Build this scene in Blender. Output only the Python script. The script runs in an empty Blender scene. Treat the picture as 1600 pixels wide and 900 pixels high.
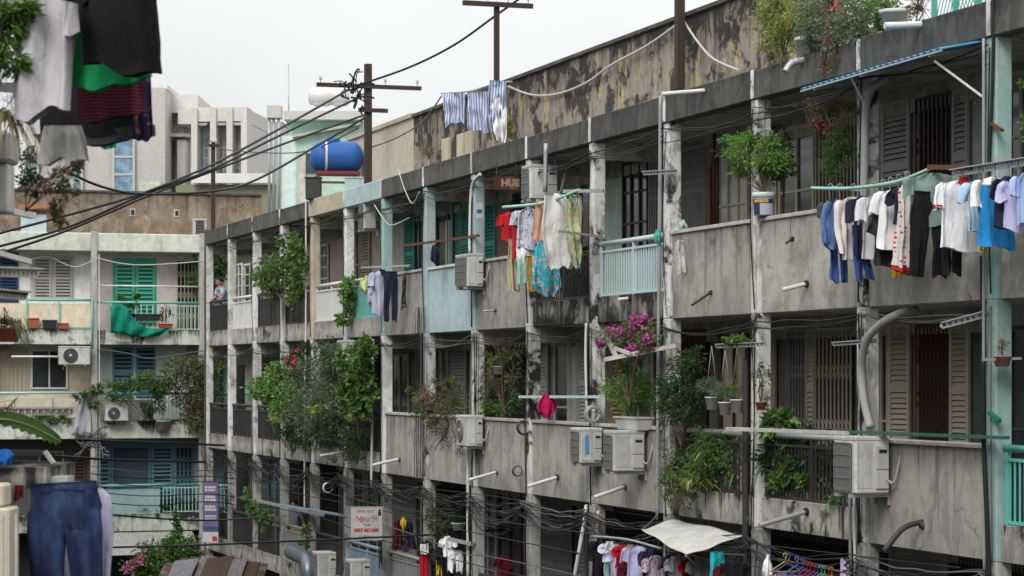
SKY0, SKY1, EXPO = 5.2, 16.0, 0.52
import bpy, math, random
from mathutils import Vector, Matrix, noise
R = math.radians
scene = bpy.context.scene
COL = scene.collection
FPX = 3790.0; CX = 800.0; HY = 587.0          # focal length and horizon of the 1600 px photograph
EYE = 8.7                                      # camera height above the courtyard
BAY = 3.538
TX, TY = -.3132, .9497                         # along the right block, away from the camera
NX, NY = .9497, .3132                          # into the right block
P0 = (5.90, 29.6)

class Frame:
    def __init__(s, ox, oy, rot):
        s.o = (ox, oy); s.rot = rot; s.c = math.cos(rot); s.s = math.sin(rot)
    def w(s, p):
        return Vector((s.o[0] + p[0]*s.c - p[1]*s.s, s.o[1] + p[0]*s.s + p[1]*s.c, p[2] + EYE))
FF = Frame(P0[0], P0[1], math.atan2(-.9497, .3132))      # local x towards the camera, y inward
GF = Frame(-10.32, 81.0, math.atan2(.3132, .9497))       # end block: x right, y away
WF = Frame(0, 0, 0)
def lx(n): return -n*BAY
def fpx(x, y, d=0.0):
    k = (x - CX)/FPX
    X0 = P0[0] + NX*d; Y0 = P0[1] + NY*d
    u = (X0 - k*Y0)/(k*TY - TX)
    Y = Y0 + u*TY
    return (-u, d, (HY - y)/FPX*Y)
def gpx(x, y, e=0.0):
    k = (x - CX)/FPX
    X0 = GF.o[0] + TX*e; Y0 = GF.o[1] + TY*e
    s = (k*Y0 - X0)/(NX - k*NY)
    Y = Y0 + s*NY
    return (s, e, (HY - y)/FPX*Y)
def wpx(x, y, Y): return ((x - CX)/FPX*Y, Y, (HY - y)/FPX*Y)
def fw(x, y, d=0.0):
    """point on the right block at inset d, in eye-relative world coordinates"""
    p = FF.w(fpx(x, y, d)); return (p.x, p.y, p.z - EYE)
def gw(x, y, e=0.0):
    p = GF.w(gpx(x, y, e)); return (p.x, p.y, p.z - EYE)
def fl(n, d, z):
    p = FF.w((lx(n), d, z)); return (p.x, p.y, p.z - EYE)

class MB:
    def __init__(s): s.v = []; s.f = []; s.sm = []
    def add(s, vs, fs, smooth=False):
        b = len(s.v); s.v += [tuple(v) for v in vs]
        s.f += [tuple(i + b for i in f) for f in fs]; s.sm += [smooth]*len(fs)
        return s
    def box(s, x0, x1, y0, y1, z0, z1):
        if x0 > x1: x0, x1 = x1, x0
        if y0 > y1: y0, y1 = y1, y0
        if z0 > z1: z0, z1 = z1, z0
        vs = [(x, y, z) for z in (z0, z1) for y in (y0, y1) for x in (x0, x1)]
        return s.add(vs, [(0,2,3,1), (4,5,7,6), (0,1,5,4), (2,6,7,3), (0,4,6,2), (1,3,7,5)])
    def hexa(s, b, t):
        """b, t: four bottom and four top points, counter-clockwise from above"""
        return s.add(list(b) + list(t), [(3,2,1,0), (4,5,6,7), (0,1,5,4), (1,2,6,5), (2,3,7,6), (3,0,4,7)])
    def bar(s, p, q, w, h=None, up=(0,0,1)):
        h = h or w; p = Vector(p); q = Vector(q); d = (q - p)
        if d.length < 1e-6: return s
        d.normalize(); u = Vector(up)
        a = d.cross(u)
        if a.length < .05: a = d.cross(Vector((1,0,0)))
        a.normalize(); b = a.cross(d)
        a *= w/2; b *= h/2
        vs = [p-a-b, p+a-b, p+a+b, p-a+b, q-a-b, q+a-b, q+a+b, q-a+b]
        return s.add(vs, [(3,2,1,0), (4,5,6,7), (0,1,5,4), (1,2,6,5), (2,3,7,6), (3,0,4,7)])
    def tube(s, pts, r, n=6, r2=None, smooth=True, cap=True):
        pts = [Vector(p) for p in pts]; m = len(pts); vs = []; fs = []
        ref = None
        for i, p in enumerate(pts):
            d = (pts[min(i+1, m-1)] - pts[max(i-1, 0)])
            if d.length < 1e-7: d = Vector((0,0,1))
            d.normalize()
            if ref is None:
                ref = d.cross(Vector((0,0,1)))
                if ref.length < .05: ref = d.cross(Vector((1,0,0)))
            a = (ref - d*ref.dot(d))
            if a.length < 1e-4: a = d.cross(Vector((.3,1,.2)))
            a.normalize(); ref = a; b = d.cross(a)
            rr = r if r2 is None else r + (r2 - r)*i/max(1, m-1)
            for k in range(n):
                t = 2*math.pi*k/n
                vs.append(p + a*(rr*math.cos(t)) + b*(rr*math.sin(t)))
        for i in range(m-1):
            for k in range(n):
                k2 = (k+1) % n
                fs.append((i*n+k, i*n+k2, (i+1)*n+k2, (i+1)*n+k))
        s.add(vs, fs, smooth)
        if cap:
            b = len(s.v) - len(vs)
            s.f.append(tuple(b + k for k in reversed(range(n)))); s.sm.append(False)
            s.f.append(tuple(b + (m-1)*n + k for k in range(n))); s.sm.append(False)
        return s
    def lathe(s, c, prof, n=16, axis='z', smooth=True):
        vs = []; fs = []; m = len(prof)
        for r, h in prof:
            for k in range(n):
                t = 2*math.pi*k/n; a = r*math.cos(t); b = r*math.sin(t)
                if axis == 'z': vs.append((c[0]+a, c[1]+b, c[2]+h))
                elif axis == 'x': vs.append((c[0]+h, c[1]+a, c[2]+b))
                else: vs.append((c[0]+a, c[1]-h, c[2]+b))
        for i in range(m-1):
            for k in range(n):
                k2 = (k+1) % n; fs.append((i*n+k, i*n+k2, (i+1)*n+k2, (i+1)*n+k))
        return s.add(vs, fs, smooth)
    def grid(s, fn, nu, nv, smooth=True, closed=False):
        vs = [fn(i/nu, j/nv) for j in range(nv+1) for i in range(nu+1)]
        fs = [(j*(nu+1)+i, j*(nu+1)+i+1, (j+1)*(nu+1)+i+1, (j+1)*(nu+1)+i) for j in range(nv) for i in range(nu)]
        return s.add(vs, fs, smooth)
    def build(s, name, mat, parent=None, origin=(0,0,0), frame=None, bevel=0, solid=0, rotz=None):
        me = bpy.data.meshes.new(name)
        o3 = Vector(origin)
        me.from_pydata([tuple(Vector(v) - o3) for v in s.v], [], s.f)
        me.polygons.foreach_set('use_smooth', s.sm)
        me.materials.append(mat); me.update()
        o = bpy.data.objects.new(name, me); COL.objects.link(o)
        if parent is not None: o.parent = parent
        else:
            frame = frame or WF
            o.location = frame.w(origin); o.rotation_euler = (0, 0, frame.rot)
        if bevel:
            m = o.modifiers.new('Bevel', 'BEVEL'); m.width = bevel; m.segments = 1; m.limit_method = 'ANGLE'
        if solid:
            m = o.modifiers.new('Solidify', 'SOLIDIFY'); m.thickness = solid; m.offset = 0
        return o
def tag(o, label=None, cat=None, group=None, kind=None):
    if label: o['label'] = label
    if cat: o['category'] = cat
    if group: o['group'] = group
    if kind: o['kind'] = kind
    return o
def thing(name, label, cat, origin=(0,0,0), frame=None, group=None, rot=0.0):
    frame = frame or WF
    o = bpy.data.objects.new(name, None); COL.objects.link(o); o.empty_display_size = .2
    o.location = frame.w(origin); o.rotation_euler = (0, 0, frame.rot + rot)
    return tag(o, label, cat, group)
def copy_tree(o, parent=None):
    c = o.copy(); COL.objects.link(c)
    if parent is not None: c.parent = parent
    for ch in list(o.children): copy_tree(ch, c)
    return c
def spline(pts, k=6):
    """Catmull-Rom through pts"""
    P = [Vector(p) for p in pts]
    if len(P) < 3:
        return [P[0].lerp(P[-1], i/k) for i in range(k+1)]
    out = []
    for i in range(len(P)-1):
        p0 = P[max(i-1,0)]; p1 = P[i]; p2 = P[i+1]; p3 = P[min(i+2, len(P)-1)]
        for j in range(k):
            t = j/k
            out.append(.5*((2*p1) + (p2-p0)*t + (2*p0-5*p1+4*p2-p3)*t*t + (3*p1-p0-3*p2+p3)*t**3))
    out.append(P[-1]); return out
def sag(p, q, s, k=10, rng=None, jit=0):
    p = Vector(p); q = Vector(q); out = []
    for i in range(k+1):
        t = i/k; v = p.lerp(q, t); v.z -= 4*s*t*(1-t)
        if rng and 0 < i < k: v += Vector((rng.uniform(-jit,jit), rng.uniform(-jit,jit), rng.uniform(-jit,jit)))
        out.append(v)
    return out

# ------------------------------------------------------------------ materials
def lin(h):
    h = h.lstrip('#'); c = [int(h[i:i+2], 16)/255 for i in (0, 2, 4)]
    return tuple(x/12.92 if x <= .04045 else ((x+.055)/1.055)**2.4 for x in c)
def C4(c): return (c[0], c[1], c[2], 1)
_M = {}
class NT:
    def __init__(s, name):
        s.m = bpy.data.materials.new(name); s.m.use_nodes = True; s.t = s.m.node_tree; s.n = s.t.nodes
        s.b = s.n['Principled BSDF']
    def new(s, t, **k):
        x = s.n.new(t)
        for a, v in k.items(): setattr(x, a, v)
        return x
    def link(s, a, b): s.t.links.new(a, b)
    def val(s, sock, v):
        if hasattr(v, 'is_linked') or hasattr(v, 'links'): s.link(v, sock)
        else: sock.default_value = v
    def math(s, op, a, b=None, clamp=False):
        x = s.new('ShaderNodeMath', operation=op, use_clamp=clamp); s.val(x.inputs[0], a)
        if b is not None: s.val(x.inputs[1], b)
        return x.outputs[0]
    def mix(s, f, a, b, mode='MIX'):
        x = s.new('ShaderNodeMix', data_type='RGBA', blend_type=mode)
        s.val(x.inputs[0], f)
        s.val(x.inputs[6], C4(a) if isinstance(a, tuple) else a); s.val(x.inputs[7], C4(b) if isinstance(b, tuple) else b)
        return x.outputs[2]
    def noise(s, vec, scale, detail=4, rough=.6, dist=0):
        x = s.new('ShaderNodeTexNoise'); x.inputs['Scale'].default_value = scale; x.inputs['Detail'].default_value = detail
        x.inputs['Roughness'].default_value = rough; x.inputs['Distortion'].default_value = dist
        if vec is not None: s.link(vec, x.inputs['Vector'])
        return x.outputs['Fac']
    def mapping(s, vec, scale=(1,1,1), loc=(0,0,0)):
        x = s.new('ShaderNodeMapping'); s.link(vec, x.inputs[0]); x.inputs['Scale'].default_value = scale; x.inputs['Location'].default_value = loc
        return x.outputs[0]
    def ramp(s, f, a, b):
        x = s.new('ShaderNodeMapRange', interpolation_type='SMOOTHSTEP'); s.val(x.inputs[0], f); x.inputs[1].default_value = a; x.inputs[2].default_value = b
        return x.outputs[0]
    def bump(s, h, st, dist=.02):
        x = s.new('ShaderNodeBump'); x.inputs['Strength'].default_value = st; x.inputs['Distance'].default_value = dist
        s.link(h, x.inputs['Height']); s.link(x.outputs[0], s.b.inputs['Normal'])
    def objvec(s, jitter=True):
        tc = s.new('ShaderNodeTexCoord')
        if not jitter: return tc.outputs['Object'], tc
        oi = s.new('ShaderNodeObjectInfo'); a = s.new('ShaderNodeVectorMath', operation='ADD')
        m = s.new('ShaderNodeMath', operation='MULTIPLY'); s.link(oi.outputs['Random'], m.inputs[0]); m.inputs[1].default_value = 37
        s.link(tc.outputs['Object'], a.inputs[0]); s.link(m.outputs[0], a.inputs[1])
        return a.outputs[0], tc
def stained(name, base, dark, streak=.6, blot=.4, base2=None, peel=.5, top=0., bottom=0., rough=.92, freq=5., sv=(.5,.72), bv=(.5,.7), pv=(.5,.56), drip=0., crack=0.):
    if name in _M: return _M[name]
    k = NT(name); v, tc = k.objvec()
    st = k.ramp(k.noise(k.mapping(v, (freq, freq, .32)), 1, 6, .65, .3), *sv)
    st2 = k.ramp(k.noise(k.mapping(v, (freq*3.3, freq*3.3, .5), (9,3,1)), 1, 4, .6), .5, .75)
    bl = k.ramp(k.noise(v, 1.5, 9, .68, .4), *bv)
    fine = k.noise(v, 55, 3, .7)
    sep = k.new('ShaderNodeSeparateXYZ'); k.link(tc.outputs['Generated'], sep.inputs[0])
    fac = k.math('MULTIPLY', st, streak)
    fac = k.math('MAXIMUM', fac, k.math('MULTIPLY', bl, blot))
    fac = k.math('ADD', fac, k.math('MULTIPLY', st2, streak*.2))
    nz = k.noise(k.mapping(v, (3, 3, .8)), 1, 5, .7)
    if top:
        zt = k.math('ADD', sep.outputs[2], k.math('MULTIPLY', k.math('SUBTRACT', nz, .5), 1.3))
        fac = k.math('ADD', fac, k.math('MULTIPLY', k.ramp(zt, .55, 1.1), top))
    if bottom:
        zb = k.math('ADD', sep.outputs[2], k.math('MULTIPLY', k.math('SUBTRACT', nz, .5), 1.3))
        fac = k.math('ADD', fac, k.math('MULTIPLY', k.ramp(zb, .5, -.1), bottom))
    if drip:   # runs of dirty water starting under the top edge, each of its own length
        n1 = k.ramp(k.noise(k.mapping(v, (5.5, 5.5, .02)), 1, 3, .7), .48, .74)
        n2 = k.ramp(k.noise(k.mapping(v, (17, 17, .06), (3,8,1)), 1, 2, .6), .45, .7)
        ln = k.math('MULTIPLY', n1, 1.15)
        msk = k.ramp(k.math('SUBTRACT', k.math('ADD', sep.outputs[2], ln), 1.0), .0, .3)
        fac = k.math('ADD', fac, k.math('MULTIPLY', k.math('MULTIPLY', msk, k.math('ADD', k.math('MULTIPLY', n2, .6), .4)), drip))
    if crack:
        vo = k.new('ShaderNodeTexVoronoi', feature='DISTANCE_TO_EDGE'); vo.inputs['Scale'].default_value = .75
        dv = k.new('ShaderNodeVectorMath', operation='ADD'); k.link(v, dv.inputs[0])
        nn = k.new('ShaderNodeTexNoise'); nn.inputs['Scale'].default_value = 2.2; nn.inputs['Detail'].default_value = 6; k.link(v, nn.inputs['Vector'])
        k.link(nn.outputs['Color'], dv.inputs[1]); k.link(dv.outputs[0], vo.inputs['Vector'])
        ck = k.math('MULTIPLY', k.ramp(vo.outputs['Distance'], .012, .003), k.ramp(k.noise(v, .9, 2), .5, .6))
        fac = k.math('ADD', fac, k.math('MULTIPLY', ck, crack))
    fac = k.math('MULTIPLY', fac, 1.0, True)
    if base2:
        pf = k.ramp(k.noise(k.mapping(v, (1,1,.6), (4,7,2)), 2.1, 8, .7, .5), *pv)
        basec = k.mix(k.math('MULTIPLY', pf, peel), base, base2)
    else: basec = base
    mott = k.noise(v, 4.5, 6, .65)
    c = k.mix(k.ramp(mott, .25, .8), k.mix(.22, basec, (0,0,0)), basec)
    c = k.mix(fac, c, dark)
    c = k.mix(k.math('MULTIPLY', k.ramp(fine, .35, .75), .25), c, k.mix(.5, c, (.02,.02,.02)))
    oi = k.new('ShaderNodeObjectInfo'); hs = k.new('ShaderNodeHueSaturation'); k.link(c, hs.inputs['Color'])
    k.link(k.math('ADD', k.math('MULTIPLY', oi.outputs['Random'], .3), .86), hs.inputs['Value']); c = hs.outputs[0]
    k.link(c, k.b.inputs['Base Color']); k.b.inputs['Roughness'].default_value = rough
    k.b.inputs['Specular IOR Level'].default_value = .25
    k.bump(k.math('ADD', k.noise(v, 22, 6, .7), k.math('MULTIPLY', mott, .6)), .35, .02)
    _M[name] = k.m; return k.m
def paint(name, col, rough=.6, dirt=.35, dirtcol=(.06,.055,.05), metal=0., sc=3.):
    if name in _M: return _M[name]
    k = NT(name); v, tc = k.objvec()
    f = k.ramp(k.noise(k.mapping(v, (1,1,.45)), sc, 7, .68), .48, .78)
    f2 = k.ramp(k.noise(v, sc*9, 4, .6), .45, .8)
    c = k.mix(k.math('MULTIPLY', k.math('ADD', f, k.math('MULTIPLY', f2, .35)), dirt, True), col, dirtcol)
    k.link(c, k.b.inputs['Base Color']); k.b.inputs['Roughness'].default_value = rough; k.b.inputs['Metallic'].default_value = metal
    k.b.inputs['Specular IOR Level'].default_value = .3
    k.bump(k.noise(v, 30, 4, .6), .15, .01)
    _M[name] = k.m; return k.m
def cloth(name, col, col2=None, pat=None, sc=20., rough=.95):
    if name in _M: return _M[name]
    k = NT(name); v, tc = k.objvec(False)
    c = col
    if pat == 'stripe_h' or pat == 'stripe_v':
        w = k.new('ShaderNodeTexWave', wave_type='BANDS', bands_direction='Z' if pat == 'stripe_h' else 'X', wave_profile='SIN')
        w.inputs['Scale'].default_value = sc; w.inputs['Distortion'].default_value = .6; w.inputs['Detail'].default_value = 1; w.inputs['Detail Scale'].default_value = .6
        k.link(v, w.inputs[0]); c = k.mix(k.ramp(w.outputs['Fac'], .45, .6), col, col2)
    elif pat == 'dots':
        w = k.new('ShaderNodeTexVoronoi'); w.inputs['Scale'].default_value = sc; w.inputs['Randomness'].default_value = .35
        k.link(k.mapping(v, (1, .15, 1)), w.inputs['Vector']); c = k.mix(k.ramp(w.outputs['Distance'], .3, .24), col, col2)
    elif pat == 'floral':
        c = k.mix(k.ramp(k.noise(v, sc, 3, .6, 1.5), .5, .58), col, col2)
        c = k.mix(k.ramp(k.noise(k.mapping(v, (1,1,1), (5,2,8)), sc*1.7, 2, .5, 1.), .6, .66), c, (.45,.12,.1) if pat else c)
    elif pat == 'print':
        c = k.mix(k.ramp(k.noise(k.mapping(v, (1,.3,.5)), sc, 2, .5, 2.), .55, .6), col, col2)
    elif pat == 'denim':
        c = k.mix(k.ramp(k.noise(k.mapping(v, (1,1,.35)), sc, 5, .6), .4, .75), col, col2)
    cc = k.mix(k.math('MULTIPLY', k.noise(v, 9, 4, .6), .22), c, k.mix(.5, c, (.03,.03,.035)))
    k.link(cc, k.b.inputs['Base Color']); k.b.inputs['Roughness'].default_value = rough; k.b.inputs['Specular IOR Level'].default_value = .15
    k.bump(k.math('ADD', k.noise(k.mapping(v, (1,1,.35)), 9, 5, .6, 1.2), k.math('MULTIPLY', k.noise(v, 160, 2), .1)), .7, .04)
    _M[name] = k.m; return k.m
def leafmat(name, c1, c2, c3=None):
    if name in _M: return _M[name]
    k = NT(name); g = k.new('ShaderNodeNewGeometry'); r = g.outputs['Random Per Island']
    c = k.mix(r, c1, c2)
    if c3: c = k.mix(k.ramp(r, .88, .92), c, c3)
    k.link(c, k.b.inputs['Base Color']); k.b.inputs['Roughness'].default_value = .55; k.b.inputs['Specular IOR Level'].default_value = .3
    tr = k.new('ShaderNodeBsdfTranslucent'); k.link(k.mix(.35, c, (.25,.35,.05)), tr.inputs['Color'])
    mx = k.new('ShaderNodeMixShader'); mx.inputs[0].default_value = .25
    k.link(k.b.outputs[0], mx.inputs[1]); k.link(tr.outputs[0], mx.inputs[2])
    k.link(mx.outputs[0], k.n['Material Output'].inputs[0])
    _M[name] = k.m; return k.m
def glass(name, col=(.03,.035,.04), rough=.12):
    if name in _M: return _M[name]
    k = NT(name); v, tc = k.objvec()
    c = k.mix(k.ramp(k.noise(v, 1.4, 4, .6), .35, .7), col, tuple(min(1, x*1.9+.01) for x in col))
    k.link(c, k.b.inputs['Base Color']); k.b.inputs['Roughness'].default_value = rough; k.b.inputs['Specular IOR Level'].default_value = .5
    _M[name] = k.m; return k.m
# ------------------------------------------------------------------ palettes
CONC = stained('concrete_parapet', lin('b3afa7'), lin('4d4a44'), .32, .36, lin('94928d'), .75, top=.3, bottom=.2, freq=1.9, sv=(.5,.8), bv=(.52,.72), pv=(.48,.58), drip=.6, crack=.6)
CONCE = stained('slab_edge_stained', lin('b5b2aa'), (.022,.022,.022), .7, .85, lin('96938c'), .7, top=.3, bottom=.3, freq=3.5, bv=(.53,.64), sv=(.55,.72), drip=.9)
CONCD = stained('concrete_black_algae', lin('aaa69c'), (.018,.018,.018), .95, .9, lin('8d8a82'), .7, top=.35, bottom=.35, bv=(.42,.56), sv=(.4,.6))
BEAM = stained('concrete_roof_edge', lin('605f5c'), (.03,.03,.03), .7, .55, lin('4c4c4a'), .7, top=.35, bv=(.45,.65), drip=.6)
WASH = stained('whitewashed_column', lin('dad9d6'), (.024,.024,.022), .75, 1.0, lin('a3a19c'), .8, freq=7, bv=(.52,.62), sv=(.55,.7))
WASH_LIT = stained('white_column', lin('e6e6e4'), (.05,.05,.048), .5, .7, lin('bdbbb7'), .7, freq=7, bv=(.54,.64), sv=(.58,.72))  # lighter copy of the wash: brighter light on far columns put into the colour
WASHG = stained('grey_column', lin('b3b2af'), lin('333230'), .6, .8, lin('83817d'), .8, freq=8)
TEALC = stained('teal_column', lin('9dbdb8'), lin('4c5552'), .35, .35, lin('b5c4c0'), .6, freq=8)
BLUEC = stained('pale_blue_paint', lin('b4c9cb'), lin('6a7678'), .35, .3, lin('c4d0cf'), .6, freq=8)
CREAMC = stained('cream_paint', lin('c9bba4'), lin('6f6759'), .4, .3, lin('d3c8b6'), .6, freq=8)
COPE = stained('coping', lin('bdbab4'), lin('5c5a55'), .4, .4, lin('a5a29b'), .6)
SOFFIT = stained('soffit', lin('aeada7'), lin('4c4b47'), .2, .5, lin('77766f'), .6)
FLOORM = stained('balcony_floor', lin('7d7a74'), lin('45433f'), .2, .4)
ROOFWALL = stained('roof_wall', lin('a0968a'), (.035,.033,.03), .7, .9, lin('c6b084'), .95, top=.65, bottom=.15, freq=2.0, sv=(.5,.72), bv=(.48,.57), pv=(.53,.6), drip=.7, crack=.5)
ROOFBEIGE = stained('roof_wall_painted', lin('c3b9a9'), lin('8d8578'), .3, .2, None, 0, top=.15)
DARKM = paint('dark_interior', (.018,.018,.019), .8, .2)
IRON = paint('dark_iron', (.035,.036,.038), .55, .4, (.09,.05,.03))
STEEL = paint('grey_steel', lin('8e9091'), .5, .4, lin('5b4433'))
GALV = paint('galvanised', lin('a5a8ab'), .45, .35, lin('5c5a55'), .3)
WHITEP = paint('white_paint', lin('d0d0cc'), .55, .35, lin('77746c'))
PVC = paint('pvc_white', lin('c9c9c6'), .4, .35, lin('77746c'))
PVCG = paint('pvc_grey', lin('8f9294'), .4, .4, lin('55534e'))
TEAL = paint('teal_shutter_paint', lin('2f8a7c'), .5, .3, lin('1d4a44'))
TEALD = paint('teal_shutter_deep', lin('1c5e55'), .5, .3, lin('123a35'))
TEALR = paint('teal_rail', lin('62b3a8'), .5, .35, lin('52605c'))
MINTR = paint('mint_rail', lin('b4c6c6'), .5, .35, lin('6a706d'))
BEIGEW = paint('beige_joinery', lin('b5ab98'), .6, .35, lin('5b5344'))
GREYS = paint('grey_joinery', lin('9a9c97'), .6, .35, lin('4a4a47'))
BROWN = paint('brown_wood', lin('5c3826'), .6, .35, lin('26170f'))
DBROWN = paint('dark_brown_wood', lin('33211d'), .5, .3, (.02,.012,.01))
GLASSD = glass('dark_glass', (.02,.024,.026))
GLASSF = glass('frosted_glass', lin('8d8f89'), .35)

block = thing('apartment_block', 'long grey stained concrete apartment block with open balconies and a dark roof edge', 'building', (0, 0, 0), FF)
LB = {3: .93, 2: -2.27, 1: -5.47, 0: -8.7}
def part(mb, name, mat, bevel=0, parent=None, label=None):
    o = mb.build(name, mat, parent or block, (0, 0, 0), None, bevel)
    if label: o['label'] = label
    return o
def zrow(n, d, y):   # height of picture row y at bay n
    return fpx(0, 0, d)
A0, A1 = -2.0, 14.0
# columns, one storey each
for n in range(-1, 15):
    for lv in (3, 2, 1, 0):
        z0 = LB[lv]; z1 = LB[lv+1] if lv < 3 else 4.13
        m = WASH
        if n == 0 and lv >= 2: m = TEALC
        elif lv == 3 and n in (6, 7): m = BLUEC
        elif lv == 3 and n == 8: m = TEALC
        elif lv == 3 and n == 10: m = CREAMC
        elif n >= 8 and lv >= 2: m = WASH_LIT
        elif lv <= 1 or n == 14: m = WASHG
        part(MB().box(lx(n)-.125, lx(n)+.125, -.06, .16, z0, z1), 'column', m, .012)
    if n >= 4:   # ceiling cross beams
        for lv in (3, 2):
            zt = (LB[3] if lv == 2 else 4.13)
            part(MB().box(lx(n)-.1, lx(n)+.1, .163, 1.595, zt-.3, zt-.002), 'cross_beam', SOFFIT)
# floor slabs, ceiling, roof
for lv in (3, 2, 1):
    part(MB().box(lx(A1)-.12, lx(A0), .14, 9.8, LB[lv]+.003, LB[lv]+.18), 'floor_slab', SOFFIT)
part(MB().box(lx(A1)-.12, lx(A0), .165, 9.8, 4.13, 4.40), 'roof_slab', SOFFIT)
# roof edge beam per bay with painted bays
for n in range(-2, 14):
    m = BEAM
    if n == 8: m = BLUEC
    if n == 9: m = CREAMC
    part(MB().box(lx(n+1)+.003, lx(n)-.003, -.085, .163, 4.131, 4.58 - (.02 if n % 3 == 1 else 0)), 'roof_edge_beam', m, .015)
for n in range(-1, 14):
    part(MB().box(lx(n)-.05, lx(n)+.05, -.105, -.082, 4.14, 4.57), 'beam_stub', WASH, .008)
part(MB().box(lx(14)-.18, lx(14)+.09, -.08, .2, -8.7, 4.62), 'corner_pier', stained('corner_pier_dark', lin('5a544e'), lin('2c2926'), .5, .5), .02)
part(MB().box(lx(A1)-.12, lx(A0), 9.8, 10.0, -8.7, 4.4), 'rear_wall', CONC)
for n in (A0, A1): part(MB().box(lx(n)-.12, lx(n)+.08, 1.76, 9.8, -8.7, 4.13), 'end_wall', CONC)

# parapets and railings
def solid(n, lv, m=CONC, cm=COPE, h=1.43):
    z = LB[lv]
    p = part(MB().box(lx(n+1)+.128, lx(n)-.128, .0, .12, z, z+h-.06), 'parapet', m, .01)
    part(MB().box(lx(n+1)+.128, lx(n)-.128, -.035, .15, z+h-.06, z+h), 'coping', cm, .008, p)
def railing(n, lv, m, up=.46, um=CONCD, top=None, panel=None, gap=.115, bw=.02, h=1.43):
    z = LB[lv]; a, b = lx(n+1)+.128, lx(n)-.128
    part(MB().box(a, b, .0, .13, z, z+up), 'slab_edge', um, .012)
    r = MB(); k = int((b-a)/gap)
    for i in range(1, k): r.box(a+(b-a)*i/k-bw/2, a+(b-a)*i/k+bw/2, .06-bw/2, .06+bw/2, z+up+.03, z+h-.16)
    r.box(a, b, .04, .08, z+up+.01, z+up+.05); r.box(a, b, .04, .08, z+h-.2, z+h-.16)
    for t in (.02, .5, .98): r.box(a+(b-a)*t-.025, a+(b-a)*t+.025, .035, .085, z+up, z+h-.04)
    o = part(r, 'railing', m)
    t = MB().tube([(a-.0, .06, z+h-.04), (b, .06, z+h-.04)], .045, 8)
    part(t, 'handrail', top or m, 0, o)
    if panel: part(MB().box(a+.02*(b-a), b-.02*(b-a), .085, .095, z+up+.03, z+h-.2), 'sheet_panel', panel, 0, o)
    return o
PANB = stained('painted_panel', lin('b5cace'), lin('7e8d8f'), .25, .25, lin('a9c0c4'), .5, top=.2, bottom=.15)
for lv, kinds in ((3, 'sssssrrspsrrrrrr'), (2, 'srsrrsssssrrrrrr'), (1, 'sssssssrrrrrrrrr')):
    for i, kd in enumerate(kinds):
        n = i-2
        if kd == 's':
            solid(n, lv)
        elif kd == 'p': solid(n, lv, PANB, WHITEP)
        else:
            m = IRON; um = CONCD; pn = None; tp = None
            if lv == 3 and n == 3: m = MINTR; tp = MINTR
            if lv == 3 and n == 8: m = TEALR; tp = WHITEP; um = CONC
            if lv == 3 and n in (9, 12): m = WHITEP; tp = WHITEP; pn = PANW = stained('white_sheet', lin('b8b8b6'), lin('77767a'), .3, .3); um = CONC
            if lv == 2 and n == -1: m = TEALR; tp = TEALR; um = CONCD
            if lv == 2 and n in (1, 2): tp = PVCG
            if lv == 1: m = STEEL if n in (7, 10) else IRON
            if lv == 1 and n == 8: m = paint('blue_rail', lin('7d98a2'), .5, .4); tp = m
            up = .46
            if um is CONCD and not (lv == 3 and n in (3, 4)): um = CONCE
            railing(n, lv, m, up, um, tp, pn)
# half sheet behind the mint railing of the third bay
part(MB().box(lx(3.72), lx(3.22), .085, .1, 1.16, 2.12), 'sheet_panel', PANB)

# back walls by zone: right edge and left edge are picture columns measured on the wall plane
DW = 1.6
def wx(x): return fpx(x, 300, DW)[0]
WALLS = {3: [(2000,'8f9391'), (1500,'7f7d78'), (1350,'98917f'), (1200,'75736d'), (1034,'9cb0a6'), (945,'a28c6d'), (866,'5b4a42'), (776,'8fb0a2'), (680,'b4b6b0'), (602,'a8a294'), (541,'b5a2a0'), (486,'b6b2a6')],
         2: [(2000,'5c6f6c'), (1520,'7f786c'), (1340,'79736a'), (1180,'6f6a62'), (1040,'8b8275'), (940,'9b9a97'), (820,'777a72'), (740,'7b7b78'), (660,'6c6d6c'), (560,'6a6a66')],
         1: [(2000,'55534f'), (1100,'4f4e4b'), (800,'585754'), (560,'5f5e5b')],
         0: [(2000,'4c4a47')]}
LEVEL_LIGHT = {3: 1.5, 2: 1.05, 1: .75, 0: .6}  # wall colours scaled by storey: top-floor light and lower courtyard shade painted in
def wl(h, lv): return tuple(min(.8, c*LEVEL_LIGHT[lv]) for c in lin(h))
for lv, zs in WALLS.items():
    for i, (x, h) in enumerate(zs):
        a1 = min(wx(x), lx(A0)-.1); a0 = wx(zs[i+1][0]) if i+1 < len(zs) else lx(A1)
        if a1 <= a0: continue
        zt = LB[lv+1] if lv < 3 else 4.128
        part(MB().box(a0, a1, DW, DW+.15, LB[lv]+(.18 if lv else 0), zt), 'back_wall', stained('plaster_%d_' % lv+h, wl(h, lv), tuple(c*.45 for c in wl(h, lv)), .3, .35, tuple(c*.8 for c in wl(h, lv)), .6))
# lintel bands
for lv in (3, 2, 1):
    zt = 4.128 if lv == 3 else LB[lv+1]
    part(MB().box(lx(A1), lx(A0), DW-.05, DW-.002, zt-.34, zt), 'lintel_band', SOFFIT)
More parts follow.
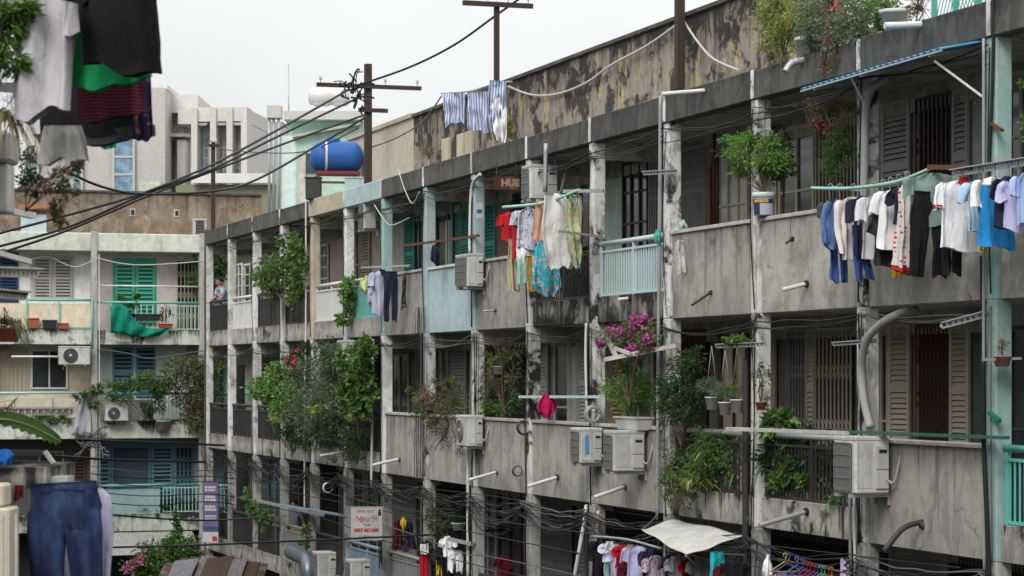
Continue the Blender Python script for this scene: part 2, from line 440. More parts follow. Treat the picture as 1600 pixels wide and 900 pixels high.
# brick pier in the fifth top bay
k = NT('brick'); v, tc = k.objvec(False)
bt = k.new('ShaderNodeTexBrick'); k.link(k.mapping(v, (1,1,1)), bt.inputs[0])
mp = k.new('ShaderNodeMapping'); k.link(tc.outputs['Object'], mp.inputs[0]); mp.inputs['Rotation'].default_value = (R(90), 0, 0); k.link(mp.outputs[0], bt.inputs[0])
bt.inputs['Scale'].default_value = 5; bt.inputs['Color1'].default_value = C4(lin('6d4238')); bt.inputs['Color2'].default_value = C4(lin('543028')); bt.inputs['Mortar'].default_value = C4(lin('9a8f84'))
bt.inputs['Mortar Size'].default_value = .03; k.link(bt.outputs['Color'], k.b.inputs['Base Color']); k.b.inputs['Roughness'].default_value = .9
BRICK = k.m
part(MB().box(wx(775), wx(800), DW-.03, DW+.02, 1.12, 3.8), 'brick_pier', BRICK)

# doors, windows, shutters; rectangles measured on the wall plane
def rect(x0, x1, y0, y1):
    p = fpx(x0, y0, DW-.06); q = fpx(x1, y1, DW-.06); r_ = fpx(x1, y0, DW-.06)
    return p[0], q[0], min(q[2], p[2]-.3), (p[2]+r_[2])/2 if y0 < 587 else (p[2]+r_[2])/2
def louver(x0, x1, z0, z1, m, d=DW-.075, parent=None, name='shutter', sp=.075):
    b = MB(); w = x1-x0; fr = min(.07, w*.16)
    for a, c in ((x0, x0+fr), (x1-fr, x1)): b.box(a, c, d, d+.045, z0, z1)
    k = max(1, round((z1-z0)/1.0)); zz = [z0 + (z1-z0)*i/k for i in range(k+1)]
    for i, z in enumerate(zz):
        b.box(x0+fr, x1-fr, d+.002, d+.043, max(z0, z-.05), min(z1, z+.05))
    for i in range(k):
        za = zz[i]+.05; zb = zz[i+1]-.05; ns = max(2, int((zb-za)/sp))
        for j in range(ns):
            z = za + (zb-za)*(j+.5)/ns
            b.hexa([(x0+fr, d+.004, z-.04), (x1-fr, d+.004, z-.04), (x1-fr, d+.04, z+.015), (x0+fr, d+.04, z+.015)],
                   [(x0+fr, d+.004, z-.028), (x1-fr, d+.004, z-.028), (x1-fr, d+.04, z+.027), (x0+fr, d+.04, z+.027)])
    o = part(b, name, m, 0, parent)
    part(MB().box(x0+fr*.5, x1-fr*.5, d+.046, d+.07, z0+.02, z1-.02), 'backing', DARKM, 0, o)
    return o
def gate(x0, x1, z0, z1, m, back=None, d=DW-.06, gap=.1, bw=.022):
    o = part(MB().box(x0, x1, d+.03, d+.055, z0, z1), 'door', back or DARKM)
    b = MB(); k = max(2, int((x1-x0)/gap))
    for i in range(k+1): 
        x = x0+(x1-x0)*i/k; b.box(x-bw/2, x+bw/2, d-.02, d, z0, z1)
    for j in range(3):
        za = z0 + (z1-z0)*(.12+.3*j)
        for i in range(k):
            xa = x0+(x1-x0)*i/k; xb = x0+(x1-x0)*(i+1)/k
            b.bar((xa, d+.006, za), (xb, d+.006, za+.22), .014); b.bar((xa, d+.012, za+.22), (xb, d+.012, za), .014)
    b.box(x0, x1, d-.025, d+.005, z1-.04, z1); 
    part(b, 'gate_grille', m, 0, o); return o
def glazed(x0, x1, z0, z1, m, g=None, nx=2, nz=3, d=DW-.05, fw_=.06, name='window'):
    o = part(MB().box(x0, x1, d+.02, d+.045, z0, z1), name, g or GLASSD)
    b = MB()
    b.box(x0, x0+fw_, d-.02, d+.02, z0, z1); b.box(x1-fw_, x1, d-.02, d+.02, z0, z1)
    b.box(x0+fw_, x1-fw_, d-.02, d+.02, z1-fw_, z1); b.box(x0+fw_, x1-fw_, d-.02, d+.02, z0, z0+fw_)
    for i in range(1, nx):
        x = x0+(x1-x0)*i/nx; b.box(x-.028, x+.028, d-.015, d+.018, z0+fw_, z1-fw_)
    for j in range(1, nz):
        z = z0+(z1-z0)*j/nz; b.box(x0+fw_, x1-fw_, d-.012, d+.016, z-.018, z+.018)
    part(b, 'frame', m, 0, o); return o
Z3a, Z2a, Z1a = 1.12, -2.08, -5.28
def W(kind, x0, x1, y0, lv, m, **kw):
    a0, a1, zb, zt = rect(x0, x1, y0, y0+40)
    zb = kw.pop('zb', {3: Z3a, 2: Z2a, 1: Z1a}[lv])
    zt = min(zt, (4.128 if lv == 3 else LB[lv+1]) - .1)
    if kind == 'l': return louver(a0, a1, zb, zt, m, **kw)
    if kind == 'g': return gate(a0, a1, zb, zt, m, **kw)
    if kind == 'w': return glazed(a0, a1, zb, zt, m, **kw)
MARO = paint('maroon_lacquer', lin('3c1b1b'), .5, .2)
# top floor
W('w', 1572, 1640, 100, 3, GREYS, zb=2.3, nx=3, nz=2)
W('l', 1378, 1421, 158, 3, GREYS); W('g', 1432, 1487, 148, 3, DBROWN, back=DARKM, gap=.13, bw=.04); W('l', 1488, 1513, 138, 3, GREYS)
W('w', 1217, 1272, 196, 3, BEIGEW, zb=1.9, nx=2, nz=2); W('g', 1276, 1336, 182, 3, BEIGEW, gap=.12)
W('l', 1186, 1214, 210, 3, BEIGEW)
W('g', 1064, 1111, 220, 3, STEEL, gap=.09); W('w', 1121, 1168, 238, 3, BEIGEW, g=GLASSF, nx=3, nz=3)
part(MB().box(wx(1112), wx(1119), DW-.12, DW-.04, 1.12, 3.6), 'post', BROWN)
W('w', 972, 1012, 243, 3, DBROWN, nx=3, nz=5, name='door'); W('g', 1015, 1036, 236, 3, GREYS)
W('l', 876, 903, 272, 3, BEIGEW, sp=.4); W('w', 904, 922, 266, 3, BEIGEW, nx=1, nz=1, name='door')
W('l', 758, 774, 318, 3, TEAL); W('g', 802, 830, 300, 3, IRON)
W('w', 681, 700, 322, 3, TEALD, nx=1, nz=2, name='door'); part(MB().box(wx(700), wx(705), DW-.06, DW-.002, 1.12, 3.65), 'door_frame', WHITEP)
W('w', 707, 720, 316, 3, TEALD, g=TEALD, nx=1, nz=1, name='door'); W('l', 720, 737, 314, 3, TEAL)
W('g', 607, 630, 346, 3, WHITEP, gap=.16, bw=.06, back=BEIGEW); W('l', 632, 647, 338, 3, TEAL); W('w', 647, 655, 338, 3, TEALD, nx=1, nz=1, name='door')
W('w', 549, 562, 360, 3, BEIGEW, nx=2, nz=3); W('l', 564, 577, 358, 3, BEIGEW)
W('w', 496, 512, 382, 3, WHITEP, nx=3, nz=8); W('w', 455, 470, 390, 3, BEIGEW, nx=2, nz=4)
W('l', 415, 428, 400, 3, BEIGEW); W('w', 398, 408, 410, 3, BEIGEW, nx=2, nz=6); W('w', 366, 378, 412, 3, WHITEP, nx=2, nz=7); W('w', 381, 390, 412, 3, WHITEP, nx=1, nz=7)
# middle floor
W('w', 1575, 1650, 508, 2, TEALD, nx=2, nz=2); W('w', 1364, 1388, 508, 2, BEIGEW, nx=2, nz=2)
W('l', 1389, 1421, 506, 2, BEIGEW); W('g', 1432, 1480, 506, 2, BROWN, gap=.11, bw=.012, zb=-1.3); W('l', 1484, 1514, 505, 2, BEIGEW)
W('g', 1275, 1330, 512, 2, BEIGEW, gap=.13, bw=.03); W('l', 1260, 1272, 514, 2, BEIGEW); W('g', 1230, 1258, 514, 2, STEEL); W('l', 1199, 1211, 514, 2, BEIGEW)
W('g', 1068, 1103, 515, 2, BROWN); W('w', 1122, 1170, 522, 2, DBROWN, g=glass('amber_glass', lin('b5a58a'), .3), nx=2, nz=1, fw_=.14)
W('l', 955, 974, 558, 2, paint('tan_joinery', lin('a58562'), .6, .3)); W('w', 975, 1020, 540, 2, BEIGEW, nx=2)
W('l', 839, 855, 530, 2, WHITEP); W('w', 865, 888, 526, 2, WHITEP, nx=1, nz=2); W('l', 904, 916, 524, 2, WHITEP); W('w', 889, 902, 524, 2, WHITEP, g=WHITEP, nx=1, nz=1, name='door')
W('g', 757, 817, 524, 2, IRON, gap=.1); W('w', 680, 700, 540, 2, GREYS, nx=2, nz=3); W('l', 704, 728, 536, 2, GREYS)
W('w', 610, 638, 552, 2, GREYS, nx=2, nz=1, name='door'); W('g', 560, 590, 555, 2, IRON); W('l', 500, 520, 560, 2, BEIGEW)
W('g', 440, 470, 565, 2, IRON); W('w', 400, 420, 568, 2, GREYS); W('g', 362, 380, 570, 2, IRON)
# lower floor
for x0, x1, kd, m in ((1500,1600,'g',IRON), (1390,1480,'l',GREYS), (1200,1330,'g',IRON), (1060,1160,'w',GREYS), (960,1040,'l',DBROWN), (840,893,'g',STEEL), (905,930,'l',GREYS), (748,775,'w',GREYS), (778,815,'w',MARO), (690,735,'g',IRON), (610,650,'l',GREYS), (560,590,'w',GREYS), (470,525,'g',IRON), (400,440,'w',GREYS), (352,385,'g',IRON)):
    W(kd, x0, x1, 700, 1, m)
# roof-top wall set back behind the edge
DR = 1.5
a_end = fpx(543, 230, DR)[0]; a_mid = fpx(646, 200, DR)[0]; a_r = fpx(1300, 50, DR)[0]
part(MB().box(a_mid, a_r, DR, DR+.2, 4.401, 6.34), 'roof_wall', ROOFWALL, .01)
part(MB().box(a_mid, a_r, DR-.06, DR+.26, 6.34, 6.42), 'roof_wall_coping', BEAM, .01)
part(MB().box(a_end, a_mid-.003, DR+.01, DR+.21, 4.401, 6.36), 'roof_wall', ROOFBEIGE, .01)
part(MB().box(a_end, a_mid-.003, DR-.05, DR+.26, 6.36, 6.46), 'roof_wall_coping', ROOFBEIGE)
for x in (700, 724, 737):
    p = fpx(x, 200, DR)[0]
    part(MB().box(p-.25, p+.25, DR-.09, DR-.003, 4.402, 5.55), 'roof_pier', paint('pier_%d' % (x % 3), lin(('c9b083','b9ae98','a99f8c')[x % 3]), .8, .5), .01)
# ------------------------------------------------------------------ end block across the courtyard
gblock = thing('apartment_block', 'pale green and cream apartment block with teal shutters closing the far end of the courtyard', 'building', (0, 0, 0), GF)
def gp(mb, name, mat, bevel=0, parent=None):
    return mb.build(name, mat, parent or gblock, (0, 0, 0), None, bevel)
def gs(x, e=0): return gpx(x, 500, e)[0]
def gz(y, x=230, e=0): return gpx(x, y, e)[2]
GREENB = stained('pale_green_band', lin('d0d5c5'), lin('6d7064'), .3, .3, lin('b9b9ae'), .5)
GSLAB = stained('green_slab_edge', lin('d3d6ca'), (.03,.035,.03), .55, .8, lin('c0c1b8'), .6, top=.55, bv=(.5,.64), drip=.8)
GWHITE = stained('g_white_plaster', lin('c4c2c0'), lin('8a8782'), .2, .25, lin('b5b2ae'), .5)
GPINK = stained('g_pink_plaster', lin('b5a8a2'), lin('857a74'), .2, .25, lin('aaa099'), .5)
GCREAM = stained('g_cream_plaster', lin('dccfb8'), lin('a8977c'), .25, .4, lin('cfc8b8'), .5, bottom=.3)
GBROWN = stained('g_brown_roof_wall', lin('8d7c6c'), lin('463d34'), .35, .6, lin('a59583'), .8, top=.35, bottom=.4, drip=.5, crack=.8)
GCOL = stained('g_column', lin('c2c1ba'), lin('585751'), .5, .5, lin('b9bbb2'), .7, freq=8)
MINT = paint('mint_rail_far', lin('6fb9a9'), .5, .25, lin('7e9a92'))
TEALG = paint('green_shutter', lin('4fae94'), .5, .3, lin('2a7a66'))
BLUEG = paint('blue_shutter', lin('557f92'), .55, .3, lin('243d4c'))
BLUEN = paint('navy_shutter', lin('2a4a78'), .55, .3, lin('1d3048'))
SL, SR = -14.2, 10.7
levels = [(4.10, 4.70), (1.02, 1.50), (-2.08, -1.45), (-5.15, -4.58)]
gp(MB().box(SL, SR, -.02, 9, 4.10, 4.70), 'roof_band', GREENB, .02)
for i, (zb, zt) in enumerate(levels[1:]):
    gp(MB().box(SL, SR, 0, .16, zb, zt), 'slab_edge', GSLAB, .015)
    gp(MB().box(SL, SR, .162, 9, zb+.02, zb+.22), 'floor_slab', SOFFIT)
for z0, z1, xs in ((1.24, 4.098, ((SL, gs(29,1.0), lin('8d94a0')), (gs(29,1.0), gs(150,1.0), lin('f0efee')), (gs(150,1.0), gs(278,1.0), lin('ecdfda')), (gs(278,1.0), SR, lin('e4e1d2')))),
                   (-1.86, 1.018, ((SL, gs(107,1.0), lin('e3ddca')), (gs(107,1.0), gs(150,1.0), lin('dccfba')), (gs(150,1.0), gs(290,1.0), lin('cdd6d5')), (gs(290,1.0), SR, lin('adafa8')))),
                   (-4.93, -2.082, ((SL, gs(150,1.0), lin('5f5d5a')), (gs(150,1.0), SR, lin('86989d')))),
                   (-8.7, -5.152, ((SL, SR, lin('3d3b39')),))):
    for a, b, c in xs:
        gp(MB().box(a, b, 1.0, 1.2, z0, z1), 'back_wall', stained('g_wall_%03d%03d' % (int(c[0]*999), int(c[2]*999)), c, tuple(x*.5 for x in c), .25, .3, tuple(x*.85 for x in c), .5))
gp(MB().box(SL, SR, 8.8, 9, -8.7, 4.098), 'rear_wall', GWHITE)
gp(MB().box(SL, gs(409,1.2), 1.2, 1.4, 4.702, 6.12), 'roof_wall', GBROWN, .02)
gp(MB().box(SL, gs(409,1.2), 1.14, 1.46, 6.12, 6.2), 'roof_wall_coping', BEAM, .01)
for x in (207, 276, 86): 
    s = gs(x, 1.2); gp(MB().box(s-.1, s+.1, 1.17, 1.198, 5.35, 5.62), 'vent_block', COPE); gp(MB().box(s-.05, s+.05, 1.16, 1.169, 5.4, 5.56), 'vent_hole', DARKM)
s0 = gs(32,1.2); s1 = gs(72,1.2)
gp(MB().box(s0, s1, 1.1, 1.197, 4.72, 5.35), 'roof_hatch', paint('pale_blue_door', lin('a9b9bf'), .6, .4)); gp(MB().box(s0-.1, s1+.2, .9, 1.19, 5.5, 5.66), 'tile_canopy', paint('terracotta', lin('9c6a4d'), .8, .4))
for s in (-11.2, -7.3, gs(147), -.02, 3.6, 7.2):
    gp(MB().box(s-.1, s+.1, -.1, .2, -8.7, 4.74), 'column', GCOL, .015)
def glouver(x0, x1, y0, y1, m, e=.94, back=DARKM, fr=.07, k=2, name='shutter', sp=.1):
    a, b = gs(x0, e), gs(x1, e); zt, zb = gz(y0, x0, e), gz(y1, x0, e)
    mb = MB()
    for x in (a, b-fr): mb.box(x, x+fr, e, e+.04, zb, zt)
    for i in range(k+1):
        z = zb+(zt-zb)*i/k; mb.box(a+fr, b-fr, e+.002, e+.038, max(zb, z-.045), min(zt, z+.045))
    n = int((zt-zb)/sp)
    for i in range(n):
        z = zb+(zt-zb)*(i+.5)/n
        mb.box(a+fr, b-fr, e+.008, e+.03, z-sp*.3, z+sp*.22)
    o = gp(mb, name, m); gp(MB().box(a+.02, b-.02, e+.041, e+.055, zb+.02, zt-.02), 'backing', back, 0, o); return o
def gwin(x0, x1, y0, y1, m, g=GLASSD, nx=2, nz=2, e=.94):
    a, b = gs(x0, e), gs(x1, e); zt, zb = gz(y0, x0, e), gz(y1, x0, e)
    o = gp(MB().box(a, b, e+.03, e+.055, zb, zt), 'window', g)
    mb = MB(); f = .06
    mb.box(a, a+f, e-.01, e+.028, zb, zt); mb.box(b-f, b, e-.01, e+.028, zb, zt); mb.box(a+f, b-f, e-.01, e+.028, zb, zb+f); mb.box(a+f, b-f, e-.01, e+.028, zt-f, zt)
    for i in range(1, nx): x = a+(b-a)*i/nx; mb.box(x-.025, x+.025, e, e+.026, zb+f, zt-f)
    for i in range(1, nz): z = zb+(zt-zb)*i/nz; mb.box(a+f, b-f, e+.002, e+.024, z-.02, z+.02)
    gp(mb, 'frame', m, 0, o); return o
glouver(52, 80, 402, 467, GREYW := paint('grey_white_joinery', lin('b4b1ad'), .6, .25), back=paint('taupe', lin('6f665e'), .8)); glouver(84, 113, 402, 467, GREYW, back=paint('taupe', lin('6f665e'), .8))
gp(MB().box(gs(47,.97), gs(117,.97), .9957, .9987, gz(470,47,.97), gz(398,47,.97)), 'window_surround', paint('pale_surround', lin('c9c7c3'), .7, .2))
glouver(180, 210, 410, 505, TEALG, back=TEALD, sp=.13); glouver(213, 242, 410, 505, TEALG, back=TEALD, sp=.13)
gp(MB().box(gs(176,.97), gs(245,.97), .9957, .9987, gz(510,210,.97), gz(403,210,.97)), 'window_surround', TEALG)
glouver(0, 29, 396, 470, BLUEN, k=1)
def ggate(x0, x1, y0, y1, m, e=.92, gap=.11, bw=.03):
    a, b = gs(x0, e), gs(x1, e); zt, zb = gz(y0, x0, e), gz(y1, x0, e)
    o = gp(MB().box(a, b, e+.03, e+.06, zb, zt), 'door', DARKM); mb = MB(); k = int((b-a)/gap)
    for i in range(k+1): x = a+(b-a)*i/k; mb.box(x-bw/2, x+bw/2, e-.01, e+.01, zb, zt)
    for j in (.15, .45, .75):
        for i in range(k):
            xa = a+(b-a)*i/k; xb = a+(b-a)*(i+1)/k; z = zb+(zt-zb)*j
            mb.bar((xa, e+.015, z), (xb, e+.015, z+.3), .016); mb.bar((xa, e+.02, z+.3), (xb, e+.02, z), .016)
    gp(mb, 'gate_grille', m, 0, o)
ggate(277, 317, 408, 517, paint('olive_gate', lin('a8a48e'), .6, .3)); ggate(0, 18, 546, 575, IRON)
gwin(362, 390, 412, 512, GREYW, nx=3, nz=6); glouver(330, 352, 415, 512, GREYW)
# L2
mb = MB(); a, b = gs(0,.9), gs(44,.9)
for i in range(14): x = a-1+(b-a+1)*i/14; mb.box(x, x+.05, .88, .92, gz(612,20,.9), gz(544,20,.9))
mb.box(a-1.1, b, .92, .96, gz(612,20,.9), gz(544,20,.9)); gp(mb, 'corrugated_panel', paint('cream_sheet', lin('b3a993'), .6, .3))
gwin(48, 106, 546, 608, WHITEP, nx=2, nz=1)
glouver(176, 208, 543, 620, BLUEG, back=DARKM, sp=.13); glouver(212, 243, 543, 620, BLUEG, back=DARKM, sp=.13)
gwin(330, 352, 560, 640, paint('teal_far', lin('2d7c7a'), .5), nx=2, nz=3)
# L1
glouver(152, 172, 697, 800, BLUEG, back=DARKM, sp=.13, k=1); gwin(174, 235, 697, 800, BLUEG, g=paint('blue_grey_screen', lin('3f4d5a'), .7), nx=1, nz=1); glouver(237, 270, 697, 800, BLUEG, back=DARKM, sp=.13, k=1); ggate(275, 300, 700, 800, BLUEG)
glouver(109, 134, 715, 756, paint('red_brown_shutter', lin('5d3b33'), .6), k=1); gwin(60, 100, 705, 790, GREYS)
def grail(x0, x1, ytop, ybot, m, bars=True, gap=.12, rail=.04, e=.05, bx=None, bm=None):
    a, b = gs(x0, e), gs(x1, e); zt = gz(ytop, x0, e); zb = gz(ybot, x0, e)
    mb = MB(); 
    if bars:
        a2 = gs(bx, e) if bx else a
        k = int((b-a2)/gap)
        for i in range(k+1): x = a2+(b-a2)*i/k; mb.box(x-.012, x+.012, e-.012, e+.012, zb, zt-.06)
        mb.box(a2, b, e-.018, e+.018, zb+.02, zb+.05); mb.box(a2, b, e-.016, e+.016, zt-.12, zt-.09)
    else:
        k = max(2, round((b-a)/1.1))
        for i in range(k+1): x = a+(b-a)*i/k; mb.box(x-.02, x+.02, e-.02, e+.02, zb, zt)
        mb.box(a, b, e-.015, e+.015, zb+.04, zb+.07)
    o = gp(mb, 'railing', bm or m); gp(MB().tube([(a, e, zt), (b, e, zt)], rail, 8), 'handrail', m, 0, o); return o
grail(42, 143, 468, 514, MINT, False); gp(MB().box(gs(-30,.12), gs(143,.12), .1, .16, 1.503, 2.36), 'parapet', GCREAM)
grail(152, 316, 472, 515, MINT, True, bx=262, bm=paint('pale_mint', lin('a9cfc6'), .5, .2)); gp(MB().tube([(gs(152), .05, gz(447)), (gs(316), .05, gz(447))], .03, 6), 'upper_rail', WHITEP)
mb = MB()
for i in range(6): x = gs(212+i*9); mb.box(x-.012, x+.012, .04, .06, 1.5, 2.35)
gp(mb, 'baluster_row', WHITEP)
grail(322, 430, 472, 515, MINT, True); grail(-40, 140, 614, 655, paint('pale_mint', lin('a9cfc6'), .5, .2), False); gp(MB().box(gs(-40,.12), gs(143,.12), .1, .16, -1.447, -.75), 'parapet', GCREAM)
grail(152, 316, 615, 657, MINT, True, bx=264, bm=paint('pale_mint', lin('a9cfc6'), .5, .2)); gp(MB().box(gs(152,.12), gs(240,.12), .1, .16, -1.447, -.8), 'parapet', GWHITE)
grail(322, 430, 615, 657, MINT, True)
grail(150, 312, 759, 803, MINT, True, bx=255, bm=paint('pale_mint', lin('a9cfc6'), .5, .2)); gp(MB().box(gs(149,.12), gs(250,.12), .1, .16, -4.578, -3.75), 'parapet', stained('pale_teal_panel', lin('9dbcbb'), lin('73888a'), .3, .3))
grail(322, 430, 759, 803, MINT, True)
mb = MB()   # corrugated awning below the lowest slab
a, b = gs(150, -1.2), gs(312, -1.2); n = 70
for i in range(n):
    xa = a+(b-a)*i/n; xb = a+(b-a)*(i+1)/n; za = .02*(i % 2); zb = .02*((i+1) % 2)
    mb.hexa([(xa, -1.3, -5.85+za), (xb, -1.3, -5.85+zb), (xb, -.005, -5.2+zb), (xa, -.005, -5.2+za)], [(xa, -1.3, -5.84+za), (xb, -1.3, -5.84+zb), (xb, -.005, -5.19+zb), (xa, -.005, -5.19+za)])
gp(mb, 'corrugated_awning', stained('zinc_sheet', lin('a3a3a1'), lin('6c6a66'), .3, .3))
mb = MB(); mb.tube([(gs(18, -.3), -.3, .62), (gs(92,-.3), -.3, .62)], .04, 6); gp(mb, 'water_pipe', WHITEP)
gp(MB().tube([(gs(156,-.02), -.13, -8.7), (gs(154,-.02), -.13, 4.0)], .02, 6), 'downpipe', GALV); gp(MB().tube([(gs(143,-.02), -.13, .9), (gs(143,-.02), -.13, 2.5)], .03, 6), 'downpipe', TEALR)

# ------------------------------------------------------------------ the row on the photographer's own side
row = thing('apartment_block', 'grey apartment row on the near side of the courtyard carrying the closest laundry', 'building', (0, 0, 0), FF)
DL = -13.57
def rp(mb, name, mat, bevel=0): return mb.build(name, mat, row, (0, 0, 0), None, bevel)
ra, rb = -49.5, 13.2
for zb in (4.13, .93, -2.27, -5.47): rp(MB().box(ra, rb, DL-10, DL, zb, zb+.3), 'floor_slab', SOFFIT)
for i in range(19):
    x = rb-.15-i*3.46; rp(MB().box(x-.12, x+.12, DL-.18, DL+.03, -8.7, 4.42), 'column', WASH, .01)
for zb in (.93, -2.27, -5.47):
    rp(MB().box(ra, rb, DL-.13, DL-.02, zb+.3, zb+1.43), 'parapet', CONC)
    rp(MB().box(ra, rb, DL-1.8, DL-1.6, zb+.3, zb+3.2), 'back_wall', COPE)
rp(MB().box(ra, rb, DL-10, DL-9.8, -8.7, 4.43), 'rear_wall', CONC); rp(MB().box(rb-.1, rb, DL-9.8, DL-1.8, -8.7, 4.13), 'end_wall', CONC)

# ------------------------------------------------------------------ buildings beyond
def far_building(name, label, x, Y, rot=0): return thing(name, label, 'building', (wpx(x, 587, Y)[0], Y, -8.7), WF, None, rot)
def fb(mb, name, mat, parent): return mb.build(name, mat, parent, (0,0,0))
FBE = stained('far_beige', lin('bfbcb8'), lin('a3a09b'), .15, .2, lin('c4beb6'), .5)
FBE2 = stained('far_beige_light', lin('cbc8c3'), lin('aeaba6'), .12, .2)
FGLASS = glass('far_blue_glass', lin('5d7889'), .2)
Y = 210; S = Y/FPX
def hz(y): return (587-y)*S + 8.7
b = far_building('office_building', 'large beige concrete office building with vertical blue window strips behind the far roof', 258, Y)
def X(x): return (x-258)*S
fb(MB().box(X(40), 0, 0, 30, 0, hz(137)), 'front_wall', FBE, b)
fb(MB().box(X(200), X(259), 1, 28, hz(137), hz(130)), 'roof_cap', FBE2, b)
for x0, x1, y0, y1 in ((178, 210, 218, 300), (114, 129, 230, 312), (40, 60, 240, 300)):
    o = fb(MB().box(X(x0), X(x1), -.25, -.02, hz(y1+60), hz(y0)), 'window', FGLASS, b)
    mb = MB()
    for i in range(6): z = hz(y0)-i*1.52; mb.box(X(x0), X(x1), -.32, -.255, z-.1, z+.1)
    mb.box(X(x0)-.1, X(x0)+.1, -.36, -.25, hz(y1+60), hz(y0)); mb.box(X(x1)-.1, X(x1)+.1, -.36, -.25, hz(y1+60), hz(y0)); fb(mb, 'frame', GREYW, o)
# receding upper wing: recess, fins and brackets
fb(MB().box(0.01, X(300), 4, 28, hz(152)-.9, hz(140)), 'roof_wing', FBE2, b)
fb(MB().box(0.01, X(290), 5.5, 28, 0, hz(152)-.91), 'recess_wall', FBE, b)
fb(MB().box(X(273), X(300), 2, 8.9, hz(190), hz(167)), 'balcony_box', FBE2, b)
fb(MB().box(X(258), X(288), 3, 8.9, hz(208), hz(203)), 'ledge', FBE2, b)
fb(MB().box(X(268), X(281), 3.5, 8.9, 0, hz(212)), 'wing_wall', FBE2, b)
w2 = far_building('office_building', 'beige wing with tall concrete fins and sloping brackets beside the pole', 300, 200, R(-6))
S = 200/FPX
def X2(x): return (x-300)*S
fb(MB().box(X2(300), X2(383), 1.6, 25, 0, hz(174)-.9), 'rear_wall', FBE2, w2)
fb(MB().box(X2(300), X2(383), 0, 25, hz(173)-.9, hz(168)), 'roof_slab', FBE2, w2)
for x in (300, 330, 356, 379):
    fb(MB().box(X2(x), X2(x)+.5, -.3, 1.59, 0, hz(169)), 'fin', FBE2, w2)
for x in (303, 333, 359):
    fb(MB().hexa([(X2(x)+.3, .05, hz(196)), (X2(x)+1.0, .05, hz(196)), (X2(x)+1.0, 1.59, hz(196)), (X2(x)+.3, 1.59, hz(196))], [(X2(x)+.3, .05, hz(173)-1), (X2(x+22), .05, hz(173)-1), (X2(x+22), 1.59, hz(173)-1), (X2(x)+.3, 1.59, hz(173)-1)]), 'bracket', FBE, w2)
for i in range(5):
    for x in (306, 314, 322, 337, 346, 362, 371):
        fb(MB().box(X2(x), X2(x)+.22, 1.46, 1.59, hz(225+i*16), hz(214+i*16)), 'window', FGLASS, w2)
for x in (285, 292):
    fb(MB().box(X2(x)-.05, X2(x)+.32, 3, 3.4, 0, hz(222)), 'window', FGLASS, w2)
gb = far_building('office_building', 'plain grey office slab with dark blue windows between the beige wing and mint house', 381, 260)
S = 260/FPX
fb(MB().box(0, 4.2, 0, 20, 0, hz(190)), 'wall', stained('far_grey', lin('a3a2a5'), lin('8d8c90'), .1, .2), gb)
for i in range(4): fb(MB().box(.2, 3.4, -.1, -.01, hz(247+i*24), hz(232+i*24)), 'window', FGLASS, gb)
lw = far_building('low_building', 'low olive roofed building with a white balcony behind the brown roof wall', 300, 150)
S = 150/FPX
fb(MB().box(-1, 5.2, 0, 10, 0, hz(288)), 'wall', stained('far_olive', lin('8d8f72'), lin('6f7258'), .2, .3), lw); fb(MB().box(.1, 5.0, -.6, -.02, hz(287), hz(272)), 'balcony', WHITEP, lw); fb(MB().box(-3.2, -1.9, -.2, 2, 0, hz(283)), 'stair_house', GREENB, lw)
# mint house
mh = far_building('mint_house', 'mint green house with a white roof slab, tank and terrace behind the blue tank', 430, 98)
S = 98/FPX
MINTW = stained('mint_plaster', lin('b4d0c2'), lin('86a094'), .25, .3, lin('aec8bb'), .5)
def X3(x): return (x-430)*S
fb(MB().box(X3(432), X3(462), 0, 9, 0, hz(212)), 'front_wall', stained('pale_mint_plaster', lin('cfe0db'), lin('a3b5b0'), .25, .3), mh)
fb(MB().hexa([(X3(462)+.003, 0, 0), (X3(562), 0, 0), (X3(562), 9, 0), (X3(462)+.003, 9, 0)], [(X3(462)+.003, 0, hz(216)), (X3(562), 0, hz(197)), (X3(562), 9, hz(197)), (X3(462)+.003, 9, hz(216))]), 'side_wall', MINTW, mh)
fb(MB().bar((X3(458), -.1, hz(216)+.05), (X3(564), -.1, hz(196)+.05), .5, .1), 'ledge', COPE, mh)
fb(MB().box(X3(436), X3(560), 2, 9, hz(178)-.01, hz(165)), 'roof_slab', GREYW, mh)
fb(MB().box(X3(440), X3(560), 3, 8.9, hz(212), hz(178)-.02), 'terrace_wall', MINTW, mh); 
fb(MB().box(X3(495), X3(558), 2.85, 2.99, hz(203), hz(190)), 'window', GLASSD, mh)
for x in (421, 428, 436): fb(MB().tube([(X3(x), -.1, hz(345)), (X3(x), -.1, hz(168))], .06, 6), 'post', GALV, mh)
fb(MB().box(X3(418), X3(440), -.3, .5, hz(185), hz(166)), 'corner_canopy', GREYW, mh)
fb(MB().box(X3(478), X3(500), -.12, -.02, hz(270), hz(240)), 'window', GLASSD, mh); fb(MB().box(X3(466), X3(478), -.1, -.02, hz(345), hz(236)), 'pilaster', COPE, mh)
t = thing('water_tank', 'pair-of-two grey white roof tank on the mint house, left one', 'water tank', (X3(480)+wpx(430,587,98)[0], 102, 0), WF)
bpy.data.objects.remove(t)
STW = paint('tank_white', lin('c3c2be'), .35, .2, lin('8b8a86'), .1)
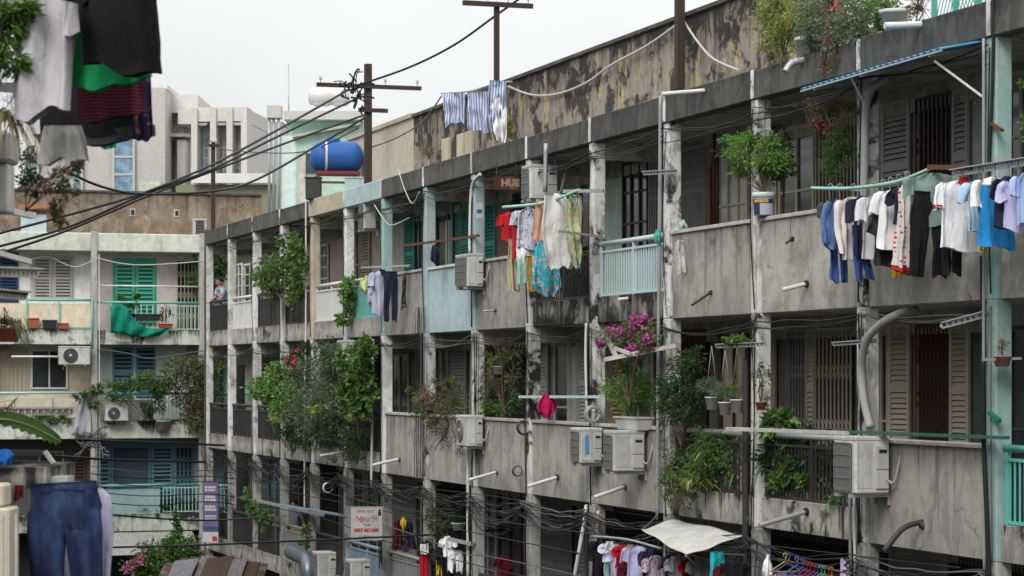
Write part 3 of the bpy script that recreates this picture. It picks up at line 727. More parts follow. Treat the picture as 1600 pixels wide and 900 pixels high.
for x, w_, lab in ((502, 40, 'large white cylinder tank lying on the mint house roof'), (531, 30, 'smaller white cylinder tank behind the pole wires on the mint house roof')):
    Yt = 102; c = wpx(x, 151, Yt); r = 13.5*Yt/FPX; L = w_/2*Yt/FPX
    t = thing('water_tank', lab, 'water tank', (c[0], Yt, c[2]-r), WF)
    fb(MB().lathe((0, 0, r), [(.01, -L), (r*.7, -L*.97), (r, -L*.82), (r, L*.82), (r*.7, L*.97), (.01, L)], 20, 'x'), 'tank_body', STW, t)
    fb(MB().box(-L*.6, L*.6, -r*.7, r*.7, -.02, .2), 'saddle', GALV, t)
p = wpx(451, 230, 103); tag(MB().tube([p, (p[0], p[1], wpx(451, 100, 103)[2])], .045, 6, .025).build('antenna_mast', GALV, None, p, WF), 'thin tall grey mast standing on the mint house roof', 'mast')
# ------------------------------------------------------------------ air conditioners
ACW = stained('ac_casing', lin('c8c8c5'), lin('73716b'), .4, .4, lin('b1b0ab'), .5, freq=9, drip=.4)
ACG = paint('ac_grille', lin('6e6f6e'), .6, .4); ACC = paint('ac_cover', lin('aeadA8'.lower()), .5, .3)
BLUEL = paint('blue_label', lin('4f88b5'), .4, .1)
def ac_body(root, w, dp, h, fan, cover=True, bracket=True, sticker=False):
    """local: x along the wall (towards +x the service side), y inward, front at -dp, wall at 0"""
    def p(mb, n, m, bv=0, par=None): return mb.build(n, m, par or root, (0,0,0), None, bv)
    b = p(MB().box(-w/2, w/2, -dp, 0, 0, h), 'casing', ACW, .02)
    p(MB().box(-w/2-.008, w/2+.008, -dp-.008, .004, h-.05, h+.006), 'lid', ACW, .01, b)
    g = MB()
    if fan == 'round':
        r = min(h*.4, w*.3); c = -w/2+w*.36
        g.lathe((c, -dp-.003, h*.5), [(r, 0), (r, .02), (r*.94, .025), (r*.94, .004)], 24, 'y')
        for i in range(1, 6): g.lathe((c, -dp-.012, h*.5), [(r*i/6-.006, 0), (r*i/6-.006, .012), (r*i/6+.006, .012), (r*i/6+.006, 0)], 20, 'y')
        for i in range(12):
            t = math.pi*i/6; g.bar((c, -dp-.02, h*.5), (c+r*math.cos(t), -dp-.02, h*.5+r*math.sin(t)), .008)
        p(MB().lathe((c, -dp-.002, h*.5), [(.001, .006), (r*.93, .006), (r*.93, 0)], 24, 'y'), 'fan_opening', DARKM)
        p(MB().lathe((c, -dp-.02, h*.5), [(.001, .02), (r*.2, .015), (r*.2, 0)], 16, 'y'), 'fan_hub', ACW)
    else:
        a, c = -w/2+.05, w/2-.1
        p(MB().box(a, c, -dp-.012, -dp+.002, h*.08, h*.88), 'fan_opening', DARKM)
        k = int((c-a)/.045)
        for i in range(k+1): x = a+(c-a)*i/k; g.box(x-.007, x+.007, -dp-.03, -dp-.013, h*.07, h*.89)
        for i in range(5): z = h*(.07+.205*i); g.box(a, c, -dp-.034, -dp-.022, z-.008, z+.008)
    p(g, 'fan_grille', ACG)
    if cover:
        c_ = p(MB().box(w/2+.002, w/2+.035, -dp*.42, -dp*.04, h*.42, h*.86), 'service_cover', ACC, .012)
        p(MB().box(w/2+.002, w/2+.03, -dp*.42, -dp*.04, h*.08, h*.415), 'valve_cover', ACC, .012)
        p(MB().box(w/2+.036, w/2+.042, -dp*.34, -dp*.12, h*.72, h*.78), 'handle_slot', DARKM, 0, c_)
        p(MB().box(w/2+.001, w/2+.006, -dp*.95, -dp*.5, h*.1, h*.9), 'side_panel', ACW, .004)
        p(MB().tube(spline([(w/2+.02, -dp*.1, h*.25), (w/2+.12, .0, h*.2), (w/2+.16, .05, h*.5), (w/2+.1, .1, h*.75)]), .02, 7), 'pipe', PVCG)
    if sticker: p(MB().box(w/2+.007, w/2+.01, -dp*.8, -dp*.62, h*.25, h*.8), 'sticker', BLUEL)
    if bracket:
        for x in (-w*.32, w*.32):
            k = MB(); k.box(x-.02, x+.02, -dp-.04, .06, -.05, -.002); k.box(x-.019, x+.019, .03, .06, -.16, -.052);
            p(k, 'bracket', GALV)
def ac_f(x0, x1, y0, y1, label, fan='slats', dp=.34, back=-.07, **kw):
    r = fpx(x1, y1, back); l = fpx(x0, y1, back-dp); w = r[0]-l[0]; w = max(.5, min(1.25, w)); cxl = r[0]-w/2
    m = fpx((x0+x1)/2, y1, back-dp*.5); t = fpx((x0+x1)/2, y0, back-dp*.5)
    root = thing('air_conditioner', label, 'air conditioner', (cxl, back, m[2]), FF, 'air conditioner outdoor units')
    ac_body(root, w, dp, t[2]-m[2], fan, **kw); return root
def ac_g(x0, x1, y0, y1, label, e=-.06, dp=.36, fan='round', **kw):
    a = gpx(x0, y1, e-dp); b = gpx(x1, y1, e-dp); t = gpx(x0, y0, e-dp)
    root = thing('air_conditioner', label, 'air conditioner', ((a[0]+b[0])/2, e, a[2]), GF, 'air conditioner outdoor units')
    ac_body(root, b[0]-a[0], dp, t[2]-a[2], fan, **kw); return root
ac_f(712, 756, 398, 449, 'cream air conditioner unit hung on the parapet beside the pale blue painted panel')
ac_f(713, 755, 649, 697, 'cream air conditioner unit alone on the middle parapet beneath a twiggy shrub', 'round')
ac_f(903, 941, 669, 724, 'white air conditioner with blue sticker, left of the pair on the middle parapet', dp=.4, sticker=True)
ac_f(944, 1008, 673, 736, 'white air conditioner right under the white planter, larger of the pair', dp=.55)
ac_f(1303, 1390, 682, 770, 'largest air conditioner with wide dark grille, nearest on the middle parapet', dp=.5, back=-.07)
ac_f(818, 872, 259, 312, 'grey air conditioner mounted high in the top gallery beside a steel post', dp=.55, back=.3, bracket=True)
ac_f(527, 554, 532, 574, 'small air conditioner half hidden by leaves above the dense creeper', dp=.3)
ac_f(488, 527, 862, 906, 'cream air conditioner on the lowest gallery behind the grey duct elbow', dp=.5, back=.1)
ac_f(540, 580, 874, 918, 'cream air conditioner on the lowest gallery under the tailor sign', dp=.5, back=.1)
ac_f(573, 588, 315, 357, 'narrow air conditioner tucked under the ceiling beside the teal column', dp=.3, back=.25, cover=False)
ac_g(93, 141, 541, 570, 'air conditioner with round fan hung under the far block slab by its column', bracket=True)
ac_g(165, 201, 634, 658, 'air conditioner with dark round fan standing on the far block ledge', cover=False, bracket=False)
r = thing('air_conditioner', 'small white air conditioner standing on the far roof band by the dark pole', 'air conditioner', (gpx(312, 373, .4)[0], .6, 4.703), GF, 'air conditioner outdoor units'); ac_body(r, .42, .35, .55, 'slats', cover=False, bracket=False)

# ------------------------------------------------------------------ utility poles
POLE = paint('creosote_pole', lin('3a2f29'), .8, .4, (.02,.018,.016)); PORC = paint('porcelain', lin('b9b9b6'), .3, .2)
def pole(label, x, ytop, ybot, d, w, arms, frame='F'):
    P, fr = (fpx, FF) if frame == 'F' else (gpx, GF)
    b = P(x, ybot, d); t = P(x, ytop, d)
    root = thing('utility_pole', label, 'utility pole', b, fr)
    H = t[2]-b[2]
    MB().box(-w/2, w/2, -w/2, w/2, 0, H).build('post', POLE, root, (0,0,0), None, .01)
    for (ay, ln, off, ins) in arms:
        z = P(x, ay, d)[2]-b[2]; 
        ax = (0, 1) if frame == 'F' else (1, 0)
        q = MB(); yy = w/2+.04
        if frame == 'F': q.box(yy-.04, yy+.04, off-ln/2, off+ln/2, z-.05, z+.05)
        else: q.box(off-ln/2, off+ln/2, -yy-.04, -yy+.04, z-.05, z+.05)
        arm = q.build('crossarm', POLE, root)
        for i in range(ins):
            f = off-ln/2+.1+(ln-.2)*i/max(1, ins-1)
            c = (yy, f, z+.05) if frame == 'F' else (f, -yy, z+.05)
            MB().lathe(c, [(.012, 0), (.012, .07), (.045, .08), (.03, .11), (.045, .13), (.03, .17), (.005, .18)], 8).build('insulator', PORC, arm)
    return root
pole('dark square utility pole with a long crossarm behind the blue tank', 575, 100, 300, .75, .17, [(136, 2.7, .0, 4), (173, .75, .1, 0)])
pole('slim dark utility pole rising above the striped sheets on the roof', 776, 6, 165, .9, .105, [(8, 1.55, .0, 4)])
pole('thick dark post strapped to the stained roof wall, its top cut by the frame', 1062, -40, 140, 1.25, .15, [])
pole('far slim pole standing before the brown roof wall of the end block', 333, 222, 372, .4, .13, [(228, .35, 0, 2)], 'G')

# ------------------------------------------------------------------ blue tank on its red stand
Y = 64.0; S = Y/FPX
TBLUE = paint('tank_blue', lin('22569b'), .55, .5, lin('41557a'))
c = wpx(526, 272, Y)
t = thing('water_tank', 'bright blue plastic cylinder tank lying on a red stand on the roof', 'water tank', c, WF, None, R(8))
rr = 26*S; L = 41*S
pr = [(.02, -L), (rr*.4, -L*.985), (rr*.68, -L*.9), (rr*.88, -L*.76), (rr*.985, -L*.56)]
for i in range(9):
    xx = -L*.45+L*.9*i/8; pr += [(rr*(1.0 if i % 2 else .975), xx)]
pr += [(rr*.985, L*.56), (rr*.88, L*.76), (rr*.68, L*.9), (rr*.4, L*.985), (.02, L)]
MB().lathe((0, 0, rr), pr, 28, 'x').build('tank_body', TBLUE, t)
MB().lathe((-L*.15, 0, rr*1.93), [(.2, 0), (.2, .08), (.17, .1), (.001, .11)], 16).build('lid', TBLUE, t)
for x in (-L*.42,): MB().lathe((x, 0, rr), [(rr*1.0, -.03), (rr*1.02, -.03), (rr*1.02, .03), (rr*1.0, .03)], 28, 'x').build('strap', PVC, t)
RED = paint('red_oxide_steel', lin('74332e'), .7, .6)
s = thing('tank_stand', 'rusty red steel stand carrying the blue tank on the roof', 'stand', wpx(528, 300, Y), WF, None, R(8))
hgt = 26*S
for x in (-32*S, 30*S):
    for y in (-.3, .3): MB().box(x-.045, x+.045, y-.045, y+.045, -.25, hgt).build('leg', RED, s)
MB().box(-33*S, 33*S, -.36, .36, hgt, hgt+.09).build('top_frame', RED, s); MB().box(-32*S, 30*S, -.32, -.28, hgt*.45, hgt*.45+.06).build('brace', RED, s)
for x, h, w, lab in ((556, 285, .55, 'pale blue sheet metal box on the roof edge beside the tank stand'), (490, 287, .4, 'small dark bin on the roof edge beside the red stand')):
    p = wpx(x, 300, 63); o = thing('roof_box', lab, 'box', p)
    m = BLUEC if x > 520 else IRON
    MB().box(-w/2, w/2, -.2, .2, -.2, .35).build('body', m, o, (0,0,0), None, .02); MB().box(-w/2-.02, w/2+.02, -.22, .22, .351, .38).build('lid', m, o)

# ------------------------------------------------------------------ drain spouts and pipes
def spout(x1, y1, x2, y2, r, label, m=PVC, d1=-.0, bend=0, cat='drain spout', extra=None):
    a = Vector(fw(x1, y1, d1)); L = .7
    # the free end lies outward from the wall: choose the outward length whose picture column is x2
    best = None
    for i in range(1, 200):
        d = d1 - i*.01; q = fl(-fpx(x1, y1, d1)[0]/BAY, d, 0)
        px = CX+FPX*q[0]/q[1]
        if best is None or abs(px-x2) < best[0]: best = (abs(px-x2), q)
    q = best[1]; b = Vector((q[0], q[1], wpx(x2, y2, q[1])[2]))
    mid = (a+b)/2 + Vector((0, 0, bend)); pts = spline([a - (b-a).normalized()*.05, mid, b] if bend else [a-(b-a).normalized()*.05, b])
    o = thing('drain_spout', label, cat, a)
    MB().tube(pts, r, 9).build('pipe', m, o, a)
    MB().tube([a + (b-a).normalized()*.0, a+(b-a).normalized()*.05], r*1.6, 9).build('collar', CONCD, o, a)
    return o
for args in ((1262,443,1222,453,.032,'thin grey drain spout poking from the widest top parapet'), (1112,456,1081,477,.022,'short dark iron spout below the polka print cloth', IRON),
    (1240,372,1228,380,.02,'bent rusty iron stub on the top parapet above the grey spout', IRON), (873,745,824,760,.033,'white drain spout below the left white air conditioner', PVC), (978,760,928,777,.033,'white drain spout below the larger white air conditioner', PVC),
    (778,737,732,750,.03,'white drain spout beside the standpipe under the twiggy shrub', PVC), (625,717,582,727,.035,'grey white spout under the first middle solid parapet at the left', PVC),
    (1262,799,1187,821,.035,'grey spout below the plant filled railing near the big air conditioner', PVCG), (775,485,755,486,.022,'short grey stub pipe on the top parapet beside the air conditioner', GALV),
    (540,706,500,712,.03,'yellowed pipe end below the dense green creeper', PVC), (985,466,966,468,.03,'stubby white pipe in the black stained slab edge', PVC), (1085,775,1072,778,.03,'short white stub under the lush railing plants', PVC)):
    spout(*args)
spout(1442, 818, 1381, 862, .038, 'black curved hose drooping out of the nearest bare parapet', IRON, bend=.12)
spout(1108, 141, 1034, 147, .035, 'white pipe laid outward along the roof edge below the thick post', PVC)
spout(1448, 38, 1383, 40, .045, 'white pipe jutting from the roof edge below the teal fence', PVC)
o = spout(1263, 93, 1240, 97, .05, 'blue grey elbow pipe pointing down from the roof edge', GALV)
def pipe(name, label, pts, r, m, cat='pipe', n=8, k=6):
    P = [Vector(p) for p in pts]
    o = MB().tube(spline(P, k), r, n).build(name, m, None, P[0], WF)
    return tag(o, label, cat)
p0 = Vector(fw(1240, 97, -.35)); pipe('elbow_pipe', 'short blue grey downturned pipe mouth under the roof flowers', [p0, p0+Vector((-.06,-.02,-.05)), p0+Vector((-.12,-.04,-.14))], .05, GALV)
pipe('flexible_duct', 'big pale curved flexible duct climbing the column beside the largest air conditioner', [fw(1360,668,-.1), fw(1350,625,-.12), fw(1346,575,-.14), fw(1353,535,-.2), fw(1372,510,-.2), fw(1400,492,-.12), fw(1432,484,.25)], .054, stained('duct_grey', lin('a9a9a8'), lin('4c4c4a'), .4, .7, freq=9), n=12)
pipe('downpipe', 'grey pipe bending over at the top gallery column under the blue awning', [fw(1349,330,-.12), fw(1351,250,-.12), fw(1353,175,-.12), fw(1360,140,-.12), fw(1385,122,.1)], .055, PVCG)
pipe('downpipe', 'thin white pipe down the teal column at the right edge', [fw(1537,60,-.11), fw(1537,300,-.11), fw(1537,600,-.11), fw(1538,900,-.11)], .02, PVCG)
pipe('downpipe', 'black pipe down the lower column beside the lush plants', [fw(1165,560,-.11), fw(1165,700,-.11), fw(1165,905,-.11)], .05, IRON)
pipe('downpipe', 'thin grey pipe down the column right of the mint railing', [fw(1032,150,-.1), fw(1031,330,-.1), fw(1029,500,-.1), fw(1028,640,-.1), fw(1027,812,-.1)], .03, PVCG)
pipe('downpipe', 'white pipe down the column left of the bougainvillea', [fw(916,505,-.1), fw(915,560,-.1), fw(917,640,-.1)], .025, PVC)
pipe('downpipe', 'white standpipe under the middle air conditioner down to the lower gallery', [fw(731,698,-.12), fw(731,760,-.12), fw(731,905,-.12)], .032, PVC)
pipe('downpipe', 'grey pipe on the left side of the two pale pipes under the big air conditioner', [fw(1328,776,-.1), fw(1329,900,-.1)], .022, PVCG); pipe('downpipe', 'white pipe on the right side of the two pale pipes under the big air conditioner', [fw(1335,776,-.1), fw(1336,900,-.1)], .022, PVC)
pipe('downpipe', 'white pipe down the pale blue column beside the top air conditioner', [fw(750,272,-.1), fw(738,290,-.1), fw(735,330,-.1), fw(734,395,-.1)], .035, PVC)
pipe('downpipe', 'thin tan pipe on the left column of the cream bay', [fw(478,300,-.1), fw(478,480,-.1), fw(476,660,-.1), fw(476,800,-.1)], .025, PVC)
pipe('downpipe', 'grey pipe on the column right of the dense creeper', [fw(583,530,-.1), fw(582,640,-.1), fw(580,760,-.1)], .03, PVC)
pipe('downpipe', 'slanting white pipe leaning beside the lower gate', [fw(897,905,-.3), fw(905,860,-.25), fw(913,815,-.15), fw(916,790,-.05)], .035, PVC)
pipe('downpipe', 'cream pipe hanging beside the lower laundry column', [fw(930,905,-.1), fw(932,850,-.1), fw(935,798,-.05)], .03, CREAMC)
pipe('steel_post', 'upright perforated steel post beside the high grey air conditioner', [fw(853,224,-.35), fw(852,300,-.35)], .04, GALV, 'post', 4)
pipe('steel_post', 'thin steel post behind the high grey air conditioner', [fw(868,240,.4), fw(868,300,.4)], .03, GALV, 'post', 4)
# grey duct elbow in front of the lowest gallery
DUCT = paint('duct_metal', lin('6f757d'), .4, .35, lin('3f4246'), .5)
pipe('duct_elbow', 'fat grey metal duct elbow sticking out of the lowest gallery', [fw(455,862,-.3), fw(470,869,-.35), fw(480,874,-.45), fw(482,890,-.5), fw(482,915,-.5)], .2, DUCT, 'duct', 14)

# ------------------------------------------------------------------ awnings
def sheet(name, label, cat, P, m, th=.02, nu=14, nv=8, warp=.04, seed=1, corr=0):
    """P: four corners, clockwise"""
    rng = random.Random(seed); A, B, C_, D = [Vector(p) for p in P]
    nrm = (B-A).cross(D-A).normalized()
    ph = rng.uniform(0, 6)
    def f(u, v):
        p = A.lerp(B, u).lerp(D.lerp(C_, u), v)
        q = noise.noise(Vector((u*3+ph, v*3, ph)))*warp
        if corr: q += .015*math.sin(u*corr*2*math.pi)
        return p + nrm*q
    o = MB().grid(f, nu, nv).build(name, m, None, A, WF, 0, th)
    return tag(o, label, cat)
AWB = paint('blue_awning', lin('3f83a8'), .5, .4, lin('3f5560'))
r = thing('awning', 'long blue corrugated awning sheet under the roof edge near the teal column', 'awning', fw(1400, 100, -.1))
A_, B_, C__, D_ = [Vector(p) for p in (fl(1.16, -.02, 4.07), fl(.06, -.02, 4.12), fl(.06, -.62, 4.0), fl(1.2, -.62, 3.95))]
def awn(u, v):
    p = A_.lerp(B_, u).lerp(D_.lerp(C__, u), v); p.z += .01*math.sin(u*150) ; return p
MB().grid(awn, 160, 4, False).build('sheet', AWB, r, fw(1400,100,-.1), None, 0, .012)
for u, w_ in ((.1, .03), (.45, .03), (.92, .03)):
    a = A_.lerp(B_, u); b_ = D_.lerp(C__, u); MB().bar(a+Vector((0,0,-.05)), b_+Vector((0,0,-.05)), .035).build('batten', GALV, r, fw(1400,100,-.1))
MB().bar(D_+Vector((0,0,-.03)), C__+Vector((0,0,-.03)), .022).build('edge_bar', GALV, r, fw(1400,100,-.1))
for (p, q) in ((fw(1460, 95, -.55), fw(1538, 153, -.08)), (fw(1330, 121, -.55), fw(1352, 165, -.08))): MB().bar(p, q, .028).build('strut', PVC, r, fw(1400,100,-.1))
TARP = stained('pale_tarp', lin('c4c3be'), lin('93918b'), .2, .3, lin('b4b2ac'), .5)
sheet('tarp_awning', 'grubby white tarp awning tilted over the lowest gallery laundry', 'awning', (fw(1052,812,-.02), fw(1163,836,-.02), fw(1072,868,-.95), fw(1003,828,-.95)), TARP, .012, 24, 16, .035, 5)
# flat brackets: pale bars reaching out from columns
def bar(name, label, p, q, w, m, h=None, cat='drying rack', group=None):
    p = Vector(p); q = Vector(q)
    o = MB().bar(p, q, w, h).build(name, m, None, p, WF); return tag(o, label, cat, group)
def slotbar(name, label, p, q, h, m, cat='slotted bar'):
    """perforated angle iron: real holes between two flanges and short webs"""
    p = Vector(p); q = Vector(q); L = (q-p).length; d = (q-p).normalized(); o3 = Vector((0,0,1)); o3 = (o3 - d*o3.dot(d)).normalized()
    r = MB(); k = max(4, int(L/.07))
    r.bar(p+o3*h*.36, q+o3*h*.36, .012, h*.28); r.bar(p-o3*h*.36, q-o3*h*.36, .012, h*.28)
    for i in range(k+1):
        c = p.lerp(q, i/k); a = d*.02; r.bar(c-a, c+a, .012, h*.44)
    s_ = d.cross(o3).normalized(); r.bar(p+o3*h*.5+s_*h*.4, q+o3*h*.5+s_*h*.4, h*.8, .012)
    return tag(r.build(name, m, None, p, WF), label, cat)
bar('shelf_board', 'long pale board fixed across the columns above the largest air conditioner', fw(1140,670,-.4), fw(1330,677,-.22), .14, COPE, .05, 'board')
bar('green_board', 'thin dark green strip running from the board to the teal column', fw(1330,675,-.2), fw(1572,684,-.2), .1, paint('dark_green_strip', lin('2d5a4c'), .6, .4), .04, 'board')
bar('timber_bar', 'long pale timber bar sticking out below the bougainvillea', fw(945,562,-.85), fw(1058,540,-.08), .07, COPE, .07)
bar('timber_prop', 'short pale timber prop leaning left above the timber bar', fw(948,527,-.75), fw(963,558,-.72), .06, COPE, .06); bar('timber_prop', 'short pale timber prop slanting right onto the timber bar', fw(958,543,-.7), fw(985,553,-.62), .05, COPE, .05)
slotbar('slotted_bar', 'perforated bar holding a small plant beside the hanging pots', fw(1120,541,-.5), fw(1196,538,-.08), .06, GALV)
slotbar('slotted_bar', 'perforated grey bar slanting out from the lower teal column top', fw(1471,509,-.55), fw(1535,492,-.08), .08, GALV)
slotbar('slotted_bar', 'short perforated bar on the column between the two grille doors', fw(1302,538,-.35), fw(1368,533,-.08), .05, GALV)
slotbar('slotted_bar', 'short grey perforated bar across the top column near the mint railing', fw(1006,271,-.35), fw(1058,268,-.08), .06, GALV)
bar('shelf_bracket', 'flat steel shelf fixed on the teal column holding a pink pot', fw(1536,562,-.35), fw(1594,560,.1), .1, STEEL, .03)
bar('conduit_bar', 'thin grey bar crossing the columns above the pink bag', fw(812,620,-.12), fw(940,620,-.12), .05, MINTR)
bar('timber_bar', 'weathered brown timber bar tied to the pale blue columns', fw(632,384,-.35), fw(748,368,-.08), .05, BROWN); bar('timber_bar', 'thin grey bar carrying clothes beside the teal railing', fw(565,418,-.6), fw(640,415,-.08), .04, GALV)
bar('teal_gauge', 'small green metal cleat screwed to the lower teal column', fw(1546,645,-.1), fw(1562,658,-.09), .05, paint('green_cleat', lin('1f6b52'), .6), .05, 'cleat')
bar('rusty_latch', 'dark rusty latch on the upper teal column', fw(1549,193,-.09), fw(1566,204,-.08), .05, BROWN, .03, 'latch')
bar('rail_bar', 'grey white beam sticking out of the lowest gallery toward the left', fw(402,782,-.6), fw(505,805,-.06), .07, PVCG); bar('rail_bar', 'pale blue beam beside the grey one in the lowest gallery', fw(445,790,-.5), fw(540,806,-.06), .06, paint('blue_rail', lin('7d98a2'), .5, .4))
bar('clothes_bar', 'grey bar carrying white clothes in the lowest gallery', fw(700,842,-.5), fw(742,851,-.06), .07, STEEL)
# small standing-out bits
def coil(label, x, y, rpx, d, r, m=IRON):
    c = fpx(x, y, d); p = FF.w(c); S_ = p.y/FPX; q = MB(); R_ = rpx*S_; rng = random.Random(x)
    for j in range(3):
        pts = [(.02*j, R_*(1-.06*j)*math.cos(t*.349)*1.0, R_*(1-.04*j)*math.sin(t*.349)) for t in range(19)]
        q.tube(pts, r, 5)
    o = q.build('hose_coil', m, None, (0,0,0), WF); o.location = p; o.rotation_euler = (0, 0, FF.rot); return tag(o, label, 'cable coil')
coil('black cable coil hanging over the coping above a white standpipe', 818, 668, 11, -.15, .014); coil('small black cable loop hanging low on the middle parapet', 808, 736, 8, -.12, .01)
coil('grey cable coil tied to the column left of the white air conditioners', 926, 647, 12, -.15, .03, PVCG); coil('pale cable loop in the dark beside the tailor gallery', 512, 762, 8, -.2, .012, PVC)

# ------------------------------------------------------------------ signs
def text_mesh(root, s, size, loc, m, font_shear=0, frame_rot=0, name='lettering', bold=0, sx=1.0):
    cu = bpy.data.curves.new('t', 'FONT'); cu.body = s; cu.size = size; cu.align_x = 'CENTER'; cu.align_y = 'CENTER'; cu.extrude = .002; cu.shear = font_shear; cu.offset = bold
    to = bpy.data.objects.new('t', cu); COL.objects.link(to); bpy.context.view_layer.update()
    me = bpy.data.meshes.new_from_object(to.evaluated_get(bpy.context.evaluated_depsgraph_get())); bpy.data.objects.remove(to); bpy.data.curves.remove(cu)
    me.transform(Matrix.Rotation(R(90), 4, 'X')); me.transform(Matrix.Diagonal((sx, 1, 1, 1)))
    me.materials.clear(); me.materials.append(m)
    o = bpy.data.objects.new(name, me); COL.objects.link(o); o.parent = root; o.location = loc; return o
SIGNW = stained('sign_white', lin('c4c4c4'), lin('8b8a88'), .2, .2); REDI = paint('red_ink', lin('a83a2e'), .5, .1); BLUEI = paint('blue_ink', lin('3d5c94'), .5, .1); INK = paint('dark_ink', lin('2a2a30'), .5, .1)
p = fw(573, 818, -.75); S_ = p[1]/FPX
s = thing('shop_sign', 'white tailor shop sign with red lettering hanging in the lowest gallery', 'sign', (p[0], p[1], p[2]), WF, None, R(6))
w_, h_ = 49*S_, 50*S_
MB().box(-w_/2, w_/2, 0, .06, -h_/2, h_/2).build('panel', SIGNW, s, (0,0,0), None, .006); 
q = MB(); 
for a, b_, c_, d_ in ((-w_/2-.01, w_/2+.01, h_/2, h_/2+.02), (-w_/2-.01, w_/2+.01, -h_/2-.02, -h_/2)): q.box(a, b_, -.005, .065, c_, d_)
q.build('frame', GALV, s)
text_mesh(s, 'NHÀ MAY', 5.5*S_*1.1, (-.03, -.004, 19*S_), REDI); text_mesh(s, 'Nguyệt', 11.5*S_, (-.02, -.004, 8*S_), REDI, .3, bold=.0)
text_mesh(s, 'Thuận', 5*S_, (.0, -.004, -2*S_), BLUEI, .4); text_mesh(s, 'MAY ÁO DÀI', 6.2*S_*1.05, (-.01, -.004, -10.5*S_), REDI, bold=.008); text_mesh(s, 'ĐT: 0908 646 212', 3*S_*1.1, (0, -.004, -20*S_), INK)
MB().lathe((w_*.41, -.003, h_*.41), [(.001, .002), (.03, .002), (.03, 0)], 10, 'y').build('figure_mark', INK, s); MB().box(w_*.41-.035, w_*.41+.035, -.004, -.001, h_*.24, h_*.37).build('figure_mark', INK, s)
p = fw(329, 800, -.45); S_ = p[1]/FPX
s = thing('vertical_sign', 'tall purple vertical sign with white text blocks on the corner pier', 'sign', p, WF, None, R(-14))
w_, h_ = 26*S_, 95*S_
MB().box(-w_/2, w_/2, 0, .06, -h_/2, h_/2).build('panel', stained('sign_purple', lin('6d6486'), lin('4f4a63'), .2, .2), s)
MB().box(-w_/2+.003, w_/2-.003, -.004, -.0005, -h_/2, -h_/2+h_*.17).build('lower_band', SIGNW, s); MB().box(-w_/2+.003, w_/2-.003, -.004, -.0005, -h_/2+h_*.2, -h_/2+h_*.26).build('navy_band', paint('navy_ink', lin('40466e'), .5), s)
MB().box(w_*.12, w_*.42, -.008, -.0045, -h_/2+h_*.02, -h_/2+h_*.1).build('stamp', REDI, s)
for i, y in enumerate((.36, .20, .04, -.12)):
    q = MB(); rng = random.Random(i)
    for j in range(2):
        x = -w_*.36
        while x < w_*.33:
            l = rng.uniform(.04, .1); q.box(x, min(x+l, w_*.36), -.005, -.001, h_*(y+.03-.05*j), h_*(y+.068-.05*j)); x += l+.018
    q.build('lettering', SIGNW, s)
p = fw(791, 286, -.25); S_ = p[1]/FPX
s = thing('hanging_sign', 'small rusty red sign with white letters hanging under the top ceiling', 'sign', p, WF, None, R(10))
w_, h_ = 38*S_, 20*S_
MB().box(-w_/2, w_/2, 0, .04, -h_/2, h_/2).build('panel', stained('rusty_red', lin('55302a'), lin('241815'), .6, .8, lin('7a5545'), .6), s); text_mesh(s, 'HUE', 15*S_, (.08, -.004, 0), paint('cream_ink', lin('94806d'), .6, .4), bold=.01)
for x in (-w_*.4, w_*.4): MB().bar((x, .02, h_/2), (x, .02, h_/2+.35), .015).build('hanger', IRON, s)
p = fw(749, 329, -.09); S_ = p[1]/FPX
s = thing('address_plate', 'small white plate with a blue number on the pale column', 'plate', p, WF, None, R(18)); MB().box(-5*S_, 5*S_, 0, .02, -12*S_, 12*S_).build('panel', SIGNW, s); MB().box(-4*S_, 4*S_, -.004, -.001, -4*S_, 2*S_).build('blue_patch', BLUEI, s)
# ------------------------------------------------------------------ laundry
def tube_cloth(mb, rows, n=20, amp=.02, k=3, seed=0, captop=True):
    """rows: (cx, cy, cz, half width, half depth); a flattened tube whose folds deepen downwards"""
    rng = random.Random(seed); ph = [rng.uniform(0, 6.3) for _ in range(6)]; vs = []; m = len(rows); n = int(n*1.7)
    so = rng.uniform(0, 90); skew = rng.uniform(-.05, .05); z0 = rows[0][2]; H = max(.05, z0-rows[-1][2])
    for i, (cx, cy, cz, hw, hd) in enumerate(rows):
        t = i/max(1, m-1)
        for j in range(n):
            a = 2*math.pi*j/n; c, s_ = math.cos(a), math.sin(a)
            xn = (abs(c)**.8)*(1 if c > 0 else -1); x = hw*xn; g = .3+.7*t
            w1 = math.sin(k*xn*1.7+ph[0]+t*1.1+.5*math.sin(t*3+ph[4])); w2 = 1-2*abs(math.sin(k*xn*2.1+ph[1]-t*1.3))
            nz = noise.noise(Vector((x*7+so, s_*.3, cz*3.2))); nz2 = noise.noise(Vector((x*16-so, s_*.3, cz*9)))
            f = amp*(g*(.8*w1+.55*w2)+1.5*nz+.5*nz2)
            y = hd*.55*s_
            x2 = x*(1-.06*g*(1-w1)*(1 if abs(xn) > .6 else 0)) + skew*hw*t*2
            z = cz + (z0-cz)/H*amp*(.9*math.sin(2*xn+ph[2])+.9*w1*.5) 
            vs.append((cx+x2, cy+y+f, z))
    fs = [(i*n+j, i*n+(j+1) % n, (i+1)*n+(j+1) % n, (i+1)*n+j) for i in range(m-1) for j in range(n)]
    b = len(mb.v); mb.add(vs, fs, True)
    if captop: mb.f.append(tuple(b+j for j in range(n))); mb.sm.append(False)
    return mb
def smooth_rows(keys, m):
    out = []
    for i in range(m+1):
        t = i/m*(len(keys)-1); a = min(int(t), len(keys)-2); f = t-a; f = f*f*(3-2*f)*.5+f*.5
        out.append(tuple(keys[a][q]*(1-f)+keys[a+1][q]*f for q in range(5)))
    return out
def hem(c, amt=.5): return tuple(x*amt for x in c)
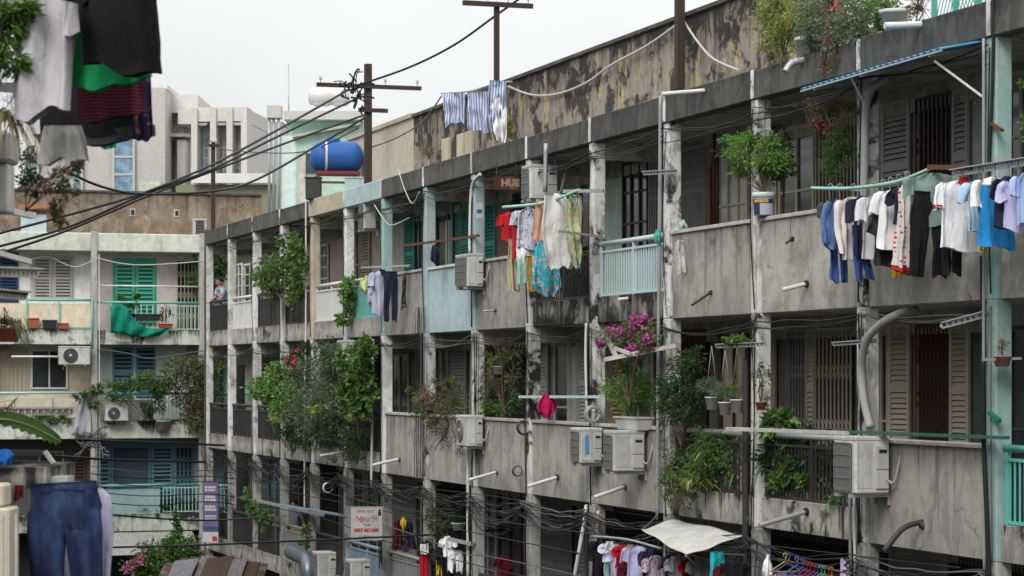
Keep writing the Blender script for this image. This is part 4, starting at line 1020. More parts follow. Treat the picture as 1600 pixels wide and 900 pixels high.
def garment(kind, label, cat, pos, w, h, mat, rot=0., group=None, seed=0, sleeve=None, trim=None, flare=1.0, long=False, splay=1.0, lower=None, collar=None, depth=.06, amp=1.0):
    """pos: top centre in eye-relative world coordinates"""
    rng = random.Random(seed*7+3)
    root = thing(kind, label, cat, pos, WF, group, GF.rot+rot)
    def p(mb, n, m, par=None): return mb.build(n, m, par or root, (0,0,0))
    hw = w/2; root.rotation_euler.y = R(rng.uniform(-5, 5))
    if kind in ('t_shirt', 'shirt', 'jacket', 'blouse', 'polo_shirt'):
        bw = hw*.8
        body = [(0,0,0,.07,.03), (0,0,-.035,bw*.62,.045), (0,0,-.09,bw*.97,.055), (0,0,-.25*h,bw*.94,depth), (0,0,-.6*h,bw*.95*flare**.5,depth), (0,0,-h,bw*flare,depth*1.1)]
        rows = smooth_rows(body, 18)
        if lower:
            cut = 8; b = p(tube_cloth(MB(), rows[:cut+1], 24, .03*amp, 3, seed), 'body', mat); p(tube_cloth(MB(), rows[cut:], 24, .03*amp, 3, seed, False), 'lower_body', lower)
        else: b = p(tube_cloth(MB(), rows, 24, .032*amp, 3, seed), 'body', mat)
        sl = (.36*h if not long else .82*h)
        for sg in (-1, 1):
            x0 = sg*bw*.8; out = hw*.2 if not long else hw*.14
            q = [(x0, 0, -.04, .05, .045), (x0+sg*out*.6, 0, -.09, .085, .05), (x0+sg*out*1.05*splay, rng.uniform(-.03,.03), -.06-sl*.5, .08, .045), (x0+sg*out*1.25*splay, rng.uniform(-.06,.03), -.06-sl, .085 if not long else .055, .04)]
            sm = p(tube_cloth(MB(), smooth_rows(q, 9), 14, .02*amp, 2, seed+sg), 'sleeve', sleeve or mat)
            if trim:
                e = q[-1]; p(tube_cloth(MB(), [(e[0]-sg*.004,e[1],e[2]+.05,e[3]*1.05,e[4]*1.1), (e[0],e[1],e[2]+.012,e[3]*1.06,e[4]*1.1)], 14, .02*amp, 2, seed+sg, False), 'cuff', trim, sm)
        if collar: p(tube_cloth(MB(), [(0,-.01,.03,.06,.035), (0,-.02,-.03,.085,.06), (0,-.03,-.1,.04,.05)], 14, .004, 2, seed), 'collar', collar)
    elif kind in ('trousers', 'jeans', 'shorts'):
        cr = min(.34, h*.36)
        if kind == 'jeans': p(tube_cloth(MB(), [(0,0,.012,hw*.87,.056), (0,0,-.01,hw*.88,.06), (0,0,-.035,hw*.885,.062), (0,0,-.04,hw*.87,.055)], 22, .018*amp*.5, 3, seed), 'waistband', mat)
        p(tube_cloth(MB(), smooth_rows([(0,0,0,hw*.86,.05), (0,0,-cr*.5,hw*.95,.06), (0,0,-cr*.95,hw*.8,.015)], 6), 22, .018*amp, 3, seed), 'waist', mat)
        for sg in (-1, 1):
            q = [(sg*hw*.46,0,-cr*.5,hw*.5,.05), (sg*hw*.47,0,-cr,hw*.52,.06), (sg*hw*.52,rng.uniform(-.02,.02),-cr-(h-cr)*.5,hw*.44,.05), (sg*hw*.55,rng.uniform(-.03,.03),-h,hw*.40,.045)]
            p(tube_cloth(MB(), smooth_rows(q, 12), 18, .028*amp, 2, seed+sg, False), 'leg', mat)
    else:   # towel, sheet, skirt, bag and dress shapes: one tube of cloth
        keys = {'skirt': [(0,0,0,hw*.7,.05), (0,0,-.3*h,hw*.85,.06), (0,0,-h,hw,.08)],
                'towel': [(0,0,0,hw*.96,.025), (0,0,-.5*h,hw*.98,.03), (0,0,-h,hw,.03)],
                'dress': [(0,0,0,hw*.3,.04), (0,0,-.1*h,hw*.6,.06), (0,0,-.35*h,hw*.62,.07), (0,0,-h,hw,.09)],
                'cloth_bundle': [(0,0,0,hw*.3,.06), (0,0,-.15*h,hw*.6,.1), (0,0,-.55*h,hw*.9,.17), (0,0,-.85*h,hw,.16), (0,0,-h,hw*.6,.08)],
                'plastic_bag': [(0,0,0,.03,.02), (0,0,-.18*h,hw*.4,.05), (0,0,-.4*h,hw*.95,.12), (0,0,-.8*h,hw,.14), (0,0,-h,hw*.6,.08)],
                'sheet': [(0,0,0,hw*.95,.03), (0,0,-.45*h,hw,.05), (hw*.08,0,-.8*h,hw*.86,.06), (hw*.1,0,-h,hw*.5,.04)],
                'sock': [(0,0,0,hw*.6,.03), (0,0,-.6*h,hw*.6,.03), (hw*.3,0,-h,hw,.03)]}.get(kind, [(0,0,0,hw*.9,.03), (0,0,-.5*h,hw,.05), (0,0,-h,hw*.95,.05)])
        b = p(tube_cloth(MB(), smooth_rows(keys, 16), 32, (.05 if kind in ('sheet', 'cloth_bundle', 'plastic_bag') else .022 if kind == 'towel' else .034)*amp, 4, seed), 'fabric', mat)
        if lower: p(tube_cloth(MB(), [(keys[-1][0], 0, -h+.005, keys[-1][3]*1.0, keys[-1][4]), (keys[-1][0], 0, -h-.05, keys[-1][3]*1.02, keys[-1][4])], 32, .034*amp, 4, seed, False), 'hem_band', lower)
    return root
def G(kind, x, y, wpx_, hpx, d, label, mat, cat=None, **kw):
    """garment on the right block hung at inset d: picture column and row of its top, size in picture pixels"""
    pos = fw(x, y, d); S_ = pos[1]/FPX
    return garment(kind, label, cat or kind.replace('_', ' '), pos, wpx_*S_*1.1, hpx*S_, mat, seed=int(x*3+y), **kw)
def cc(h): return lin(h)
WHT = cloth('white_cotton', cc('ebebee')); WHT2 = cloth('cream_cotton', cc('e2dad4')); BLK = cloth('black_cotton', (.012,.012,.015)); NAVY = cloth('navy_cotton', (.02,.022,.05)); GRY = cloth('grey_cotton', cc('9a9aa0')); LGRY = cloth('pale_grey_cotton', cc('c9c9cf'))
DEN = cloth('blue_denim', cc('4a6592'), cc('6f8cb4'), 'denim', 12); DEND = cloth('dark_denim', cc('36508a'), cc('4a66a0'), 'denim', 12); TAUPE = cloth('taupe_cotton', cc('a89c98')); SAGE = cloth('sage_nylon', cc('748a84')); REDC = cloth('red_cotton', cc('b3222e')); MAR = cloth('maroon_cotton', cc('5b1722'))
DOTS = cloth('dotted_cotton', cc('cdc6c2'), cc('a83040'), 'dots', 16); SKY = cloth('sky_cotton', cc('aecadf')); BLU = cloth('bright_blue_cotton', cc('2c8acb')); YEL = cloth('yellow_cotton', cc('d6b52e')); LILAC = cloth('lilac_cotton', cc('c0bce0')); PALEB = cloth('pale_blue_cotton', cc('a9bdea'))
ORC = cloth('ochre_cotton', cc('b98a2c')); TEALCL = cloth('teal_print', cc('29a3b3'), cc('b5aab0'), 'floral', 9); PEACH = cloth('peach_towel', cc('c39a80')); PRINT = cloth('blue_print', cc('c2c4cf'), cc('4a5288'), 'print', 16); KHAKI = cloth('khaki_cotton', cc('a8a084')); AQUA = cloth('aqua_cotton', cc('9ac0b6')); OLIVE = cloth('olive_cotton', cc('4b4f4a'))
FLOWY = cloth('yellow_teal_print', cc('b8b48a'), cc('2f8d9c'), 'print', 12); STRP = cloth('striped_sheet', cc('c3c7d0'), cc('6b81ad'), 'stripe_v', 5.5); LIME = cloth('lime_cloth', cc('c6cf8e')); CHAR = cloth('charcoal_cotton', cc('3a3a3d')); TURQ = cloth('turquoise_cotton', cc('2bb0b8')); PINKF = cloth('magenta_bag', cc('b31a55'))
# near line on the right: a turquoise pole and a slotted bar parallel with the wall
TUR = paint('turquoise_pole', lin('8fc0b2'), .5, .3)
dl = -.55
pl = [fw(1268, 294, dl), fw(1330, 294, dl), fw(1400, 284, dl), fw(1455, 263, dl)]
pipe('clothes_pole', 'long bowed turquoise clothes pole carrying the nearest row of washing', pl, .024, TUR, 'clothes pole', 8, 8)
bar('wood_bar', 'weathered brown wooden bar joining the turquoise pole and the perforated bar', fw(1452, 261, dl), fw(1520, 262, dl), .06, BROWN, cat='wooden bar')
slotbar('slotted_bar', 'long perforated grey bar carrying the washing at the right edge', fw(1490, 271, dl), fw(1640, 247, dl), .085, GALV)
for x in (1345, 1545):
    q = fw(x, 300 if x < 1500 else 262, dl); e = fw(x+70, 300 if x < 1500 else 262, -.05); 
bar('pole_bracket', 'grey steel bracket holding the turquoise pole to the column', fw(1300, 292, dl), (fw(1300, 292, dl)[0]+.53, fw(1300, 292, dl)[1]+.17, fw(1300, 292, dl)[2]-.05), .035, GALV, cat='bracket')
ng = 'washing on the nearest pole'
near = [('jacket', 1297, 312, 30, 64, 'dark grey green sleeve garment at the far left end of the nearest washing', OLIVE, {}),
 ('shirt', 1312, 312, 46, 76, 'blue denim shirt beside the grey green garment on the nearest pole', DEN, dict(long=True)),
 ('jeans', 1306, 352, 28, 88, 'dark blue jeans hanging below the denim shirt', DEND, {}),
 ('jeans', 1344, 352, 28, 84, 'blue jeans whose cuff shows below the navy shirt', DEND, {}),
 ('t_shirt', 1349, 306, 46, 94, 'navy shirt behind the white long sleeved shirt', NAVY, {}),
 ('shirt', 1333, 307, 62, 96, 'white long sleeved shirt with full sleeves on the nearest pole', WHT2, dict(long=True, splay=.8)),
 ('t_shirt', 1368, 307, 56, 100, 'taupe tee half hidden between the navy shirt and grey tee', TAUPE, {}),
 ('t_shirt', 1380, 304, 76, 100, 'pale grey tee with wide sleeves on the nearest pole', LGRY, {}),
 ('t_shirt', 1392, 330, 80, 84, 'charcoal tee peeping out below the pale grey tee', CHAR, {}),
 ('blouse', 1391, 302, 58, 58, 'short white frilled blouse between the grey tee and the dotted dress', WHT, {}),
 ('t_shirt', 1404, 296, 74, 94, 'white tee hanging just left of the dotted dress', WHT, {}),
 ('t_shirt', 1416, 292, 50, 62, 'dark navy sleeve top directly behind the dotted dress', NAVY, {}),
 ('skirt', 1408, 352, 30, 80, 'ochre and green cloth hanging lowest behind the dotted dress', ORC, {}),
 ('dress', 1418, 287, 46, 128, 'white dress with red dots and a red hem', DOTS, dict(lower=REDC)),
 ('trousers', 1455, 300, 66, 132, 'wide black trousers below the sage jacket', BLK, {}),
 ('jacket', 1457, 270, 92, 80, 'sage green padded jacket knotted on the nearest pole', SAGE, dict(splay=.6, depth=.12)),
 ('trousers', 1490, 320, 34, 110, 'black trousers behind the white polo shirt', BLK, {}),
 ('polo_shirt', 1505, 281, 100, 110, 'white polo shirt with red collar and red sleeve stripe', WHT, dict(collar=REDC, trim=REDC)),
 ('t_shirt', 1531, 282, 56, 78, 'pale sky blue tee between the polo and the two tone shirt', SKY, {}),
 ('towel', 1537, 300, 20, 92, 'yellow cloth strip behind the blue and white shirt', YEL, {}),
 ('t_shirt', 1556, 276, 76, 112, 'white and bright blue two tone shirt on the perforated bar', WHT, dict(lower=BLU)),
 ('t_shirt', 1577, 276, 50, 80, 'dark navy top right of the two tone shirt', NAVY, {}),
 ('shirt', 1592, 278, 54, 82, 'lilac white blouse near the right edge of the nearest washing', LILAC, {}),
 ('shirt', 1604, 270, 54, 78, 'pale blue shirt cut by the right edge', PALEB, {}),
 ('shirt', 1650, 266, 70, 100, 'white tee outside the right edge of the washing', WHT, {})]
HOOK = paint('hanger_wire', lin('8d8f90'), .4, .2, metal=.4)
for i, (kd, x, y, w_, h_, lab, m, kw) in enumerate(near[:-1]):
    yp = (293 if x < 1360 else 293-(x-1360)*.33) if x < 1455 else 273-(x-1490)*.157
    rr = random.Random(i)
    G(kd, x, y, w_, h_, dl+rr.uniform(-.02,.02), lab, m, group=ng, rot=R(rr.uniform(-14, 10)), **kw)
    if y < 316:
        a = Vector(fw(x, yp-3, dl)); b_ = Vector(fw(x, y+1, dl)); S_ = a.y/FPX
        hk = MB().tube(spline([a+Vector((.03,0,-.03)), a+Vector((.02,0,.02)), a+Vector((-.02,0,.01)), a+Vector((-.01,0,-.05)), b_], 4), .007, 5)
        tag(hk.build('clothes_hanger', HOOK, None, a), 'thin grey hanger hook over the nearest clothes pole', 'hanger', 'hanger hooks on the nearest clothes pole')
# middle line on the fourth and fifth bays
dm = -.75
pipe('clothes_pole', 'short turquoise clothes pole carrying the white sheet and red top', [fw(786, 324, dm), fw(850, 317, dm), fw(905, 297, dm)], .03, TUR, 'clothes pole', 8, 8)
bar('clothes_bar', 'pale grey bar from the fourth column out to the white sheet', fw(880, 299, dm+.1), fw(943, 298, -.07), .06, PVCG)
bar('clothes_bar', 'thin dark metal bar pointing out in front of the white sheet', fw(872, 361, -1.0), fw(942, 370, -.07), .04, STEEL)
mg = 'washing on the middle pole'
mid = [('skirt', 802, 372, 22, 84, 'limp khaki cloth hanging below the red top', KHAKI, {}), ('towel', 817, 400, 18, 42, 'pale aqua cloth below the white shorts', AQUA, {}), ('towel', 827, 400, 10, 54, 'narrow ochre cloth beside the turquoise floral bundle', ORC, {}),
 ('trousers', 812, 345, 22, 60, 'red trouser leg behind the white printed shirt', REDC, {}), ('t_shirt', 799, 331, 40, 46, 'bright red top at the left end of the middle pole', REDC, {}),
 ('t_shirt', 816, 330, 26, 44, 'dark green sleeve between the red top and printed shirt', OLIVE, {}), ('shorts', 824, 375, 36, 34, 'white shorts hanging under the blue printed shirt', WHT, {}),
 ('shirt', 827, 326, 50, 62, 'white short shirt with blue print on the middle pole', PRINT, {}), ('cloth_bundle', 850, 376, 48, 84, 'turquoise and red floral dress bunched into a hanging bundle', TEALCL, {}),
 ('towel', 847, 311, 20, 66, 'folded peach towel over the middle pole', PEACH, {}), ('sheet', 893, 306, 24, 110, 'yellow and teal printed cloth behind the white sheet', FLOWY, {}),
 ('sheet', 880, 303, 62, 118, 'big white sheet draped from the middle pole', cloth('sheet_white', cc('d2d2ce')), {})]
for i, (kd, x, y, w_, h_, lab, m, kw) in enumerate(mid):
    G(kd, x, y, w_, h_, dm + .02*i - .1, lab, m, group=mg, rot=R(random.Random(i).uniform(-12, 12)), **kw)
# small line on the teal railing
sg_ = 'washing beside the teal railing'
G('plastic_bag', 572, 430, 20, 30, -.5, 'lime white cloth puffed beside the teal railing', LIME, 'cloth', group=sg_)
G('cloth_bundle', 579, 440, 14, 36, -.45, 'blue printed cloth below the lime cloth', PRINT, 'cloth', group=sg_)
G('shirt', 597, 423, 38, 67, -.4, 'lilac white shirt with dark collar beside the teal railing', cloth('lilac_white', cc('b3b3cc')), group=sg_, collar=NAVY, trim=NAVY)
G('trousers', 611, 424, 22, 78, -.38, 'dark navy trousers right of the lilac shirt', NAVY, group=sg_)
G('sock', 633, 427, 9, 55, -.1, 'black patterned scarf hung on the bare parapet', cloth('black_pattern', (.02,.02,.02), cc('80807f'), 'print', 20), 'scarf')
G('cloth_bundle', 679, 382, 14, 26, -.35, 'dark navy cap shaped bundle on the pale blue panel corner', NAVY, 'cloth')
G('towel', 1061, 374, 16, 54, -.12, 'white print cloth hung flat on the wide top parapet', cloth('polka_print', cc('c6c4bc'), cc('7d7d9c'), 'print', 12), 'cloth')
G('plastic_bag', 1027, 358, 9, 19, -.15, 'teal plastic bag tied to the mint handrail', cloth('teal_bag', cc('4fa895'), rough=.4), 'plastic bag')
G('plastic_bag', 1066, 343, 12, 16, .1, 'pale green plastic bag on the coping by the gate', cloth('pale_bag', cc('a9bfae'), rough=.4), 'plastic bag')
G('plastic_bag', 853, 614, 32, 34, -.2, 'bright magenta plastic bag hung over the middle parapet', PINKF, 'plastic bag')
# sheets hung over the roof edge cable
for x0, x1, yt, yb, lab, m in ((690, 728, 144, 196, 'narrow blue striped sheet, left of the striped pair on the roof', STRP), (727, 768, 143, 204, 'wide blue striped sheet in the middle of the roof line', STRP), (764, 792, 126, 186, 'crumpled blue striped sheet beside the slim roof pole', STRP), (766, 790, 150, 222, 'plain white sheet hanging lowest on the roof line', WHT)):
    pos = fw((x0+x1)/2, yt, .55); S_ = pos[1]/FPX
    garment('sheet' if 'plain' in lab or 'crumpled' in lab else 'hanging_sheet', lab, 'sheet', pos, (x1-x0)*S_*1.02, (yb-yt)*S_, m, seed=x0, rot=R(-40 if x0 < 760 else -20), group='sheets on the roof line', amp=1.8)
# lowest gallery laundry
lg = 'washing in the lowest gallery'
low = [('t_shirt', 940, 842, 36, 80, 'black tee at the left end of the lowest washing', BLK), ('shirt', 953, 846, 24, 32, 'pale grey top beside the black tee, lowest gallery', LGRY), ('trousers', 950, 868, 14, 40, 'pale aqua trousers under the grey top, lowest gallery', AQUA), ('t_shirt', 962, 855, 28, 44, 'lilac tee behind the red shirt, lowest gallery', LILAC),
 ('t_shirt', 972, 850, 30, 36, 'bright red shirt in the lowest washing', REDC), ('trousers', 977, 880, 24, 40, 'deep red trousers below the red shirt, lowest gallery', MAR), ('t_shirt', 985, 850, 24, 40, 'khaki tee next to the lilac blouse, lowest gallery', KHAKI), ('blouse', 999, 853, 46, 60, 'pale lilac school blouse in front of the lowest washing', cloth('school_lilac', cc('b3b1d6'))),
 ('t_shirt', 1015, 857, 30, 50, 'navy printed tee behind the flowered blouse, lowest gallery', NAVY), ('blouse', 1024, 868, 36, 50, 'flowered pink white blouse under the tarp edge', cloth('pink_floral', cc('bdb0bd'), cc('8d4a68'), 'print', 16)),
 ('t_shirt', 1046, 866, 24, 50, 'dark violet tee just under the tarp', cloth('violet_cotton', cc('4a4666'))), ('t_shirt', 1056, 868, 30, 50, 'grey tee under the tarp', GRY), ('t_shirt', 1078, 870, 34, 50, 'crimson shirt under the tarp corner', cloth('crimson', cc('8f1c28'))), ('t_shirt', 1095, 872, 36, 50, 'mid grey tee right of the crimson shirt', cloth('mid_grey', cc('66666a'))),
 ('towel', 1122, 862, 24, 46, 'turquoise printed towel below the tarp right end', cloth('turq_print', cc('2cb0b8'), cc('1a7f92'), 'print', 14)), ('t_shirt', 1130, 880, 24, 40, 'maroon and blue tee below the turquoise towel', MAR), ('t_shirt', 1150, 876, 36, 46, 'black skirt shaped top at the tarp right end', BLK)]
pipe('clothes_pole', 'white clothes pole of the lowest washing left of the tarp', [fw(925, 838, -.5), fw(980, 843, -.5), fw(1035, 858, -.5)], .02, GALV, 'clothes pole'); pipe('clothes_pole', 'dark clothes pole of the lowest washing under the tarp', [fw(1040, 862, -.45), fw(1165, 868, -.45)], .02, IRON, 'clothes pole')
for i, (kd, x, y, w_, h_, lab, m) in enumerate(low):
    G(kd, x, y, w_, h_, -.5-.03*(i % 3), lab, m, group=lg, rot=R(random.Random(i+50).uniform(-20, 20)))
G('dress', 622, 812, 18, 46, .2, 'dark red patterned dress hanging beside the tailor sign', cloth('dress_red', cc('4e1e28'), cc('7d3b44'), 'print', 18)); G('dress', 637, 815, 22, 46, .25, 'dark violet dress beside the red patterned dress', cloth('dress_violet', cc('2e2836'), cc('58506a'), 'print', 18)); G('plastic_bag', 630, 808, 9, 16, -.1, 'small yellow bag between the hanging dresses', YEL, 'plastic bag')
G('towel', 662, 864, 14, 40, -.3, 'plain red cloth banner in the lowest gallery', REDC, 'banner', ); G('towel', 663, 850, 13, 15, -.3, 'white cloth just above the red banner', WHT, 'cloth')
G('shirt', 699, 838, 20, 32, -.35, 'white shirt tied to the bar in the lowest gallery', WHT); G('t_shirt', 697, 862, 24, 44, -.2, 'black tee under the tied white shirt', BLK); G('shorts', 712, 860, 24, 34, -.3, 'white shorts right of the tied white shirt', WHT); G('trousers', 688, 870, 12, 30, -.3, 'yellow and white small cloth low beside the black tee', YEL, 'cloth')
G('t_shirt', 788, 868, 22, 40, .4, 'maroon garment inside the lower gallery glass door', MAR)
# coloured hangers on the rack bottom right
HB = [('d3d24a', 1227, 860), ('5b66c4', 1232, 862), ('7a86d8', 1245, 866), ('4a59bd', 1254, 869), ('a51e2c', 1260, 872), ('a51e2c', 1266, 874), ('b02a35', 1272, 876), ('4a59bd', 1277, 878), ('53c487', 1283, 879), ('53c4a0', 1288, 880), ('a51e2c', 1294, 881), ('c9823f', 1299, 882)]
names = ['yellow plastic hanger, first from the left on the low rack', 'violet hanger right beside the yellow one', 'pale violet hanger left of the two blue ones', 'blue hanger left of the three red hangers', 'red hanger, first of three together', 'red hanger, middle of three together', 'red hanger, last of three together', 'blue hanger left of the two green hangers', 'green hanger left of the mint one', 'mint hanger right of the green one', 'red hanger next to the orange one', 'orange hanger at the right end of the rack']
pipe('clothes_pole', 'thin brown rod carrying empty coloured hangers at the bottom right', [fw(1215, 873, -.5), fw(1330, 897, -.5)], .012, BROWN, 'rod')
for (h, x, y), lab in zip(HB, names):
    a = Vector(fw(x, y+9, -.5)); m = paint('hanger_'+h, tuple(x*.55 for x in lin(h)), .5, .3)
    c, s_ = GF.c, GF.s
    def L(px, pz, py=0): return a+Vector((c*px-s_*py, s_*px+c*py, pz))
    pts = [L(-.025, .0), L(-.02, .035), L(.015, .04), L(.025, .01), L(0, -.03), L(0, -.07), L(-.2, -.19), L(-.19, -.215), L(.19, -.215), L(.2, -.19), L(0, -.07)]
    tag(MB().tube(spline(pts, 3), .0085, 6).build('clothes_hanger', m, None, a), lab, 'hanger', 'coloured hangers on the low rack')
G('plastic_bag', 1199, 866, 16, 38, -.55, 'white plastic bag hung at the bottom near the coloured hangers', WHT, 'plastic bag')
G('towel', 1215, 897, 30, 20, -.55, 'white and red cloth under the yellow hanger', cloth('red_white', cc('c9c3c8'), cc('a02838'), 'stripe_v', 8), 'cloth'); G('towel', 1320, 872, 14, 40, -.2, 'pale lilac strip cloth by the lower column, bottom right', cloth('pale_lilac', cc('b5b0cc')), 'cloth')
# foreground laundry on the left
def P_(kind, x, y, w_, h_, Y, label, mat, cat=None, rot=-18, **kw):
    pos = wpx(x, y, Y); S_ = Y/FPX
    kw.setdefault('amp', .85)
    return garment(kind, label, cat or kind.replace('_', ' '), pos, w_*S_, h_*S_, mat, seed=int(x+y), rot=R(rot), **kw)
fg = 'closest washing at the upper left'
P_('t_shirt', 74, -52, 124, 232, 12.4, 'pale grey tee hanging closest at the upper left', cloth('fore_grey', cc('b9b6bb')), group=fg, depth=.1, amp=1.3)
P_('t_shirt', 176, -95, 172, 205, 12.2, 'big black tee with deep folds at the upper left', cloth('fore_black', (.009,.009,.01)), group=fg, depth=.1, rot=-24, splay=.3, amp=1.5)
P_('skirt', 170, 20, 128, 112, 12.5, 'bright green cloth showing under the black tee', cloth('fore_green', cc('1b8a4f')), 'cloth', group=fg)
P_('t_shirt', 170, 20, 140, 163, 12.8, 'maroon and black striped tee under the green cloth', cloth('fore_stripe', cc('6e2438'), (.02,.015,.02), 'stripe_h', 17), group=fg, splay=.2)
P_('skirt', 136, 60, 200, 145, 13.2, 'black cloth with a pale hem behind the striped tee', cloth('fore_black2', (.015,.014,.018)), 'cloth', group=fg, lower=cloth('fore_greyband', cc('4a484c')))
P_('towel', 216, 60, 34, 156, 13.1, 'navy printed cloth with orange and yellow specks', cloth('fore_navy_print', cc('2c2848'), cc('8f6a3f'), 'print', 14), 'cloth', group=fg)
P_('skirt', 98, 196, 82, 60, 12.9, 'off white knotted cloth hanging below the grey tee', cloth('fore_white', cc('bdbbb5')), 'cloth', group=fg, flare=.7)
P_('towel', 148, 190, 60, 38, 13.5, 'small green strip under the black cloth', cloth('fore_green2', cc('1fa07a')), 'cloth', group=fg)
P_('towel', 240, -20, 8, 34, 12.6, 'sliver of green cloth behind the black tee edge', cloth('fore_green2', cc('1fa07a')), 'cloth', group=fg)
P_('jeans', 98, 757, 122, 210, 13.0, 'faded blue jeans hanging closest at the lower left', cloth('fore_denim', cc('151e36'), cc('3a4d70'), 'denim', 6), rot=-22)
P_('shirt', 118, 752, 92, 190, 13.35, 'lilac long sleeved shirt behind the blue jeans', cloth('fore_lilac', cc('9f9cb4')), long=True, rot=-30)
P_('towel', 30, 758, 16, 22, 13.2, 'small red cloth beside the jeans', MAR, 'cloth')
# poles and racks reaching out from the near row
for args in (('near_pole', 'dark thick pole end at the upper left corner', wpx(-40, 14, 12.2), wpx(56, 15, 12.6), .055, IRON), ('near_pole', 'white pole end crossing behind the grey tee', wpx(-40, 132, 12.2), wpx(52, 141, 12.8), .045, PVC), ('near_pole', 'pale pole end before the brown roof wall', wpx(-40, 318, 15), wpx(52, 337, 16), .04, PVC), ('near_pole', 'white pole end pointing at the grey louvred window', wpx(-40, 385, 16), wpx(46, 409, 17), .035, PVC)):
    bar(*args, cat='clothes pole')
slotbar('slotted_bar', 'white perforated bar before the blue shutters at the left edge', wpx(-40, 424, 15), wpx(58, 427, 16), .06, COPE); slotbar('slotted_bar', 'lower pale perforated bar with a dark top edge at the left edge', wpx(-40, 456, 15), wpx(40, 463, 16), .055, COPE); bar('metal_strip', 'dark strip over the lower perforated bar, left edge', wpx(-40, 450, 15), wpx(42, 459, 16), .02, IRON)
slotbar('slotted_bar', 'pale perforated bar above the banana leaf', wpx(-40, 643, 14), wpx(113, 643, 15), .045, COPE)
led = thing('concrete_ledge', 'stained concrete ledge above the hanging jeans at the lower left', 'ledge', wpx(40, 757, 13.6))
q = wpx(-60, 757, 13.8); e = wpx(88, 757, 13.6)
MB().box(q[0]-1.2, e[0], 13.3, 14.2, q[2], q[2]+.115).build('slab', CONCD, led, wpx(40,757,13.6)); MB().box(e[0]+.003, e[0]+.1, 13.4, 13.6, q[2]+.01, q[2]+.06).build('rail_stub', COPE, led, wpx(40,757,13.6))
r = thing('metal_rack', 'dark metal tray frame standing on the stained ledge', 'rack', wpx(40, 728, 13.9)); o3 = wpx(40, 728, 13.9)
for y0, y1 in ((706, 708), (723, 725)): 
    a = wpx(-40, y0, 13.9); b_ = wpx(70 if y0 < 710 else 84, y1, 13.9); MB().bar(a, b_, .03).build('rail', IRON, r, o3)
MB().bar(wpx(70, 705, 13.9), wpx(84, 724, 13.9), .045, .02).build('end_bar', COPE, r, o3)
P_('cloth_bundle', 6, 702, 30, 26, 13.8, 'bright blue rag in the metal tray frame', cloth('blue_rag', cc('2f6fc0')), 'rag')
ac = thing('wall_box', 'beige panelled metal box at the lower left corner', 'metal box', wpx(16, 830, 12.6)); o3 = wpx(16, 830, 12.6)
CRM = paint('beige_metal', lin('b5aa94'), .5, .3); a = wpx(-60, 900, 12.6); b_ = wpx(30, 790, 12.85)
MB().box(a[0], b_[0], 12.6, 12.85, a[2]-.4, b_[2]).build('casing', CRM, ac, o3, None, .012); MB().box(a[0], wpx(18, 790, 12.85)[0], 12.65, 12.85, b_[2]+.003, wpx(0, 757, 12.6)[2]).build('hood', CRM, ac, o3, None, .012)
for x in (2, 12, 24): MB().box(wpx(x, 0, 12.6)[0], wpx(x+3, 0, 12.6)[0], 12.592, 12.599, a[2]-.3, b_[2]-.03).build('rib', COPE, ac, o3)
c = thing('white_column', 'pale round topped post behind the dry plant at the left edge', 'post', wpx(6, 330, 14)); o3 = wpx(6, 330, 14)
MB().box(wpx(-30,0,14)[0], wpx(12,0,14)[0], 14, 14.2, wpx(0,332,14)[2], wpx(0,255,14)[2]).build('shaft', COPE, c, o3, None, .01); MB().box(wpx(-30,0,14)[0], wpx(17,0,14)[0], 13.95, 14.25, wpx(0,254,14)[2], wpx(0,205,14)[2]).build('cap', COPE, c, o3, None, .02)
# green net and items on the end block
NET = cloth('green_net', cc('14806a'), cc('0b5a4c'), 'denim', 6)
A_, B_, C__, D_ = [Vector(gw(x, y, -.12)) for x, y in ((173, 477), (197, 478), (268, 515), (175, 515))]
r = thing('shade_net', 'green shade net draped over the far teal railing', 'net', gw(200, 500, -.1))
P8 = [(173, 478, 520), (185, 477, 520), (196, 478, 522), (205, 492, 524), (217, 507, 526), (232, 513, 527), (250, 514, 524), (268, 511, 515)]
def netf(u, v):
    t = u*(len(P8)-1); i = min(int(t), len(P8)-2); f = t-i
    x = P8[i][0]*(1-f)+P8[i+1][0]*f; ya = P8[i][1]*(1-f)+P8[i+1][1]*f; yb = P8[i][2]*(1-f)+P8[i+1][2]*f
    return gw(x, ya+(yb-ya)*v, -.14-.12*math.sin(v*3.1)*math.sin(u*9+1)**2-.06*math.sin(u*23+v*4)-.05*v)
MB().grid(netf, 40, 10).build('netting', NET, r, gw(200, 500, -.1), None, 0, .015)
A_ = stained('white_plastic_sheet', lin('b4b4bb'), lin('77777f'), .3, .2)
sheet('plastic_sheet', 'grey white plastic sheet draped over the far parapet beside its column', 'plastic sheet', (gw(126, 615, -.08), gw(142, 612, -.08), gw(142, 682, -.15), gw(112, 680, -.12)), A_, .015, 14, 14, .12, 3)
